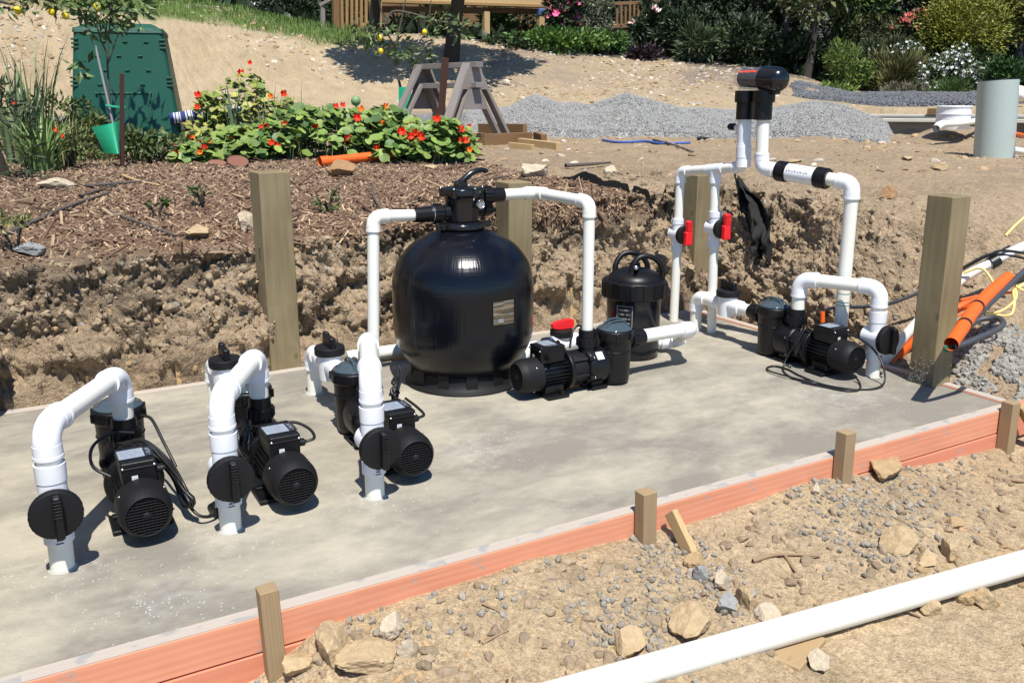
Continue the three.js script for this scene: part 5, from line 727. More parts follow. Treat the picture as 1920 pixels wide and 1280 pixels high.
// ---------------------------------------------------------------- ground sheets, rope, pipes of the right bank
function ribbon(name, label, pts, w, m, up = 0.8, raw = false) { // weed mat edge standing out of the ground
  const c = new THREE.CatmullRomCurve3(pts.map(p => V(...(raw ? p : at3(p))))); const gy = q => raw ? q.y : groundAt(q.x, q.z); const n = 50, pos = [], uv = []; const P = i => { const q = c.getPoint(i / n); const k = w * (0.7 + 0.3 * noise(i * 0.09, 3)) * Math.min(1, i / 8, (n - i) / 8 + 0.15); const lean = noise(i * 0.11, 9) * 0.025; return [[q.x, gy(q) - 0.02, q.z - (raw ? 0.05 : 0)], [q.x + lean * 0.4, gy(q) + k * up, q.z + lean + k * 0.35]]; };
  for (let i = 0; i < n; i++) { const [a, b] = P(i), [d, e] = P(i + 1); for (const v of [a, d, b, b, d, e]) { pos.push(...v); uv.push(v[0] * 3, v[1] * 3); } }
  const g = new THREE.BufferGeometry(); g.setAttribute('position', new THREE.BufferAttribute(new Float32Array(pos), 3)); g.setAttribute('uv', new THREE.BufferAttribute(new Float32Array(uv), 2)); const g2 = mergeVertices(g, 1e-4); g2.computeVertexNormals(); return single(name, label, 'weed mat', g2, m);
}
ribbon('weed_mat', 'black weed mat edge folded along the top of the mulch left of the white frame', [[-0.523, 0.756, -0.686], [-0.428, 0.749, -0.455], [-0.293, 0.745, -0.271], [-0.129, 0.748, -0.208], [0.116, 0.757, -0.238]], 0.085, M.cloth);
ribbon('weed_mat', 'black weed mat edge sticking out of the cut bank behind the feed pipe', [[-0.940, 0.607, -0.270], [-0.738, 0.580, -0.260], [-0.484, 0.573, -0.260], [-0.225, 0.563, -0.250], [0.091, 0.560, -0.220]], 0.03, M.cloth, 0.9, true);
{ // torn cloth hanging over the corner of the bank
  const n = 26, m = 30, pos = [], uv = []; const top = [V(...[0.360, 0.770, -0.039]), V(...[0.360, 0.748, 0.003])], midp = [V(...[0.300, 0.566, 0.084]), V(...[0.300, 0.563, 0.333])], bot = [V(...[0.210, 0.329, 0.293]), V(...[0.220, 0.335, 0.416])];
  const P = (s, t) => { const e = t < 0.5 ? top.map((q, i) => q.clone().lerp(midp[i], t * 2)) : midp.map((q, i) => q.clone().lerp(bot[i], (t - 0.5) * 2)); const q = e[0].lerp(e[1], s); const f = 0.03 * Math.sin(s * 11 + t * 7) + 0.05 * noise(s * 5, t * 7, 2) + 0.02 * noise(s * 14, t * 16, 6); q.x -= 0.05 + f; q.z += f * 0.6; q.y += 0.02 * noise(s * 6, t * 3, 7) * (t > 0.8 || t < 0.1 ? 2 : 1); return q; };
  for (let i = 0; i < n; i++) for (let j = 0; j < m; j++) { if (j > m - 5 && noise(i * 0.5, j * 0.4, 3) > 0.15) continue; const q = [[i, j], [i + 1, j], [i + 1, j + 1], [i, j + 1]].map(([a, b]) => P(a / n, b / m)); for (const k of [0, 3, 1, 1, 3, 2]) { pos.push(q[k].x, q[k].y, q[k].z); uv.push(q[k].z * 4, q[k].y * 4); } }
  const g = new THREE.BufferGeometry(); g.setAttribute('position', new THREE.BufferAttribute(new Float32Array(pos), 3)); g.setAttribute('uv', new THREE.BufferAttribute(new Float32Array(uv), 2)); const g2 = mergeVertices(g, 1e-4); g2.computeVertexNormals(); single('weed_mat', 'torn black weed mat hanging down the corner of the bank behind the white frame', 'weed mat', g2, M.cloth);
}
single('weed_mat', 'small black scrap of mat lying on the yard before the gravel', 'weed mat', stoneGeo(5, 2, 8, 0.3, 0.3).scale(0.10, 0.02, 0.05), M.cloth, at3([2.317, 0.864, -2.604], 0.015), 0.3);
single('water_hose', 'blue hose lying across the dirt before the gravel heap', 'hose', tube([[1130, 258], [1165, 264], [1208, 267], [1245, 271], [1295, 272]].map(([u, v], i) => at3([[1.539, 0.863, -3.143], [1.433, 0.852, -2.701], [1.566, 0.850, -2.539], [1.507, 0.842, -2.189], [1.653, 0.840, -2.015]][i], 0.012)), 0.011, 40, 7), M.blue);
{ // services coming down the right bank
  const t = thing('service_pipe', 'white service pipe laid down the right bank behind the corner post', 'pipe'); part('tube', tube([[0.060, -0.073, 1.216], [0.080, 0.010, 1.263], [0.170, 0.161, 1.316], [0.360, 0.389, 1.407], [0.500, 0.478, 1.467], [0.660, 0.547, 1.519], [0.820, 0.613, 1.578]], 0.023, 60, 16), M.pvc, t); part('tape_band', cyl([0.486, 0.469, 1.467], [0.517, 0.489, 1.480], 0.030, 0.030, 16), M.cord, t); part('tied_cable', [tube([[0.370, 0.441, 1.394], [0.470, 0.522, 1.475], [0.550, 0.529, 1.501], [0.640, 0.513, 1.548]], 0.006, 30, 6), tube([[0.370, 0.434, 1.395], [0.470, 0.512, 1.472], [0.550, 0.509, 1.503], [0.640, 0.489, 1.552]], 0.006, 30, 6)], M.cord, t);
  single('service_pipe', 'orange conduit laid beside the white service pipe behind the corner post', 'pipe', tube([[0.070, -0.079, 1.221], [0.090, -0.028, 1.265], [0.170, 0.089, 1.319], [0.260, 0.217, 1.389], [0.400, 0.316, 1.482]], 0.021, 40, 14), M.orange);
  const c = thing('orange_conduit', 'fat orange conduit ending in the air beside the corner post', 'conduit'); const pts = [[-0.310, 0.284, 1.843], [-0.140, 0.315, 1.773], [0.050, 0.355, 1.697], [0.240, 0.397, 1.640], [0.420, 0.433, 1.599]];
  part('tube', new THREE.TubeGeometry(new THREE.CatmullRomCurve3(pts.map(q => V(...q))), 40, 0.027, 20, false), phys({ color: col(0.82, 0.13, 0.015), roughness: 0.45, side: THREE.DoubleSide }), c); for (const [a, b] of [[[-0.124, 0.318, 1.766], [-0.107, 0.321, 1.759]], [[0.062, 0.357, 1.693], [0.076, 0.361, 1.688]]]) part('cable_tie', cyl(a, b, 0.029, 0.029, 20), M.cord, c); part('tape_patch', stoneGeo(9, 2, 6, 0.2, 0.4).scale(0.018, 0.018, 0.010).translate(...[-0.300, 0.262, 1.820]), std({ color: col(0.02, 0.14, 0.07), roughness: 0.8 }), c, 'green tape scrap at the open end');
  single('grey_hose', 'dark grey hose looping out beside the orange conduit', 'hose', tube([[-0.300, 0.273, 1.846], [-0.250, 0.279, 1.856], [-0.160, 0.296, 1.862], [-0.060, 0.311, 1.862], [0.000, 0.330, 1.853], [0.040, 0.336, 1.797], [0.000, 0.324, 1.753], [-0.080, 0.300, 1.753], [0.140, 0.352, 1.691], [0.340, 0.407, 1.648], [0.520, 0.477, 1.625]], 0.012, 90, 12), M.greyTube);
  single('yellow_rope', 'yellow rope curling over the orange conduit', 'rope', [tube([[0.350, 0.431, 1.430], [0.380, 0.461, 1.490], [0.380, 0.410, 1.553], [0.350, 0.353, 1.599], [0.370, 0.373, 1.574], [0.430, 0.407, 1.592], [0.450, 0.380, 1.656]], 0.006, 50, 6), tube([[0.500, 0.409, 1.646], [0.430, 0.376, 1.625], [0.410, 0.331, 1.646], [0.370, 0.280, 1.658], [0.320, 0.274, 1.579], [0.300, 0.275, 1.582]], 0.006, 40, 6), tube([[0.300, 0.276, 1.586], [0.360, 0.294, 1.625], [0.420, 0.344, 1.643], [0.450, 0.386, 1.626], [0.520, 0.419, 1.645]], 0.006, 40, 6), tube([[0.640, 0.582, 1.427], [0.720, 0.626, 1.421], [0.800, 0.678, 1.430]], 0.006, 14, 6)], M.yellow);
  single('orange_rope', 'thin orange ropes tangled beside the post', 'rope', [[1800, 575, 1880, 545], [1802, 590, 1868, 560], [1800, 602, 1855, 578], [1808, 560, 1900, 548]].map((q, i) => tube([[[0.270, 0.284, 1.477], [0.350, 0.342, 1.525], [0.440, 0.366, 1.578]], [[0.250, 0.254, 1.489], [0.330, 0.305, 1.543], [0.380, 0.332, 1.583]], [[0.240, 0.227, 1.494], [0.290, 0.267, 1.549], [0.340, 0.305, 1.582]], [[0.290, 0.320, 1.469], [0.370, 0.349, 1.537], [0.470, 0.362, 1.610]]][i], 0.006, 24, 6)), M.orange);
  single('black_cable', 'dark cable crossing the bank behind the right hand pump', 'cable', tube([[0.050, 0.133, 0.901], [0.060, 0.173, 0.898], [0.070, 0.201, 0.937], [0.100, 0.236, 1.101], [0.140, 0.265, 1.202], [0.220, 0.325, 1.294], [0.360, 0.426, 1.403]], 0.0085, 50, 8), M.greyTube);
  single('conduit_stub', 'short orange conduit stub standing behind the right hand pump', 'conduit', cyl([0.050, -0.001, 0.918], [0.050, 0.177, 0.900], 0.0115, 0.0115, 14), M.orange);
}
{ // the great white pipe in front
  const a = vv([-2.353, -0.120, 2.413]), b = vv([-0.952, -0.120, 2.573]); const d = b.clone().sub(a).normalize(); single('white_pipe', 'long white pipe lying across the dirt in the foreground', 'pipe', cyl(a.clone().addScaledVector(d, -0.9), b.clone().addScaledVector(d, 1.9), 0.0355, 0.0355, 40), M.pvc);
}
// standing drum pipe, ribbed collar and coping of the pool at the far right
{ const b = [2.569, 0.913, 0.104], y = groundAt(b[0], b[2]); const t = thing('standing_pipe', 'wide pale grey pipe standing on end at the right of the yard', 'pipe', [b[0], y - 0.05, b[2]]); const top = vv([2.553, 1.335, 0.079]).sub(vv([b[0], y - 0.05, b[2]])); part('tube', [cyl([0, 0, 0], top, 0.128, 0.128, 44, true)], phys({ color: col(0.40, 0.47, 0.44), roughness: 0.45, side: THREE.DoubleSide }), t); part('rim', new THREE.TorusGeometry(0.125, 0.004, 8, 44).applyQuaternion(new THREE.Quaternion().setFromUnitVectors(V(0, 0, 1), top.clone().normalize())).translate(top.x, top.y, top.z), M.black, t); part('side_pipe', cyl([0.12, 0.10, 0.06], [0.22, 0.08, 0.12], 0.022, 0.022, 14), M.pvc, t);
  single('orange_hose', 'thin orange pipe at the right edge beside the standing pipe', 'pipe', cyl([2.762, 0.984, 0.035], [2.330, 0.941, 0.679], 0.016, 0.016, 12), M.orange); }
{ const c = [3.895, 1.044, -1.154]; const t = thing('ribbed_collar', 'white ribbed plastic collar on the dirt mound by the pool', 'collar', [c[0], c[1] - 0.09, c[2]]); part('ring', lathe([[0.13, 0], [0.14, 0], [0.14, 0.05], [0.146, 0.055], [0.146, 0.065], [0.14, 0.07], [0.14, 0.12], [0.146, 0.125], [0.146, 0.135], [0.14, 0.14], [0.14, 0.185], [0.147, 0.19], [0.147, 0.2], [0.13, 0.2], [0.128, 0.01]], 36), M.fitting, t); part('floor', lathe([[0, 0.15], [0.13, 0.15]], 30), M.pvc, t);
  const p = thing('elbow_pipe', 'white pipe with a bend lying at the foot of the ribbed collar', 'pipe'); const q = [[4.318, 1.041, -1.059], [3.761, 1.008, -0.996], [3.609, 1.000, -1.040], [3.498, 0.971, -1.023]]; part('tube', tube(q, 0.026, 30, 12), M.pvc, p); part('bend', tube([[3.613, 1.005, -1.034], [3.565, 0.996, -1.049], [3.496, 0.967, -1.026]], 0.032, 14, 14), M.fitting, p); }
{ // far side of the pool
  const conc = std({ color: col(0.22, 0.20, 0.165), roughness: 0.95, map: dustMap, bumpMap: scuff, bumpScale: 0.004 }), cop = std({ color: col(0.66, 0.63, 0.54), roughness: 0.8, map: dustMap });
  const span = (u0, u1, D, y0, y1, th, m, name, root) => { const a = V(...fromPolar(D, u0)).set(fromPolar(D, u0)[0], 0, fromPolar(D, u0)[1]), b = V(fromPolar(D * 1.0, u1)[0], 0, fromPolar(D, u1)[1]); const L = a.distanceTo(b); const g = rbox(L, y1 - y0, th, 0, 0, 0, 0.006, 2); g.rotateY(-Math.atan2(b.z - a.z, b.x - a.x)); g.translate((a.x + b.x) / 2, (y0 + y1) / 2, (a.z + b.z) / 2); return part(name, g, m, root); };
  const w = thing('pool_wall', 'grey concrete pool wall with pale coping strips behind the dirt mound', 'wall'); span(50.2, 66, 12.0, 0.45, 0.945, 0.15, conc, 'wall_face', w); span(50.0, 66, 11.96, 0.947, 0.985, 0.24, cop, 'coping', w); span(49.6, 66, 12.45, 0.965, 1.0, 0.3, std({ color: col(0.25, 0.25, 0.24), roughness: 0.9, map: dustMap }), 'ledge', w); span(49.5, 66, 12.42, 1.002, 1.03, 0.1, cop, 'coping', w); span(48.8, 66, 13.1, 1.0, 1.075, 0.08, cop, 'coping', w);
  const q = thing('timber_plank', 'yellow plank lying along the far coping of the pool', 'board'); span(49.4, 55.5, 12.75, 1.05, 1.085, 0.10, M.pale, 'plank', q); single('timber_block', 'short timber block at the end of the yellow plank', 'block', rbox(0.22, 0.08, 0.14, 0, 0, 0, 0.004, 1), M.brown, [6.571, 1.063, -3.259], 0.5);
  single('folded_sheet', 'pinkish white bundle at the far right edge behind the standing pipe', 'bundle', stoneGeo(12, 3, 7, 0.15, 0.5).scale(0.16, 0.1, 0.14), std({ color: col(0.75, 0.66, 0.62), roughness: 0.8 }), [7.474, 1.270, -2.802]);
}
// ---------------------------------------------------------------- gravel
{
  const stoneLo = stoneGeo(3, 1, 7, 0.1, 0.4); const gm = std({ color: col(1, 1, 1), roughness: 0.95 });
  const heap = (label, ridge, D0, D1, a0, a1, Dr, c, n, size) => {
    const t = thing('gravel_heap', label, 'gravel heap'); const na = 220, nd = 60, pos = [], idx = [], colr = []; const hh = (a, D) => { const [x, z] = fromPolar(D, a); const g = yard(x, z); const top = table(a, ridge) - g; D += 0.35 * fbm(x * 1.4, z * 1.4, 21, 3) * (D < Dr ? 1 - sst(D0, Dr, D) : 0); const s = D < Dr ? sst(D0, Dr, D) : 1 - sst(Dr, D1, D); const e = sst(a0, a0 + 1, a) * (1 - sst(a1 - 0.8, a1, a)); const lump = 0.06 * fbm(x * 2, z * 2, 3, 3) + 0.07 * Math.max(0, fbm(x * 1.1, z * 1.1, 9, 2)) * s * (D < Dr ? 1 : 0.2); return [x, g - 0.05 + (Math.max(0, top) * Math.pow(s, 0.9) + lump * s + 0.07 * sst(0, 0.12, s)) * e, z]; };
    for (let i = 0; i <= na; i++) for (let j = 0; j <= nd; j++) { const p = hh(mix(a0, a1, i / na), mix(D0, D1, j / nd)); const k = 0.012 * noise(p[0] * 40, p[1] * 40, p[2] * 40); pos.push(p[0], p[1] + k, p[2]); const s = 1 + 0.3 * noise(p[0] * 25, p[1] * 25, p[2] * 25), du = clamp(fbm(p[0] * 1.5, p[1] * 3, p[2] * 1.5, 4) * 1.6); colr.push(mix(c[0], 0.38, du) * s, mix(c[1], 0.33, du) * s, mix(c[2], 0.26, du) * s); }
    for (let i = 0; i < na; i++) for (let j = 0; j < nd; j++) { const a = i * (nd + 1) + j, b = a + nd + 1; idx.push(a, b, a + 1, a + 1, b, b + 1); }
    const g = new THREE.BufferGeometry(); g.setAttribute('position', new THREE.BufferAttribute(new Float32Array(pos), 3)); g.setAttribute('color', new THREE.BufferAttribute(new Float32Array(colr), 3)); g.setIndex(idx); g.computeVertexNormals(); if (g.attributes.normal.getY(500) < 0) { idx.reverse(); g.setIndex(idx); g.computeVertexNormals(); } const m = new THREE.Mesh(g, std({ vertexColors: true, roughness: 1 })); m.name = 'mound'; m.castShadow = m.receiveShadow = true; t.add(m);
    const L = []; for (let i = 0; i < n; i++) { const a = rr(a0, a1), D = rr(D0, Dr + (D1 - Dr) * 0.4); const p = hh(a, D); if (p[1] < yard(p[0], p[2]) - 0.01) continue; const s = size * rr(0.5, 1.3), k = rr(0.75, 1.25); L.push([new THREE.Matrix4().compose(V(p[0], p[1] + 0.004, p[2]), new THREE.Quaternion().setFromEuler(new THREE.Euler(rr(0, 6), rr(0, 6), rr(0, 6))), V(s * 1.2, s * 0.7, s)), col(c[0] * k, c[1] * k, c[2] * k)]); } instances('stones', stoneLo, gm, L, t);
  };
  heap('long grey gravel heap with low humps across the middle of the yard', [[26, 1.08], [28, 1.09], [29.5, 1.14], [31, 1.225], [32.6, 1.11], [34.3, 1.09], [36.6, 1.22], [38.2, 1.15], [40, 1.05], [42, 1.06], [44, 1.085], [46, 1.13], [47.6, 1.165], [48.6, 1.13], [50, 1.03], [51.5, 0.95], [53, 0.85]], 8.7, 11.9, 25.8, 52.6, 10.3, [0.285, 0.28, 0.268], 70000, 0.0105);
  heap('darker low gravel heap beyond the pool before the flower border', [[46, 1.2], [48, 1.27], [52, 1.26], [55, 1.27], [57, 1.25], [60, 1.16], [64, 1.15]], 13.2, 15.2, 46, 66, 14.1, [0.125, 0.13, 0.14], 16000, 0.024);
}
// ---------------------------------------------------------------- rocks one can point at
const rockGeos = [1, 2, 4, 6, 7, 8, 10, 11].map(s => mottled(stoneGeo(s, 18, 12, 0.13, 0.42)));
const rockTones = { tan: stoneM(0.46, 0.34, 0.20), pale: stoneM(0.50, 0.42, 0.31), grey: stoneM(0.30, 0.30, 0.29), rust: stoneM(0.34, 0.20, 0.10), clay: stoneM(0.40, 0.28, 0.15) };
let rockN = 0;
function rock(label, p, wpx, hpx, tone, D, sink = 0.3, cat = 'rock') {
  const k = D / 1666, g = rockGeos[rockN++ % 8]; const y = groundAt(p[0], p[2]); const w = wpx * k * 0.49, h = hpx * k * 0.56; sink += 0.15;
  const m = new THREE.Mesh(g, rockTones[tone]); m.name = numbered(cat === 'rock' ? 'rock' : 'earth_clod'); m.position.set(p[0], y + h * (1 - sink) * 0.6, p[2]); m.scale.set(w, h, w * rr(0.7, 0.95)); m.rotation.set(rr(-0.15, 0.15), 0.5 + rr(-0.5, 0.5), rr(-0.2, 0.2)); m.castShadow = m.receiveShadow = true; scene.add(m); tag(m, label, cat);
}
rock('big pale rounded stone on the mulch right of the drum valve', [-0.607, 0.758, -0.797], 68, 40, 'pale', 5.2, 0.2); rock('orange brown rock beside the end of the orange pipe', [-1.649, 0.762, -1.367], 64, 40, 'rust', 5.6, 0.2); rock('flat pale stone at the left of the mulch', [-3.201, 0.755, -1.515], 66, 24, 'pale', 5.0, 0.3); rock('tan stone slab on the bank edge left of the tall post', [-2.686, 0.618, -0.360], 62, 24, 'tan', 4.4, 0.1); rock('pale stone leaning on the left side of the tall post', [-2.454, 0.676, -0.400], 55, 36, 'pale', 4.5, 0.2); rock('flat grey stone at the lip of the bank on the far left', [-3.378, 0.613, -0.340], 50, 22, 'grey', 4.4, 0.2); rock('square pale block at the start of the black weed mat', [-0.150, 0.765, -0.650], 34, 22, 'pale', 5.3, 0.1); rock('flat tan rock lying highest on the right yard', [1.601, 0.791, 0.365], 52, 18, 'tan', 5.8, 0.3); rock('thin flat stone left of the highest tan rock on the right yard', [1.896, 0.809, -0.080], 34, 10, 'tan', 6.1, 0.3); rock('thin flat stone on the yard above the check valve', [1.228, 0.801, -0.444], 30, 9, 'tan', 6.1, 0.3); rock('round brown stone in the dirt left of the corner post', [0.620, 0.727, 0.783], 34, 28, 'rust', 5.0, 0.3); rock('pale stone beside the sticks at the top of the mulch', [-1.032, 0.775, -1.392], 34, 12, 'tan', 5.8, 0.3);
rock('largest tan rock at the front board by the nearest stake', [-2.873, -0.130, 2.030], 84, 62, 'tan', 2.75, 0.35); rock('broad tan rock at the bottom edge left of the white pipe', [-2.814, -0.140, 2.107], 105, 44, 'tan', 2.65, 0.4); rock('pale lump beside the largest rock near the board', [-2.727, -0.130, 2.044], 48, 40, 'pale', 2.8, 0.35); rock('small pale stone right of the largest rock', [-2.730, -0.140, 2.124], 44, 30, 'pale', 2.7, 0.35); rock('tan rock against the foot of the nearest stake', [-2.951, -0.150, 2.020], 62, 36, 'tan', 2.65, 0.3);
rock('square tan rock just above the near end of the white pipe', [-2.210, -0.160, 2.334], 70, 48, 'tan', 2.6, 0.3); rock('big sloping tan rock beside the white pipe', [-2.030, -0.160, 2.347], 90, 56, 'tan', 2.65, 0.4); rock('rough grey lump between two tan rocks above the white pipe', [-1.880, -0.160, 2.329], 50, 48, 'grey', 2.75, 0.25); rock('angular tan rock right of the rough grey lump', [-1.814, -0.160, 2.329], 46, 52, 'tan', 2.75, 0.3); rock('narrow pale rock below the leaning wedge', [-1.830, -0.150, 2.247], 36, 38, 'pale', 2.85, 0.35); rock('tan stone at the tip of the leaning wedge', [-1.825, -0.140, 2.129], 44, 30, 'clay', 2.95, 0.35); rock('small grey lump under the tip of the wedge', [-1.865, -0.150, 2.192], 38, 36, 'grey', 2.85, 0.25); rock('upright pale chip right of the leaning wedge', [-1.789, -0.130, 2.075], 22, 30, 'pale', 3.0, 0.3); rock('pale brick shaped stone touching the upper side of the white pipe', [-1.794, -0.160, 2.390], 50, 28, 'pale', 2.7, 0.2);
rock('round tan boulder in the middle of the right dirt', [-1.194, -0.180, 2.330], 72, 42, 'tan', 3.15, 0.4); rock('low tan rock right of the round boulder', [-1.172, -0.180, 2.415], 56, 28, 'tan', 3.15, 0.35); rock('tan rock with a dark flank near the right edge', [-1.057, -0.180, 2.415], 54, 38, 'tan', 3.2, 0.3); rock('tan rock just below the white pipe at the right', [-1.346, -0.200, 2.556], 42, 32, 'tan', 3.0, 0.25); rock('brown rock touching the lower side of the white pipe', [-1.198, -0.200, 2.555], 46, 34, 'clay', 3.1, 0.25); rock('wide tan rock at the right below the white pipe', [-1.180, -0.200, 2.603], 56, 36, 'tan', 3.1, 0.3); rock('crumbling clay clod against the front boards at the right', [-0.790, -0.140, 1.966], 82, 48, 'clay', 3.6, 0.25, 'clod'); rock('small dark tan block lying in the dirt at the right', [-0.880, -0.190, 2.308], 38, 20, 'clay', 3.3, 0.2); rock('grey round stone at the bottom edge right of the pipe shadow', [-1.808, -0.200, 2.573], 44, 32, 'pale', 2.7, 0.3); rock('small upright stone in the grey rubble by the boards', [-1.204, -0.150, 2.014], 24, 26, 'pale', 3.3, 0.3);
single('plastic_scrap', 'small orange scrap lying on the yard behind the white frame', 'scrap', rbox(0.17, 0.012, 0.06, 0, 0, 0, 0.005, 1), M.orange, at3([0.511, 0.782, -0.557], 0.015), 0.5);
single('concrete_chunk', 'broken wedge of concrete under the white pipe', 'chunk', mottled(rbox(0.17, 0.07, 0.10, 0, 0, 0, 0.006, 2), 9), rockTones.clay, [[-1.810, -0.170, 2.500][0], -0.185, [-1.810, -0.170, 2.500][2]], 0.35);
// ---------------------------------------------------------------- deck, stair and shed at the back
const flat = (name, a, b, w, h, m, root) => part(name, bar(a, b, w, h, 0.004), m, root);
{
  const d = thing('timber_deck', 'raised timber deck on square posts at the top of the bank', 'deck'); const O = V(0, 0, 0); void O;
  flat('fascia_board', [2.397, 2.868, -11.215], [5.737, 2.907, -10.889], 0.05, 0.14, M.deck, d); flat('bearer', [2.501, 2.766, -11.497], [5.826, 2.840, -11.069], 0.1, 0.12, M.brown, d); flat('decking_edge', [2.352, 2.964, -11.340], [5.770, 3.010, -10.868], 0.2, 0.05, M.pale, d); flat('deck_surface', [2.778, 3.094, -12.462], [6.405, 3.134, -11.887], 2.2, 0.04, M.brown, d);
  for (const [a, b] of [[[4.474, 2.214, -11.037], [4.479, 2.770, -11.035]], [[5.536, 2.274, -10.895], [5.551, 2.804, -10.886]], [[3.347, 2.174, -11.363], [3.352, 2.748, -11.361]]]) flat('post', [a[0], a[1] - 0.3, a[2]], b, 0.11, 0.11, M.pale, d); flat('post_wrap', [5.546, 2.747, -10.877], [5.545, 2.859, -10.878], 0.125, 0.125, std({ color: col(0.12, 0.2, 0.42), roughness: 0.6 }), d); flat('end_post', [5.710, 2.859, -10.788], [5.733, 3.121, -10.773], 0.09, 0.09, M.pale, d);
  const b = thing('timber_balustrade', 'stair rail of upright timber slats at the left end of the deck', 'balustrade'); for (const u of [0]) void u; flat('newel_post', [[1.378, 2.125, -10.941][0], [1.378, 2.125, -10.941][1] - 0.2, [1.378, 2.125, -10.941][2]], [1.401, 2.777, -10.933], 0.07, 0.07, M.grey, b); flat('newel_post', [[1.508, 2.065, -10.687][0], [1.508, 2.065, -10.687][1] - 0.2, [1.508, 2.065, -10.687][2]], [1.545, 2.875, -10.674], 0.10, 0.10, M.brown, b);
  [[[1.646, 2.072, -10.745], [1.664, 2.838, -10.739]], [[1.713, 2.089, -10.722], [1.744, 2.840, -10.711]], [[1.821, 2.129, -10.790], [1.851, 2.852, -10.779]], [[1.896, 2.147, -10.763], [1.924, 2.853, -10.752]], [[2.005, 2.188, -10.829], [2.032, 2.864, -10.819]], [[2.081, 2.223, -10.801], [2.105, 2.866, -10.792]], [[2.193, 2.281, -10.866], [2.214, 2.877, -10.857]], [[2.269, 2.333, -10.836], [2.288, 2.878, -10.829]], [[2.382, 2.393, -10.900], [2.399, 2.890, -10.893]]].forEach(([p, q]) => flat('baluster', p, q, 0.045, 0.045, M.deck, b)); flat('hand_rail', [1.366, 2.727, -10.944], [1.666, 2.904, -10.738], 0.05, 0.08, M.grey, b); flat('stringer', [1.664, 2.117, -10.951], [2.194, 2.494, -10.972], 0.05, 0.2, M.deck, b); flat('tread', [1.403, 2.103, -10.827], [1.624, 2.150, -10.964], 0.26, 0.05, M.pale, b); flat('tread', [1.536, 2.217, -10.994], [1.768, 2.249, -11.126], 0.26, 0.05, M.pale, b);
  const f = thing('timber_fence', 'brown slatted fence between the shrubs right of the deck', 'fence'); flat('rail', [7.520, 3.082, -11.381], [8.541, 3.147, -11.110], 0.06, 0.07, M.brown, f); flat('rail', [7.529, 2.654, -11.375], [8.511, 2.715, -11.134], 0.08, 0.05, M.brown, f); for (const p of [[[7.635, 2.667, -11.360], [7.627, 3.075, -11.366]], [[7.704, 2.666, -11.310], [7.696, 3.074, -11.316]], [[7.803, 2.680, -11.299], [7.794, 3.088, -11.306]], [[7.871, 2.678, -11.249], [7.862, 3.087, -11.255]], [[7.969, 2.681, -11.237], [7.960, 3.090, -11.244]], [[8.067, 2.694, -11.226], [8.058, 3.104, -11.233]], [[8.135, 2.693, -11.174], [8.125, 3.103, -11.182]], [[8.234, 2.696, -11.161], [8.223, 3.107, -11.169]], [[8.332, 2.709, -11.149], [8.321, 3.120, -11.157]], [[8.399, 2.708, -11.096], [8.388, 3.119, -11.104]]]) flat('slat', p[0], p[1], 0.05, 0.03, M.brown, f); flat('base_board', [7.589, 2.569, -11.455], [8.618, 2.628, -11.177], 0.05, 0.16, M.brown, f);
  const s = thing('garden_shed', 'grey corrugated shed wall under a pale roof edge behind the trees', 'shed'); const c0 = vv([11.262, 2.818, -10.396]), c1 = vv([12.437, 2.868, -10.158]); const gd = c1.clone().sub(c0); const L = gd.length(); const wall = []; const n = 34; for (let i = 0; i < n; i++) { const y = i / n; wall.push(rbox(L, 0.022, 0.05 + (i % 2) * 0.022, 0, -0.45 + y * 0.85, 0, 0.006, 1)); } const wg = merge(wall); wg.rotateY(-Math.atan2(gd.z, gd.x)); wg.translate((c0.x + c1.x) / 2, (c0.y + c1.y) / 2, (c0.z + c1.z) / 2); stuff(part('corrugated_wall', wg, std({ color: col(0.16, 0.18, 0.21), roughness: 0.6 }), s)); flat('roof_edge', [11.168, 3.043, -10.061], [12.033, 2.846, -9.096], 0.3, 0.10, std({ color: col(0.42, 0.40, 0.36), roughness: 0.8 }), s);
}
// ---------------------------------------------------------------- planting along the top of the bank
const PX = (px, D) => px * D / 1666;
const B = (name, label, c, D, w, h, o) => bush(name, label, o.cat ?? 'shrub', c, PX(w, D), PX(h, D), { size: 0.11, ...o });
B('dark_shrub', 'dark shrub at the head of the lawn, leftmost of those along the top edge', [-0.456, 3.097, -13.853], 18, 75, 30, { n: 1500 });
B('dark_shrub', 'dark shrub above the lawn between the leftmost shrub and the white blossom', [0.349, 3.032, -13.699], 18, 60, 36, { n: 1700, c2: MID1 });
B('white_flowered_shrub', 'dark bush sprinkled with white blossom left of the stair rail', [1.011, 2.819, -13.027], 17.5, 50, 38, { n: 1700, bloom: [[150, 0.06, WHITE, [0.6, 0.62, 0.7]]] });
B('dark_shrub', 'deep green shrub against the left side of the stair rail', [1.535, 2.694, -12.568], 17.2, 45, 50, { n: 1700 });
B('dark_shrub', 'dark leaves crowding behind the stair slats', [2.663, 2.874, -13.037], 18, 70, 60, { n: 1800 });
B('fern_plant', 'drooping green fern fronds under the deck', [4.970, 2.577, -11.452], 17.5, 28, 20, { n: 420, geo: NARROW, size: 0.26, c1: MID1, c2: MID2, cat: 'fern' });
B('dark_shrub', 'shaded shrub filling the gap beneath the deck', [5.730, 2.622, -12.288], 18.6, 85, 40, { n: 2400 });
B('dark_shrub', 'shaded shrub behind the leaning trunk below the deck', [3.984, 2.516, -12.062], 17.6, 90, 50, { n: 2400 });
B('ivy_bank', 'bright glossy ivy spilling over the bank edge before the deck posts', [4.869, 2.151, -9.309], 15.6, 105, 22, { n: 3600, size: 0.085, geo: BROAD, c1: [0.04, 0.095, 0.012], c2: [0.11, 0.21, 0.03], clumps: 50, rz: 0.7, cat: 'ivy' });
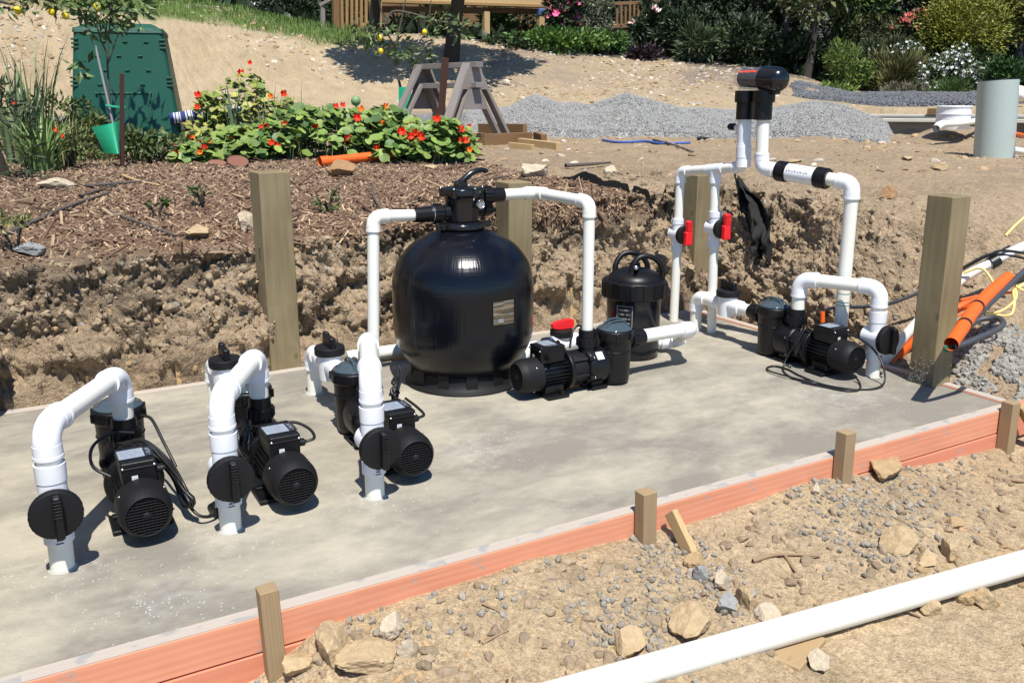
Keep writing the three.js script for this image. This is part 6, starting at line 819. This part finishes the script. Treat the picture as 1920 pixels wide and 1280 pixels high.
B('ivy_bank', 'ivy with shade put into its leaf colour trailing down the bank left of the bright ivy', [4.174, 2.085, -9.721], 15.6, 60, 24, { n: 1500, size: 0.085, geo: BROAD, c1: DARK1, c2: MID1, clumps: 24, rz: 0.6, cat: 'ivy' });  // shade painted as darker leaf colours of the same ivy
B('rhododendron', 'tall shrub with bright pink flower heads beside the deck', [5.556, 2.737, -10.057], 16.6, 32, 48, { n: 1100, size: 0.13, c1: DARK1, c2: MID1, bloom: [[70, 0.085, [0.75, 0.05, 0.22], [0.85, 0.22, 0.40]]] });
B('variegated_shrub', 'rounded grey green variegated shrub right of the pink flowers', [6.117, 2.750, -9.923], 16.8, 36, 46, { n: 2600, size: 0.06, c1: GREY1, c2: [0.30, 0.30, 0.19], clumps: 36 });
B('green_shrub', 'fresh green mounded shrub at the right end of the ivy', [5.931, 2.185, -9.075], 16, 28, 28, { n: 1600, size: 0.06, c1: [0.04, 0.10, 0.012], c2: [0.09, 0.19, 0.03] });
B('pale_rose_bush', 'dark bush with a few pale pink roses before the brown fence', [7.068, 2.543, -9.471], 17, 40, 48, { n: 1600, c2: MID1, bloom: [[16, 0.12, [0.75, 0.5, 0.45], [0.8, 0.62, 0.58]]] });
B('purple_shrub', 'dark purple leaved shrub low on the bank right of the ivy', [6.320, 1.941, -8.533], 15.8, 42, 14, { n: 900, c1: [0.02, 0.012, 0.014], c2: [0.05, 0.025, 0.03] });
B('dark_shrub', 'broad dark shrub at the top of the pale bank above the humps', [7.295, 2.261, -8.770], 16.6, 75, 44, { n: 2800 });
B('strappy_shrub', 'dark spiky leaved clump on the bank edge under the broad dark shrub', [6.947, 2.102, -8.147], 15.9, 40, 24, { n: 700, geo: NARROW, size: 0.24, c1: MID1, c2: [0.08, 0.10, 0.05] });
B('lime_plant', 'small plant with glowing lime leaves among the dark shrubs', [7.411, 2.280, -8.137], 16.2, 16, 24, { n: 260, size: 0.1, geo: BROAD, c1: LIME1, c2: [0.36, 0.46, 0.12], clumps: 9 });
B('dark_shrub', 'dark shrub behind the clear chlorinator cell', [7.768, 2.080, -7.806], 16.2, 60, 46, { n: 2600 });
B('dark_shrub', 'dark shrub left of the grey shed', [9.265, 2.724, -8.860], 18, 60, 70, { n: 2800 });
B('dark_shrub', 'dark undergrowth below the grey shed wall', [8.533, 1.841, -7.317], 16.4, 60, 48, { n: 2800, c2: MID1 });
B('yellow_green_shrub', 'low yellow green shrub above the second gravel heap', [7.850, 1.326, -5.987], 15, 40, 14, { n: 900, size: 0.08, c1: LIME1, c2: LIME2 });
B('lime_shrub', 'feathery lime shrub right of the tree trunks', [8.740, 1.789, -6.486], 16, 40, 38, { n: 2200, size: 0.09, geo: NARROW, c1: MID2, c2: LIME2, clumps: 30 });
B('lime_shrub', 'smaller lime shrub at the right foot of the feathery one', [8.589, 1.575, -6.044], 15.6, 22, 24, { n: 900, size: 0.08, c1: MID2, c2: LIME2 });
B('grassy_shrub', 'grey green tussocky bush crowned with small cream daisies', [9.433, 1.878, -6.273], 16.4, 46, 26, { n: 2600, geo: NARROW, size: 0.16, c1: [0.06, 0.08, 0.03], c2: [0.12, 0.14, 0.06], up: 0.9, spread: 0.35, bloom: [[100, 0.03, CREAM, WHITE, 'blossom', 0.8]] });
B('grassy_shrub', 'yellowish tussock grass below the cream daisies', [9.073, 1.589, -5.759], 15.8, 45, 34, { n: 2800, geo: NARROW, size: 0.2, c1: [0.10, 0.11, 0.03], c2: [0.20, 0.18, 0.07], up: 0.9, spread: 0.35 });
B('daisy_bush', 'cluster of white daisies at the top of the flower border', [9.300, 1.904, -5.792], 16, 26, 18, { n: 900, geo: NARROW, size: 0.08, c1: MID1, c2: MID2, bloom: [[110, 0.032, WHITE, WHITE, 'blossom', 0.5]] });
B('daisy_bush', 'white daisies trailing down to the dark gravel', [9.030, 1.495, -5.148], 15.4, 22, 36, { n: 1000, geo: NARROW, size: 0.08, c1: MID1, c2: MID2, bloom: [[120, 0.032, WHITE, WHITE]] });
B('daisy_bush', 'largest white daisy bush left of the standing grey pipe', [9.450, 1.666, -4.900], 15.6, 42, 30, { n: 1400, geo: NARROW, size: 0.08, c1: MID1, c2: MID2, bloom: [[200, 0.034, WHITE, WHITE]] });
B('daisy_bush', 'white daisy bush half hidden behind the standing grey pipe', [9.421, 1.502, -4.584], 15.4, 24, 26, { n: 800, geo: NARROW, size: 0.08, c1: MID1, c2: MID2, bloom: [[70, 0.034, WHITE, WHITE]] });
B('green_shrub', 'low green growth between the daisies and the dark gravel', [9.066, 1.333, -4.753], 15.2, 50, 18, { n: 1500, geo: NARROW, size: 0.1, c1: [0.05, 0.10, 0.02], c2: [0.11, 0.17, 0.04], up: 0.8 });
B('grey_leaf_shrub', 'grey brown twiggy shrub behind the second gravel heap', [8.555, 1.321, -5.284], 15.1, 40, 16, { n: 1100, geo: NARROW, size: 0.08, c1: [0.12, 0.10, 0.06], c2: [0.22, 0.20, 0.13] });
B('olive_shrub', 'olive shrub below the red flower heads', [10.165, 2.340, -7.119], 17.5, 50, 30, { n: 1700, size: 0.08, c1: OLIVE1, c2: OLIVE2, geo: NARROW });
B('red_flowered_shrub', 'shrub topped by coral red flower heads left of the clipped bush', [10.243, 2.341, -6.534], 17.2, 52, 28, { n: 1900, size: 0.09, c1: MID1, c2: OLIVE1, bloom: [[95, 0.085, [0.55, 0.10, 0.09], [0.68, 0.25, 0.22], 'blossom', 0.7]] });
B('olive_shrub', 'olive green growth between the lime shrub and the shed', [10.178, 2.333, -7.882], 18, 55, 34, { n: 1800, size: 0.09, c1: OLIVE1, c2: [0.10, 0.12, 0.03] });
B('clipped_bush', 'large rounded golden green bush at the upper right', [10.409, 2.255, -5.623], 16.8, 76, 66, { n: 15000, size: 0.07, c1: [0.10, 0.125, 0.012], c2: [0.30, 0.29, 0.035], clumps: 190 });
B('dark_shrub', 'dark shrub in the shade under the golden bush', [10.480, 1.841, -5.696], 16.9, 80, 28, { n: 2400 });
B('hedge_plant', 'deep green low hedge right of the standing grey pipe', [9.661, 1.572, -4.208], 15.4, 62, 22, { n: 2600, size: 0.09, c1: [0.02, 0.06, 0.012], c2: [0.06, 0.13, 0.03] });
B('dark_shrub', 'dark shrub at the right edge above the low hedge', [11.842, 2.145, -5.626], 18, 45, 60, { n: 2200, c2: MID1 });
// trees with trunks
function tree(label, base, D, crownC, rw, rh, n, o = {}) {
  const y0 = H(base[0], base[2]); const t = thing('tree', label, 'tree', [base[0], y0 - 0.1, base[2]]); const c = V(crownC[0] - base[0], crownC[1] - y0 + 0.1, crownC[2] - base[2]); const r = V(PX(rw, D), PX(rh, D), PX(rw, D) * 0.8);
  const R = o.r ?? 0.09; part('trunk', taper([[0, 0, 0], [c.x * 0.15 + rr(-0.1, 0.1), c.y * 0.4, c.z * 0.15], [c.x * 0.7, c.y * 0.85, c.z * 0.7]], R, R * 0.5, 20, 9), o.bark ?? M.bark, t);
  const cl = crownInto(t, c, r, { n, size: o.size ?? 0.15, c1: o.c1 ?? DARK1, c2: o.c2 ?? DARK2, clumps: o.clumps ?? 34, name: 'crown', geo: o.geo });
  for (let i = 0; i < 5; i++) { const q = cl[i][0]; part('limb', taper([[c.x * 0.3, c.y * 0.55, c.z * 0.3], [mix(c.x * 0.5, q.x, 0.5), mix(c.y * 0.7, q.y, 0.5), mix(c.z * 0.5, q.z, 0.5)], [q.x, q.y, q.z]], R * 0.45, 0.012, 12, 6), o.bark ?? M.bark, t); }
  return t;
}
tree('leaning dark trunked tree before the deck whose crown rises out of view', [2.770, 1.822, -8.986], 14.3, [2.627, 3.866, -7.602], 115, 80, 5600, { r: 0.13, bark: M.darkBark });
tree('dark tree over the deck stair with its crown out of view', [2.010, 2.000, -10.293], 15.2, [1.666, 3.892, -8.277], 100, 70, 4400, { r: 0.10, bark: M.darkBark });
tree('slim tree at the left of the grey shed', [8.845, 1.912, -7.860], 17, [8.721, 3.251, -7.988], 70, 60, 1700, { r: 0.07, c2: MID1 });
tree('slim dark tree just in front of the grey shed wall', [8.320, 1.611, -6.959], 16, [8.384, 2.946, -6.889], 60, 45, 1100, { r: 0.075, bark: M.darkBark, c1: MID1, c2: OLIVE2 });
tree('tree with angled limbs crossing the pale shed roof', [9.238, 1.903, -7.435], 17, [9.498, 2.946, -7.138], 60, 45, 1100, { r: 0.06, bark: M.darkBark, c1: MID1, c2: LIME1 });
tree('tall dark tree behind the golden bush', [12.582, 2.110, -6.326], 19, [12.360, 3.503, -6.667], 130, 90, 3200, { c2: MID1 });
tree('tree with yellowing leaves in the upper right corner', [11.448, 2.286, -5.312], 17.5, [11.463, 2.703, -5.287], 50, 45, 1500, { c1: OLIVE1, c2: [0.22, 0.20, 0.04] });
tree('dark background tree above the red flowers', [12.441, 2.507, -8.269], 20, [12.401, 3.211, -8.321], 110, 60, 3400, { c2: MID1 });
tree('dark background tree behind the shed roof', [13.337, 2.781, -10.342], 22, [13.226, 3.517, -10.471], 120, 60, 3000, {});
tree('dark background tree above the lime leaves', [10.225, 2.589, -10.712], 20, [10.200, 3.225, -10.736], 110, 70, 3800, { c2: MID1 });
tree('dark background tree right of the brown fence', [9.632, 2.755, -11.899], 20.5, [9.617, 3.250, -11.912], 90, 65, 3200, {});
tree('dark background tree behind the variegated shrub', [8.824, 2.854, -13.766], 21.5, [8.714, 3.438, -13.841], 100, 60, 3000, {});
tree('dark background tree beyond the deck', [7.075, 3.025, -15.430], 22, [7.078, 3.503, -15.428], 130, 70, 3400, {});
tree('dark background tree behind the stair rail', [4.329, 2.933, -15.614], 21, [4.344, 3.385, -15.608], 130, 80, 3600, {});
tree('dark background tree left of the stair rail', [2.298, 3.042, -15.262], 20, [2.266, 3.410, -15.272], 110, 60, 3000, {});
tree('dark background tree above the head of the lawn', [0.871, 3.311, -16.655], 21, [0.790, 3.631, -16.672], 120, 50, 2600, {});
B('dark_shrub', 'shrub at the top of the lawn above the young lemon tree', [-1.248, 3.316, -14.975], 19, 70, 24, { n: 1300 });
// ---------------------------------------------------------------- scattered stuff
{
  const rr3 = () => new THREE.Quaternion().setFromEuler(new THREE.Euler(rr(0, 6), rr(0, 6), rr(0, 6)));
  const chip = new THREE.BoxGeometry(1, 0.12, 0.16); const chipM = std({ color: col(1, 1, 1), roughness: 0.95, map: dustMap });
  const chipC = () => { const t = rnd(); const k = rr(0.65, 1.3); return t < 0.42 ? col(0.22 * k, 0.14 * k, 0.09 * k) : t < 0.76 ? col(0.37 * k, 0.255 * k, 0.17 * k) : t < 0.93 ? col(0.55 * k, 0.39 * k, 0.25 * k) : col(0.10 * k, 0.06 * k, 0.04 * k); };
  let L = []; scatterOn((x, y, z, ny, fl, D, a, d) => fl > 0.15 && d < 7 ? fl * 7800 * (0.35 + sst(4, 5.5, D) * -0.1 + 0.65) : 0, 90000, (P, N) => { const s = Math.pow(rnd(), 2.6); L.push([lay(P, N, mix(0.018, 0.10, s), rr(0.02, 0.06), mix(0.025, 0.045, s), 0.5, 0.004), chipC()]); }); instances('wood_chips', chip, chipM, L).userData.label = 'brown chipped wood mulch over the garden slope'; scene.children.at(-1).userData.category = 'mulch';
  L = []; scatterOn((x, y, z, ny, fl, D, a, d) => fl > 0.3 && d < 7 ? 120 : 0, 2200, (P, N) => { const k = rr(0.6, 1.3); L.push([lay(P, N, rr(0.10, 0.34), rr(0.03, 0.07), rr(0.03, 0.08), 0.25, 0.008), rnd() < 0.5 ? col(0.16 * k, 0.095 * k, 0.06 * k) : col(0.42 * k, 0.30 * k, 0.19 * k)]); }); instances('bark_strands', chip, chipM, L).userData.label = 'long strands of bark and twig lying over the mulch'; scene.children.at(-1).userData.category = 'mulch';
  // pebbles and crumbs of earth
  const peb = stoneGeo(14, 2, 9, 0.2, 0.35); const pebM = std({ color: col(1, 1, 1), roughness: 1, map: dustMap });
  L = []; scatterOn((x, y, z, ny, fl, D, a, d) => { if (fl > 0.5 || D > 9) return 0; const m = bankMask(x, z); if (m < 0.5) return 1300 * clamp(0.35 + 1.3 * fbm(x * 2.2, z * 2.2, 31, 3)); return d < 0.4 ? 500 : x > 0 ? 700 * clamp(0.4 + fbm(x * 1.5, z * 1.5, 12, 3)) : 420; }, 42000, (P, N) => { const s = mix(0.0022, 0.017, Math.pow(rnd(), 4.5)); const k = rr(0.75, 1.15), f = bankMask(P.x, P.z) < 0.5 ? 1.18 : 1; L.push([lay(P, N, s * rr(0.8, 1.5), s * rr(0.5, 0.9), s, 0.7, s * 0.25), rnd() < 0.12 ? col(0.34 * k, 0.32 * k, 0.28 * k) : col(0.37 * k * f, 0.255 * k * f, 0.14 * k * f)]); }); instances('pebbles', peb, pebM, L).userData.label = 'small stones and crumbs of earth on the bare ground'; scene.children.at(-1).userData.category = 'pebbles';
  L = []; scatterOn((x, y, z, ny, fl, D, a, d) => D > 12.3 && D < 15.8 && a > -3 && a < 50 ? 240 * clamp(0.3 + fbm(x, z, 5, 3) * 1.5 + (a > 28 ? 0.4 : 0)) : D > 6 && D < 12.3 && fl < 0.3 && a > 22 ? 26 : 0, 20000, (P, N) => { const s = mix(0.008, 0.045, Math.pow(rnd(), 3.5)), k = rr(0.7, 1.3); L.push([lay(P, N, s * rr(0.9, 1.6), s * 0.6, s, 0.6, s * 0.15), rnd() < 0.35 ? col(0.52 * k, 0.46 * k, 0.38 * k) : col(0.38 * k, 0.27 * k, 0.16 * k)]); }); instances('stones', peb, pebM, L).userData.label = 'loose pale stones strewn over the far bank and yard'; scene.children.at(-1).userData.category = 'stones';
  // grey concrete crumbs spilt along the boards
  const spots = [[[-1.160, -0.150, 2.114], 0.30, 312], [[-1.127, -0.170, 2.194], 0.27, 228], [[-0.849, -0.150, 2.036], 0.30, 252], [[-1.160, -0.120, 1.907], 0.15, 144], [[-1.857, -0.130, 2.017], 0.14, 156], [[-2.058, -0.150, 2.223], 0.21, 180], [[-2.188, -0.150, 2.233], 0.18, 156], [[-1.830, -0.150, 2.199], 0.12, 102], [[-1.277, -0.180, 2.355], 0.15, 132], [[-0.565, -0.150, 1.932], 0.33, 198], [[-2.487, -0.140, 2.052], 0.18, 54], [[-2.301, -0.120, 1.956], 0.18, 54], [[-2.780, -0.120, 2.013], 0.09, 48], [[-3.044, -0.140, 1.952], 0.11, 84], [[-2.630, -0.120, 2.033], 0.15, 48], [[-2.181, -0.170, 2.359], 0.15, 72], [[-1.894, -0.160, 2.355], 0.15, 90]];
  L = []; for (const [c, r, n] of spots) for (let i = 0; i < n; i++) { const x = c[0] + (rnd() + rnd() + rnd() - 1.5) * r, z = c[2] + (rnd() + rnd() + rnd() - 1.5) * r * 0.8; if (z < 1.955) continue; const s = mix(0.002, 0.0115, Math.pow(rnd(), 2.8)), k = rr(0.75, 1.2); L.push([new THREE.Matrix4().compose(V(x, groundAt(x, z) + s * 0.3, z), rr3(), V(s * rr(0.8, 1.4), s, s)), col(0.335 * k, 0.30 * k, 0.25 * k)]); }
  instances('concrete_crumbs', stoneGeo(21, 3, 8, 0.5, 0.4), pebM, L).userData.label = 'grey crumbs of spilt concrete along the front boards'; scene.children.at(-1).userData.category = 'concrete crumbs';
  L = []; for (let i = 0; i < 4200; i++) { const x = 0.34 + (rnd() + rnd() - 1) * 0.26, z = 1.70 + (rnd() + rnd() - 1) * 0.22 - (x - 0.3) * 0.3; if (noise(x * 14, z * 14, 3) < -0.3) continue; if (x < 0.09) continue; const s = mix(0.005, 0.018, Math.pow(rnd(), 2)), k = rr(0.75, 1.2); L.push([new THREE.Matrix4().compose(V(x, groundAt(x, z) + s * rr(-0.2, 0.7), z), rr3(), V(s * rr(0.8, 1.4), s, s)), col(0.33 * k, 0.315 * k, 0.285 * k)]); }
  for (let i = 0; i < 260; i++) { const h = 0.13 * rnd() * rnd() + 0.005, s = rr(0.002, 0.006), k = rr(0.6, 1); L.push([new THREE.Matrix4().compose(V(-0.0645, h, 1.558 + rr(-0.058, 0.058)), rr3(), V(s * 0.6, s, s)), col(0.26 * k, 0.255 * k, 0.24 * k)]); }
  instances('concrete_splash', stoneGeo(22, 3, 8, 0.6, 0.4), pebM, L).userData.label = 'heap of set grey concrete splashes on the right bank by the corner'; scene.children.at(-1).userData.category = 'concrete splash';
  // clods on the cut face
  L = []; scatterOn((x, y, z, ny, fl, D, a, d) => ny < 0.75 && d < 0.6 && d > 0.09 && fl < 0.4 ? 900 : 0, 11000, (P, N) => { const s = mix(0.003, 0.026, Math.pow(rnd(), 3.4)), k = rr(0.75, 1.15); const dk = P.y > 0.45 && P.z < 0 && rnd() < 0.6 ? 0.45 : 1; L.push([lay(P, N, s * rr(0.8, 1.5), s * rr(0.6, 1), s, 1, s * 0.1), col(0.37 * k * dk, 0.28 * k * dk, 0.185 * k * dk)]); }); instances('earth_clods', stoneGeo(15, 3, 11, 0.35, 0.3), pebM, L).userData.label = 'clods of earth on the cut face of the bank'; scene.children.at(-1).userData.category = 'clods';
  // rootlets hanging from the face
  const roots = []; let rc = 0; scatterOn((x, y, z, ny, fl, D, a, d) => ny < 0.7 && d < 0.5 && d > 0.09 ? (y > 0.3 ? 60 : 25) * (x > 0.1 && z > 0.1 && z < 0.75 && y > 0.3 ? 18 : 1) : 0, 760, (P, N) => { rc++; const l = rr(0.04, 0.16), p = [P.clone().addScaledVector(N, -0.01)]; let q = P.clone().addScaledVector(N, 0.012); for (let i = 0; i < 5; i++) { p.push(q.clone()); q = q.clone().add(V(rr(-1, 1) * l * 0.25, -l * rr(0.02, 0.3), rr(-0.2, 0.4) * l * 0.2).addScaledVector(N, rr(-0.1, 0.25) * l * 0.4)); } roots.push(taper(p, rr(0.0013, 0.004), 0.0008, 9, 4)); });
  const ro = stuff(part('rootlets', roots, M.root, scene)); ro.userData.label = 'thin pale roots hanging out of the cut bank'; ro.userData.category = 'roots';
  // sticks in the mulch, each its own
  const sticks = [[[-2.837, 0.769, -1.769], [-2.701, 0.747, -1.310], 0.009, 'pale thin stick lying left of the tall post in the mulch', 'pale'], [[-3.461, 0.644, -0.540], [-2.974, 0.738, -1.150], 0.012, 'long dark stick slanting across the left of the mulch'], [[-3.117, 0.733, -1.080], [-2.902, 0.752, -1.444], 0.008, 'brown stick upright of the long dark stick'], [[-3.046, 0.693, -0.825], [-2.788, 0.618, -0.342], 0.010, 'dark stick pointing down to the bank edge left of the post'], [[-3.061, 0.753, -1.458], [-2.705, 0.755, -1.472], 0.010, 'brown stick across the middle of the left mulch'], [[-3.422, 0.683, -0.790], [-3.368, 0.646, -0.560], 0.006, 'pale splinter at the left of the mulch', 'pale'], [[-1.502, 0.817, -2.756], [-1.306, 0.808, -2.360], 0.008, 'brown stick left of the orange pipe end'], [[-1.775, 0.669, -0.381], [-1.639, 0.739, -0.854], 0.008, 'short twig left of the drum valve head'], [[-0.287, 0.774, -0.962], [0.086, 0.786, -0.986], 0.014, 'dark branch lying behind the big pale stone'], [[1.753, 0.856, -2.646], [1.025, 0.813, -1.250], 0.010, 'forked brown twig beside the blue hose'], [[-0.562, 0.768, -1.003], [-1.145, 0.742, -0.704], 0.007, 'thin brown twig right of the drum handle']];
  for (const [a, b, r, label, tone] of sticks) { const A = at3(a, r * 1.5), C = at3(b, r * 1.5), m = [(A[0] + C[0]) / 2 + rr(-0.03, 0.03), 0, (A[2] + C[2]) / 2 + rr(-0.03, 0.03)]; m[1] = groundAt(m[0], m[2]) + r * 2; single('stick', label, 'stick', taper([A, m, C], r, r * 0.5, 14, 7), tone ? M.pale : M.bark); }
  const fs = (label, pts, r) => single('stick', label, 'stick', taper(pts.map(p => at3(p, r)), r, r * 0.5, 18, 7), M.root);
  fs('knotty brown root lying above the white pipe in the right dirt', [[-1.654, -0.170, 2.187], [-1.581, -0.170, 2.201], [-1.531, -0.170, 2.216], [-1.459, -0.170, 2.263]], 0.007); fs('short root end forking from the knotty brown root', [[-1.547, -0.170, 2.210], [-1.564, -0.170, 2.252], [-1.581, -0.170, 2.296]], 0.006); fs('straight brown stick under the shadow of the white pipe', [[-1.435, -0.200, 2.472], [-1.419, -0.200, 2.521], [-1.401, -0.200, 2.566]], 0.006); fs('thin twig on the dirt left of the white pipe', [[-2.485, -0.150, 2.064], [-2.462, -0.150, 2.095], [-2.446, -0.150, 2.123]], 0.004); fs('bent twig near the bottom of the dirt', [[-2.541, -0.160, 2.171], [-2.502, -0.160, 2.168], [-2.460, -0.160, 2.161]], 0.004); fs('reddish splinter beside the largest rock at the board', [[-2.829, -0.120, 1.985], [-2.812, -0.120, 1.969], [-2.810, -0.100, 1.984]], 0.005); fs('flat brown stick near the right edge before the corner stake', [[-0.351, -0.180, 2.116], [-0.314, -0.180, 2.154], [-0.236, -0.180, 2.187]], 0.007);
  // grass
  const blade = leafGeo(0.07, 0.01); L = []; scatterOn((x, y, z, ny, fl, D, a, d) => D > 14.5 && D < 18 && a < 20.5 && a > -4 ? 900 : 0, 36000, (P, N) => { const s = rr(0.05, 0.14); L.push([new THREE.Matrix4().compose(P, new THREE.Quaternion().setFromEuler(new THREE.Euler(rr(-0.6, 0.6), rr(0, 6.28), rr(-0.6, 0.6))), V(s * 1.4, s, s)), shade([0.06, 0.12, 0.018], [0.16, 0.23, 0.05])]); }); instances('grass', blade, leafM, L).userData.label = 'short green grass on the slope at the upper left'; scene.children.at(-1).userData.category = 'grass';
  const und = []; scatterOn((x, y, z, ny, fl, D, a, d) => D > 15.9 && D < 34 && a > 6 && a < 64 ? (D < 20 ? 26 : 20) : 0, 24000, (P, N) => { const s = rr(0.12, 0.34); und.push([leafMat(P, V(0, 0.8, 0.4), s, 0.8), shade([0.012, 0.022, 0.008], [0.035, 0.055, 0.016])]); }); instances('undergrowth', BROAD, leafM, und).userData.label = 'dark undergrowth on the hillside behind the shrubs'; scene.children.at(-1).userData.category = 'undergrowth';
}
renderer.render(scene, camera);
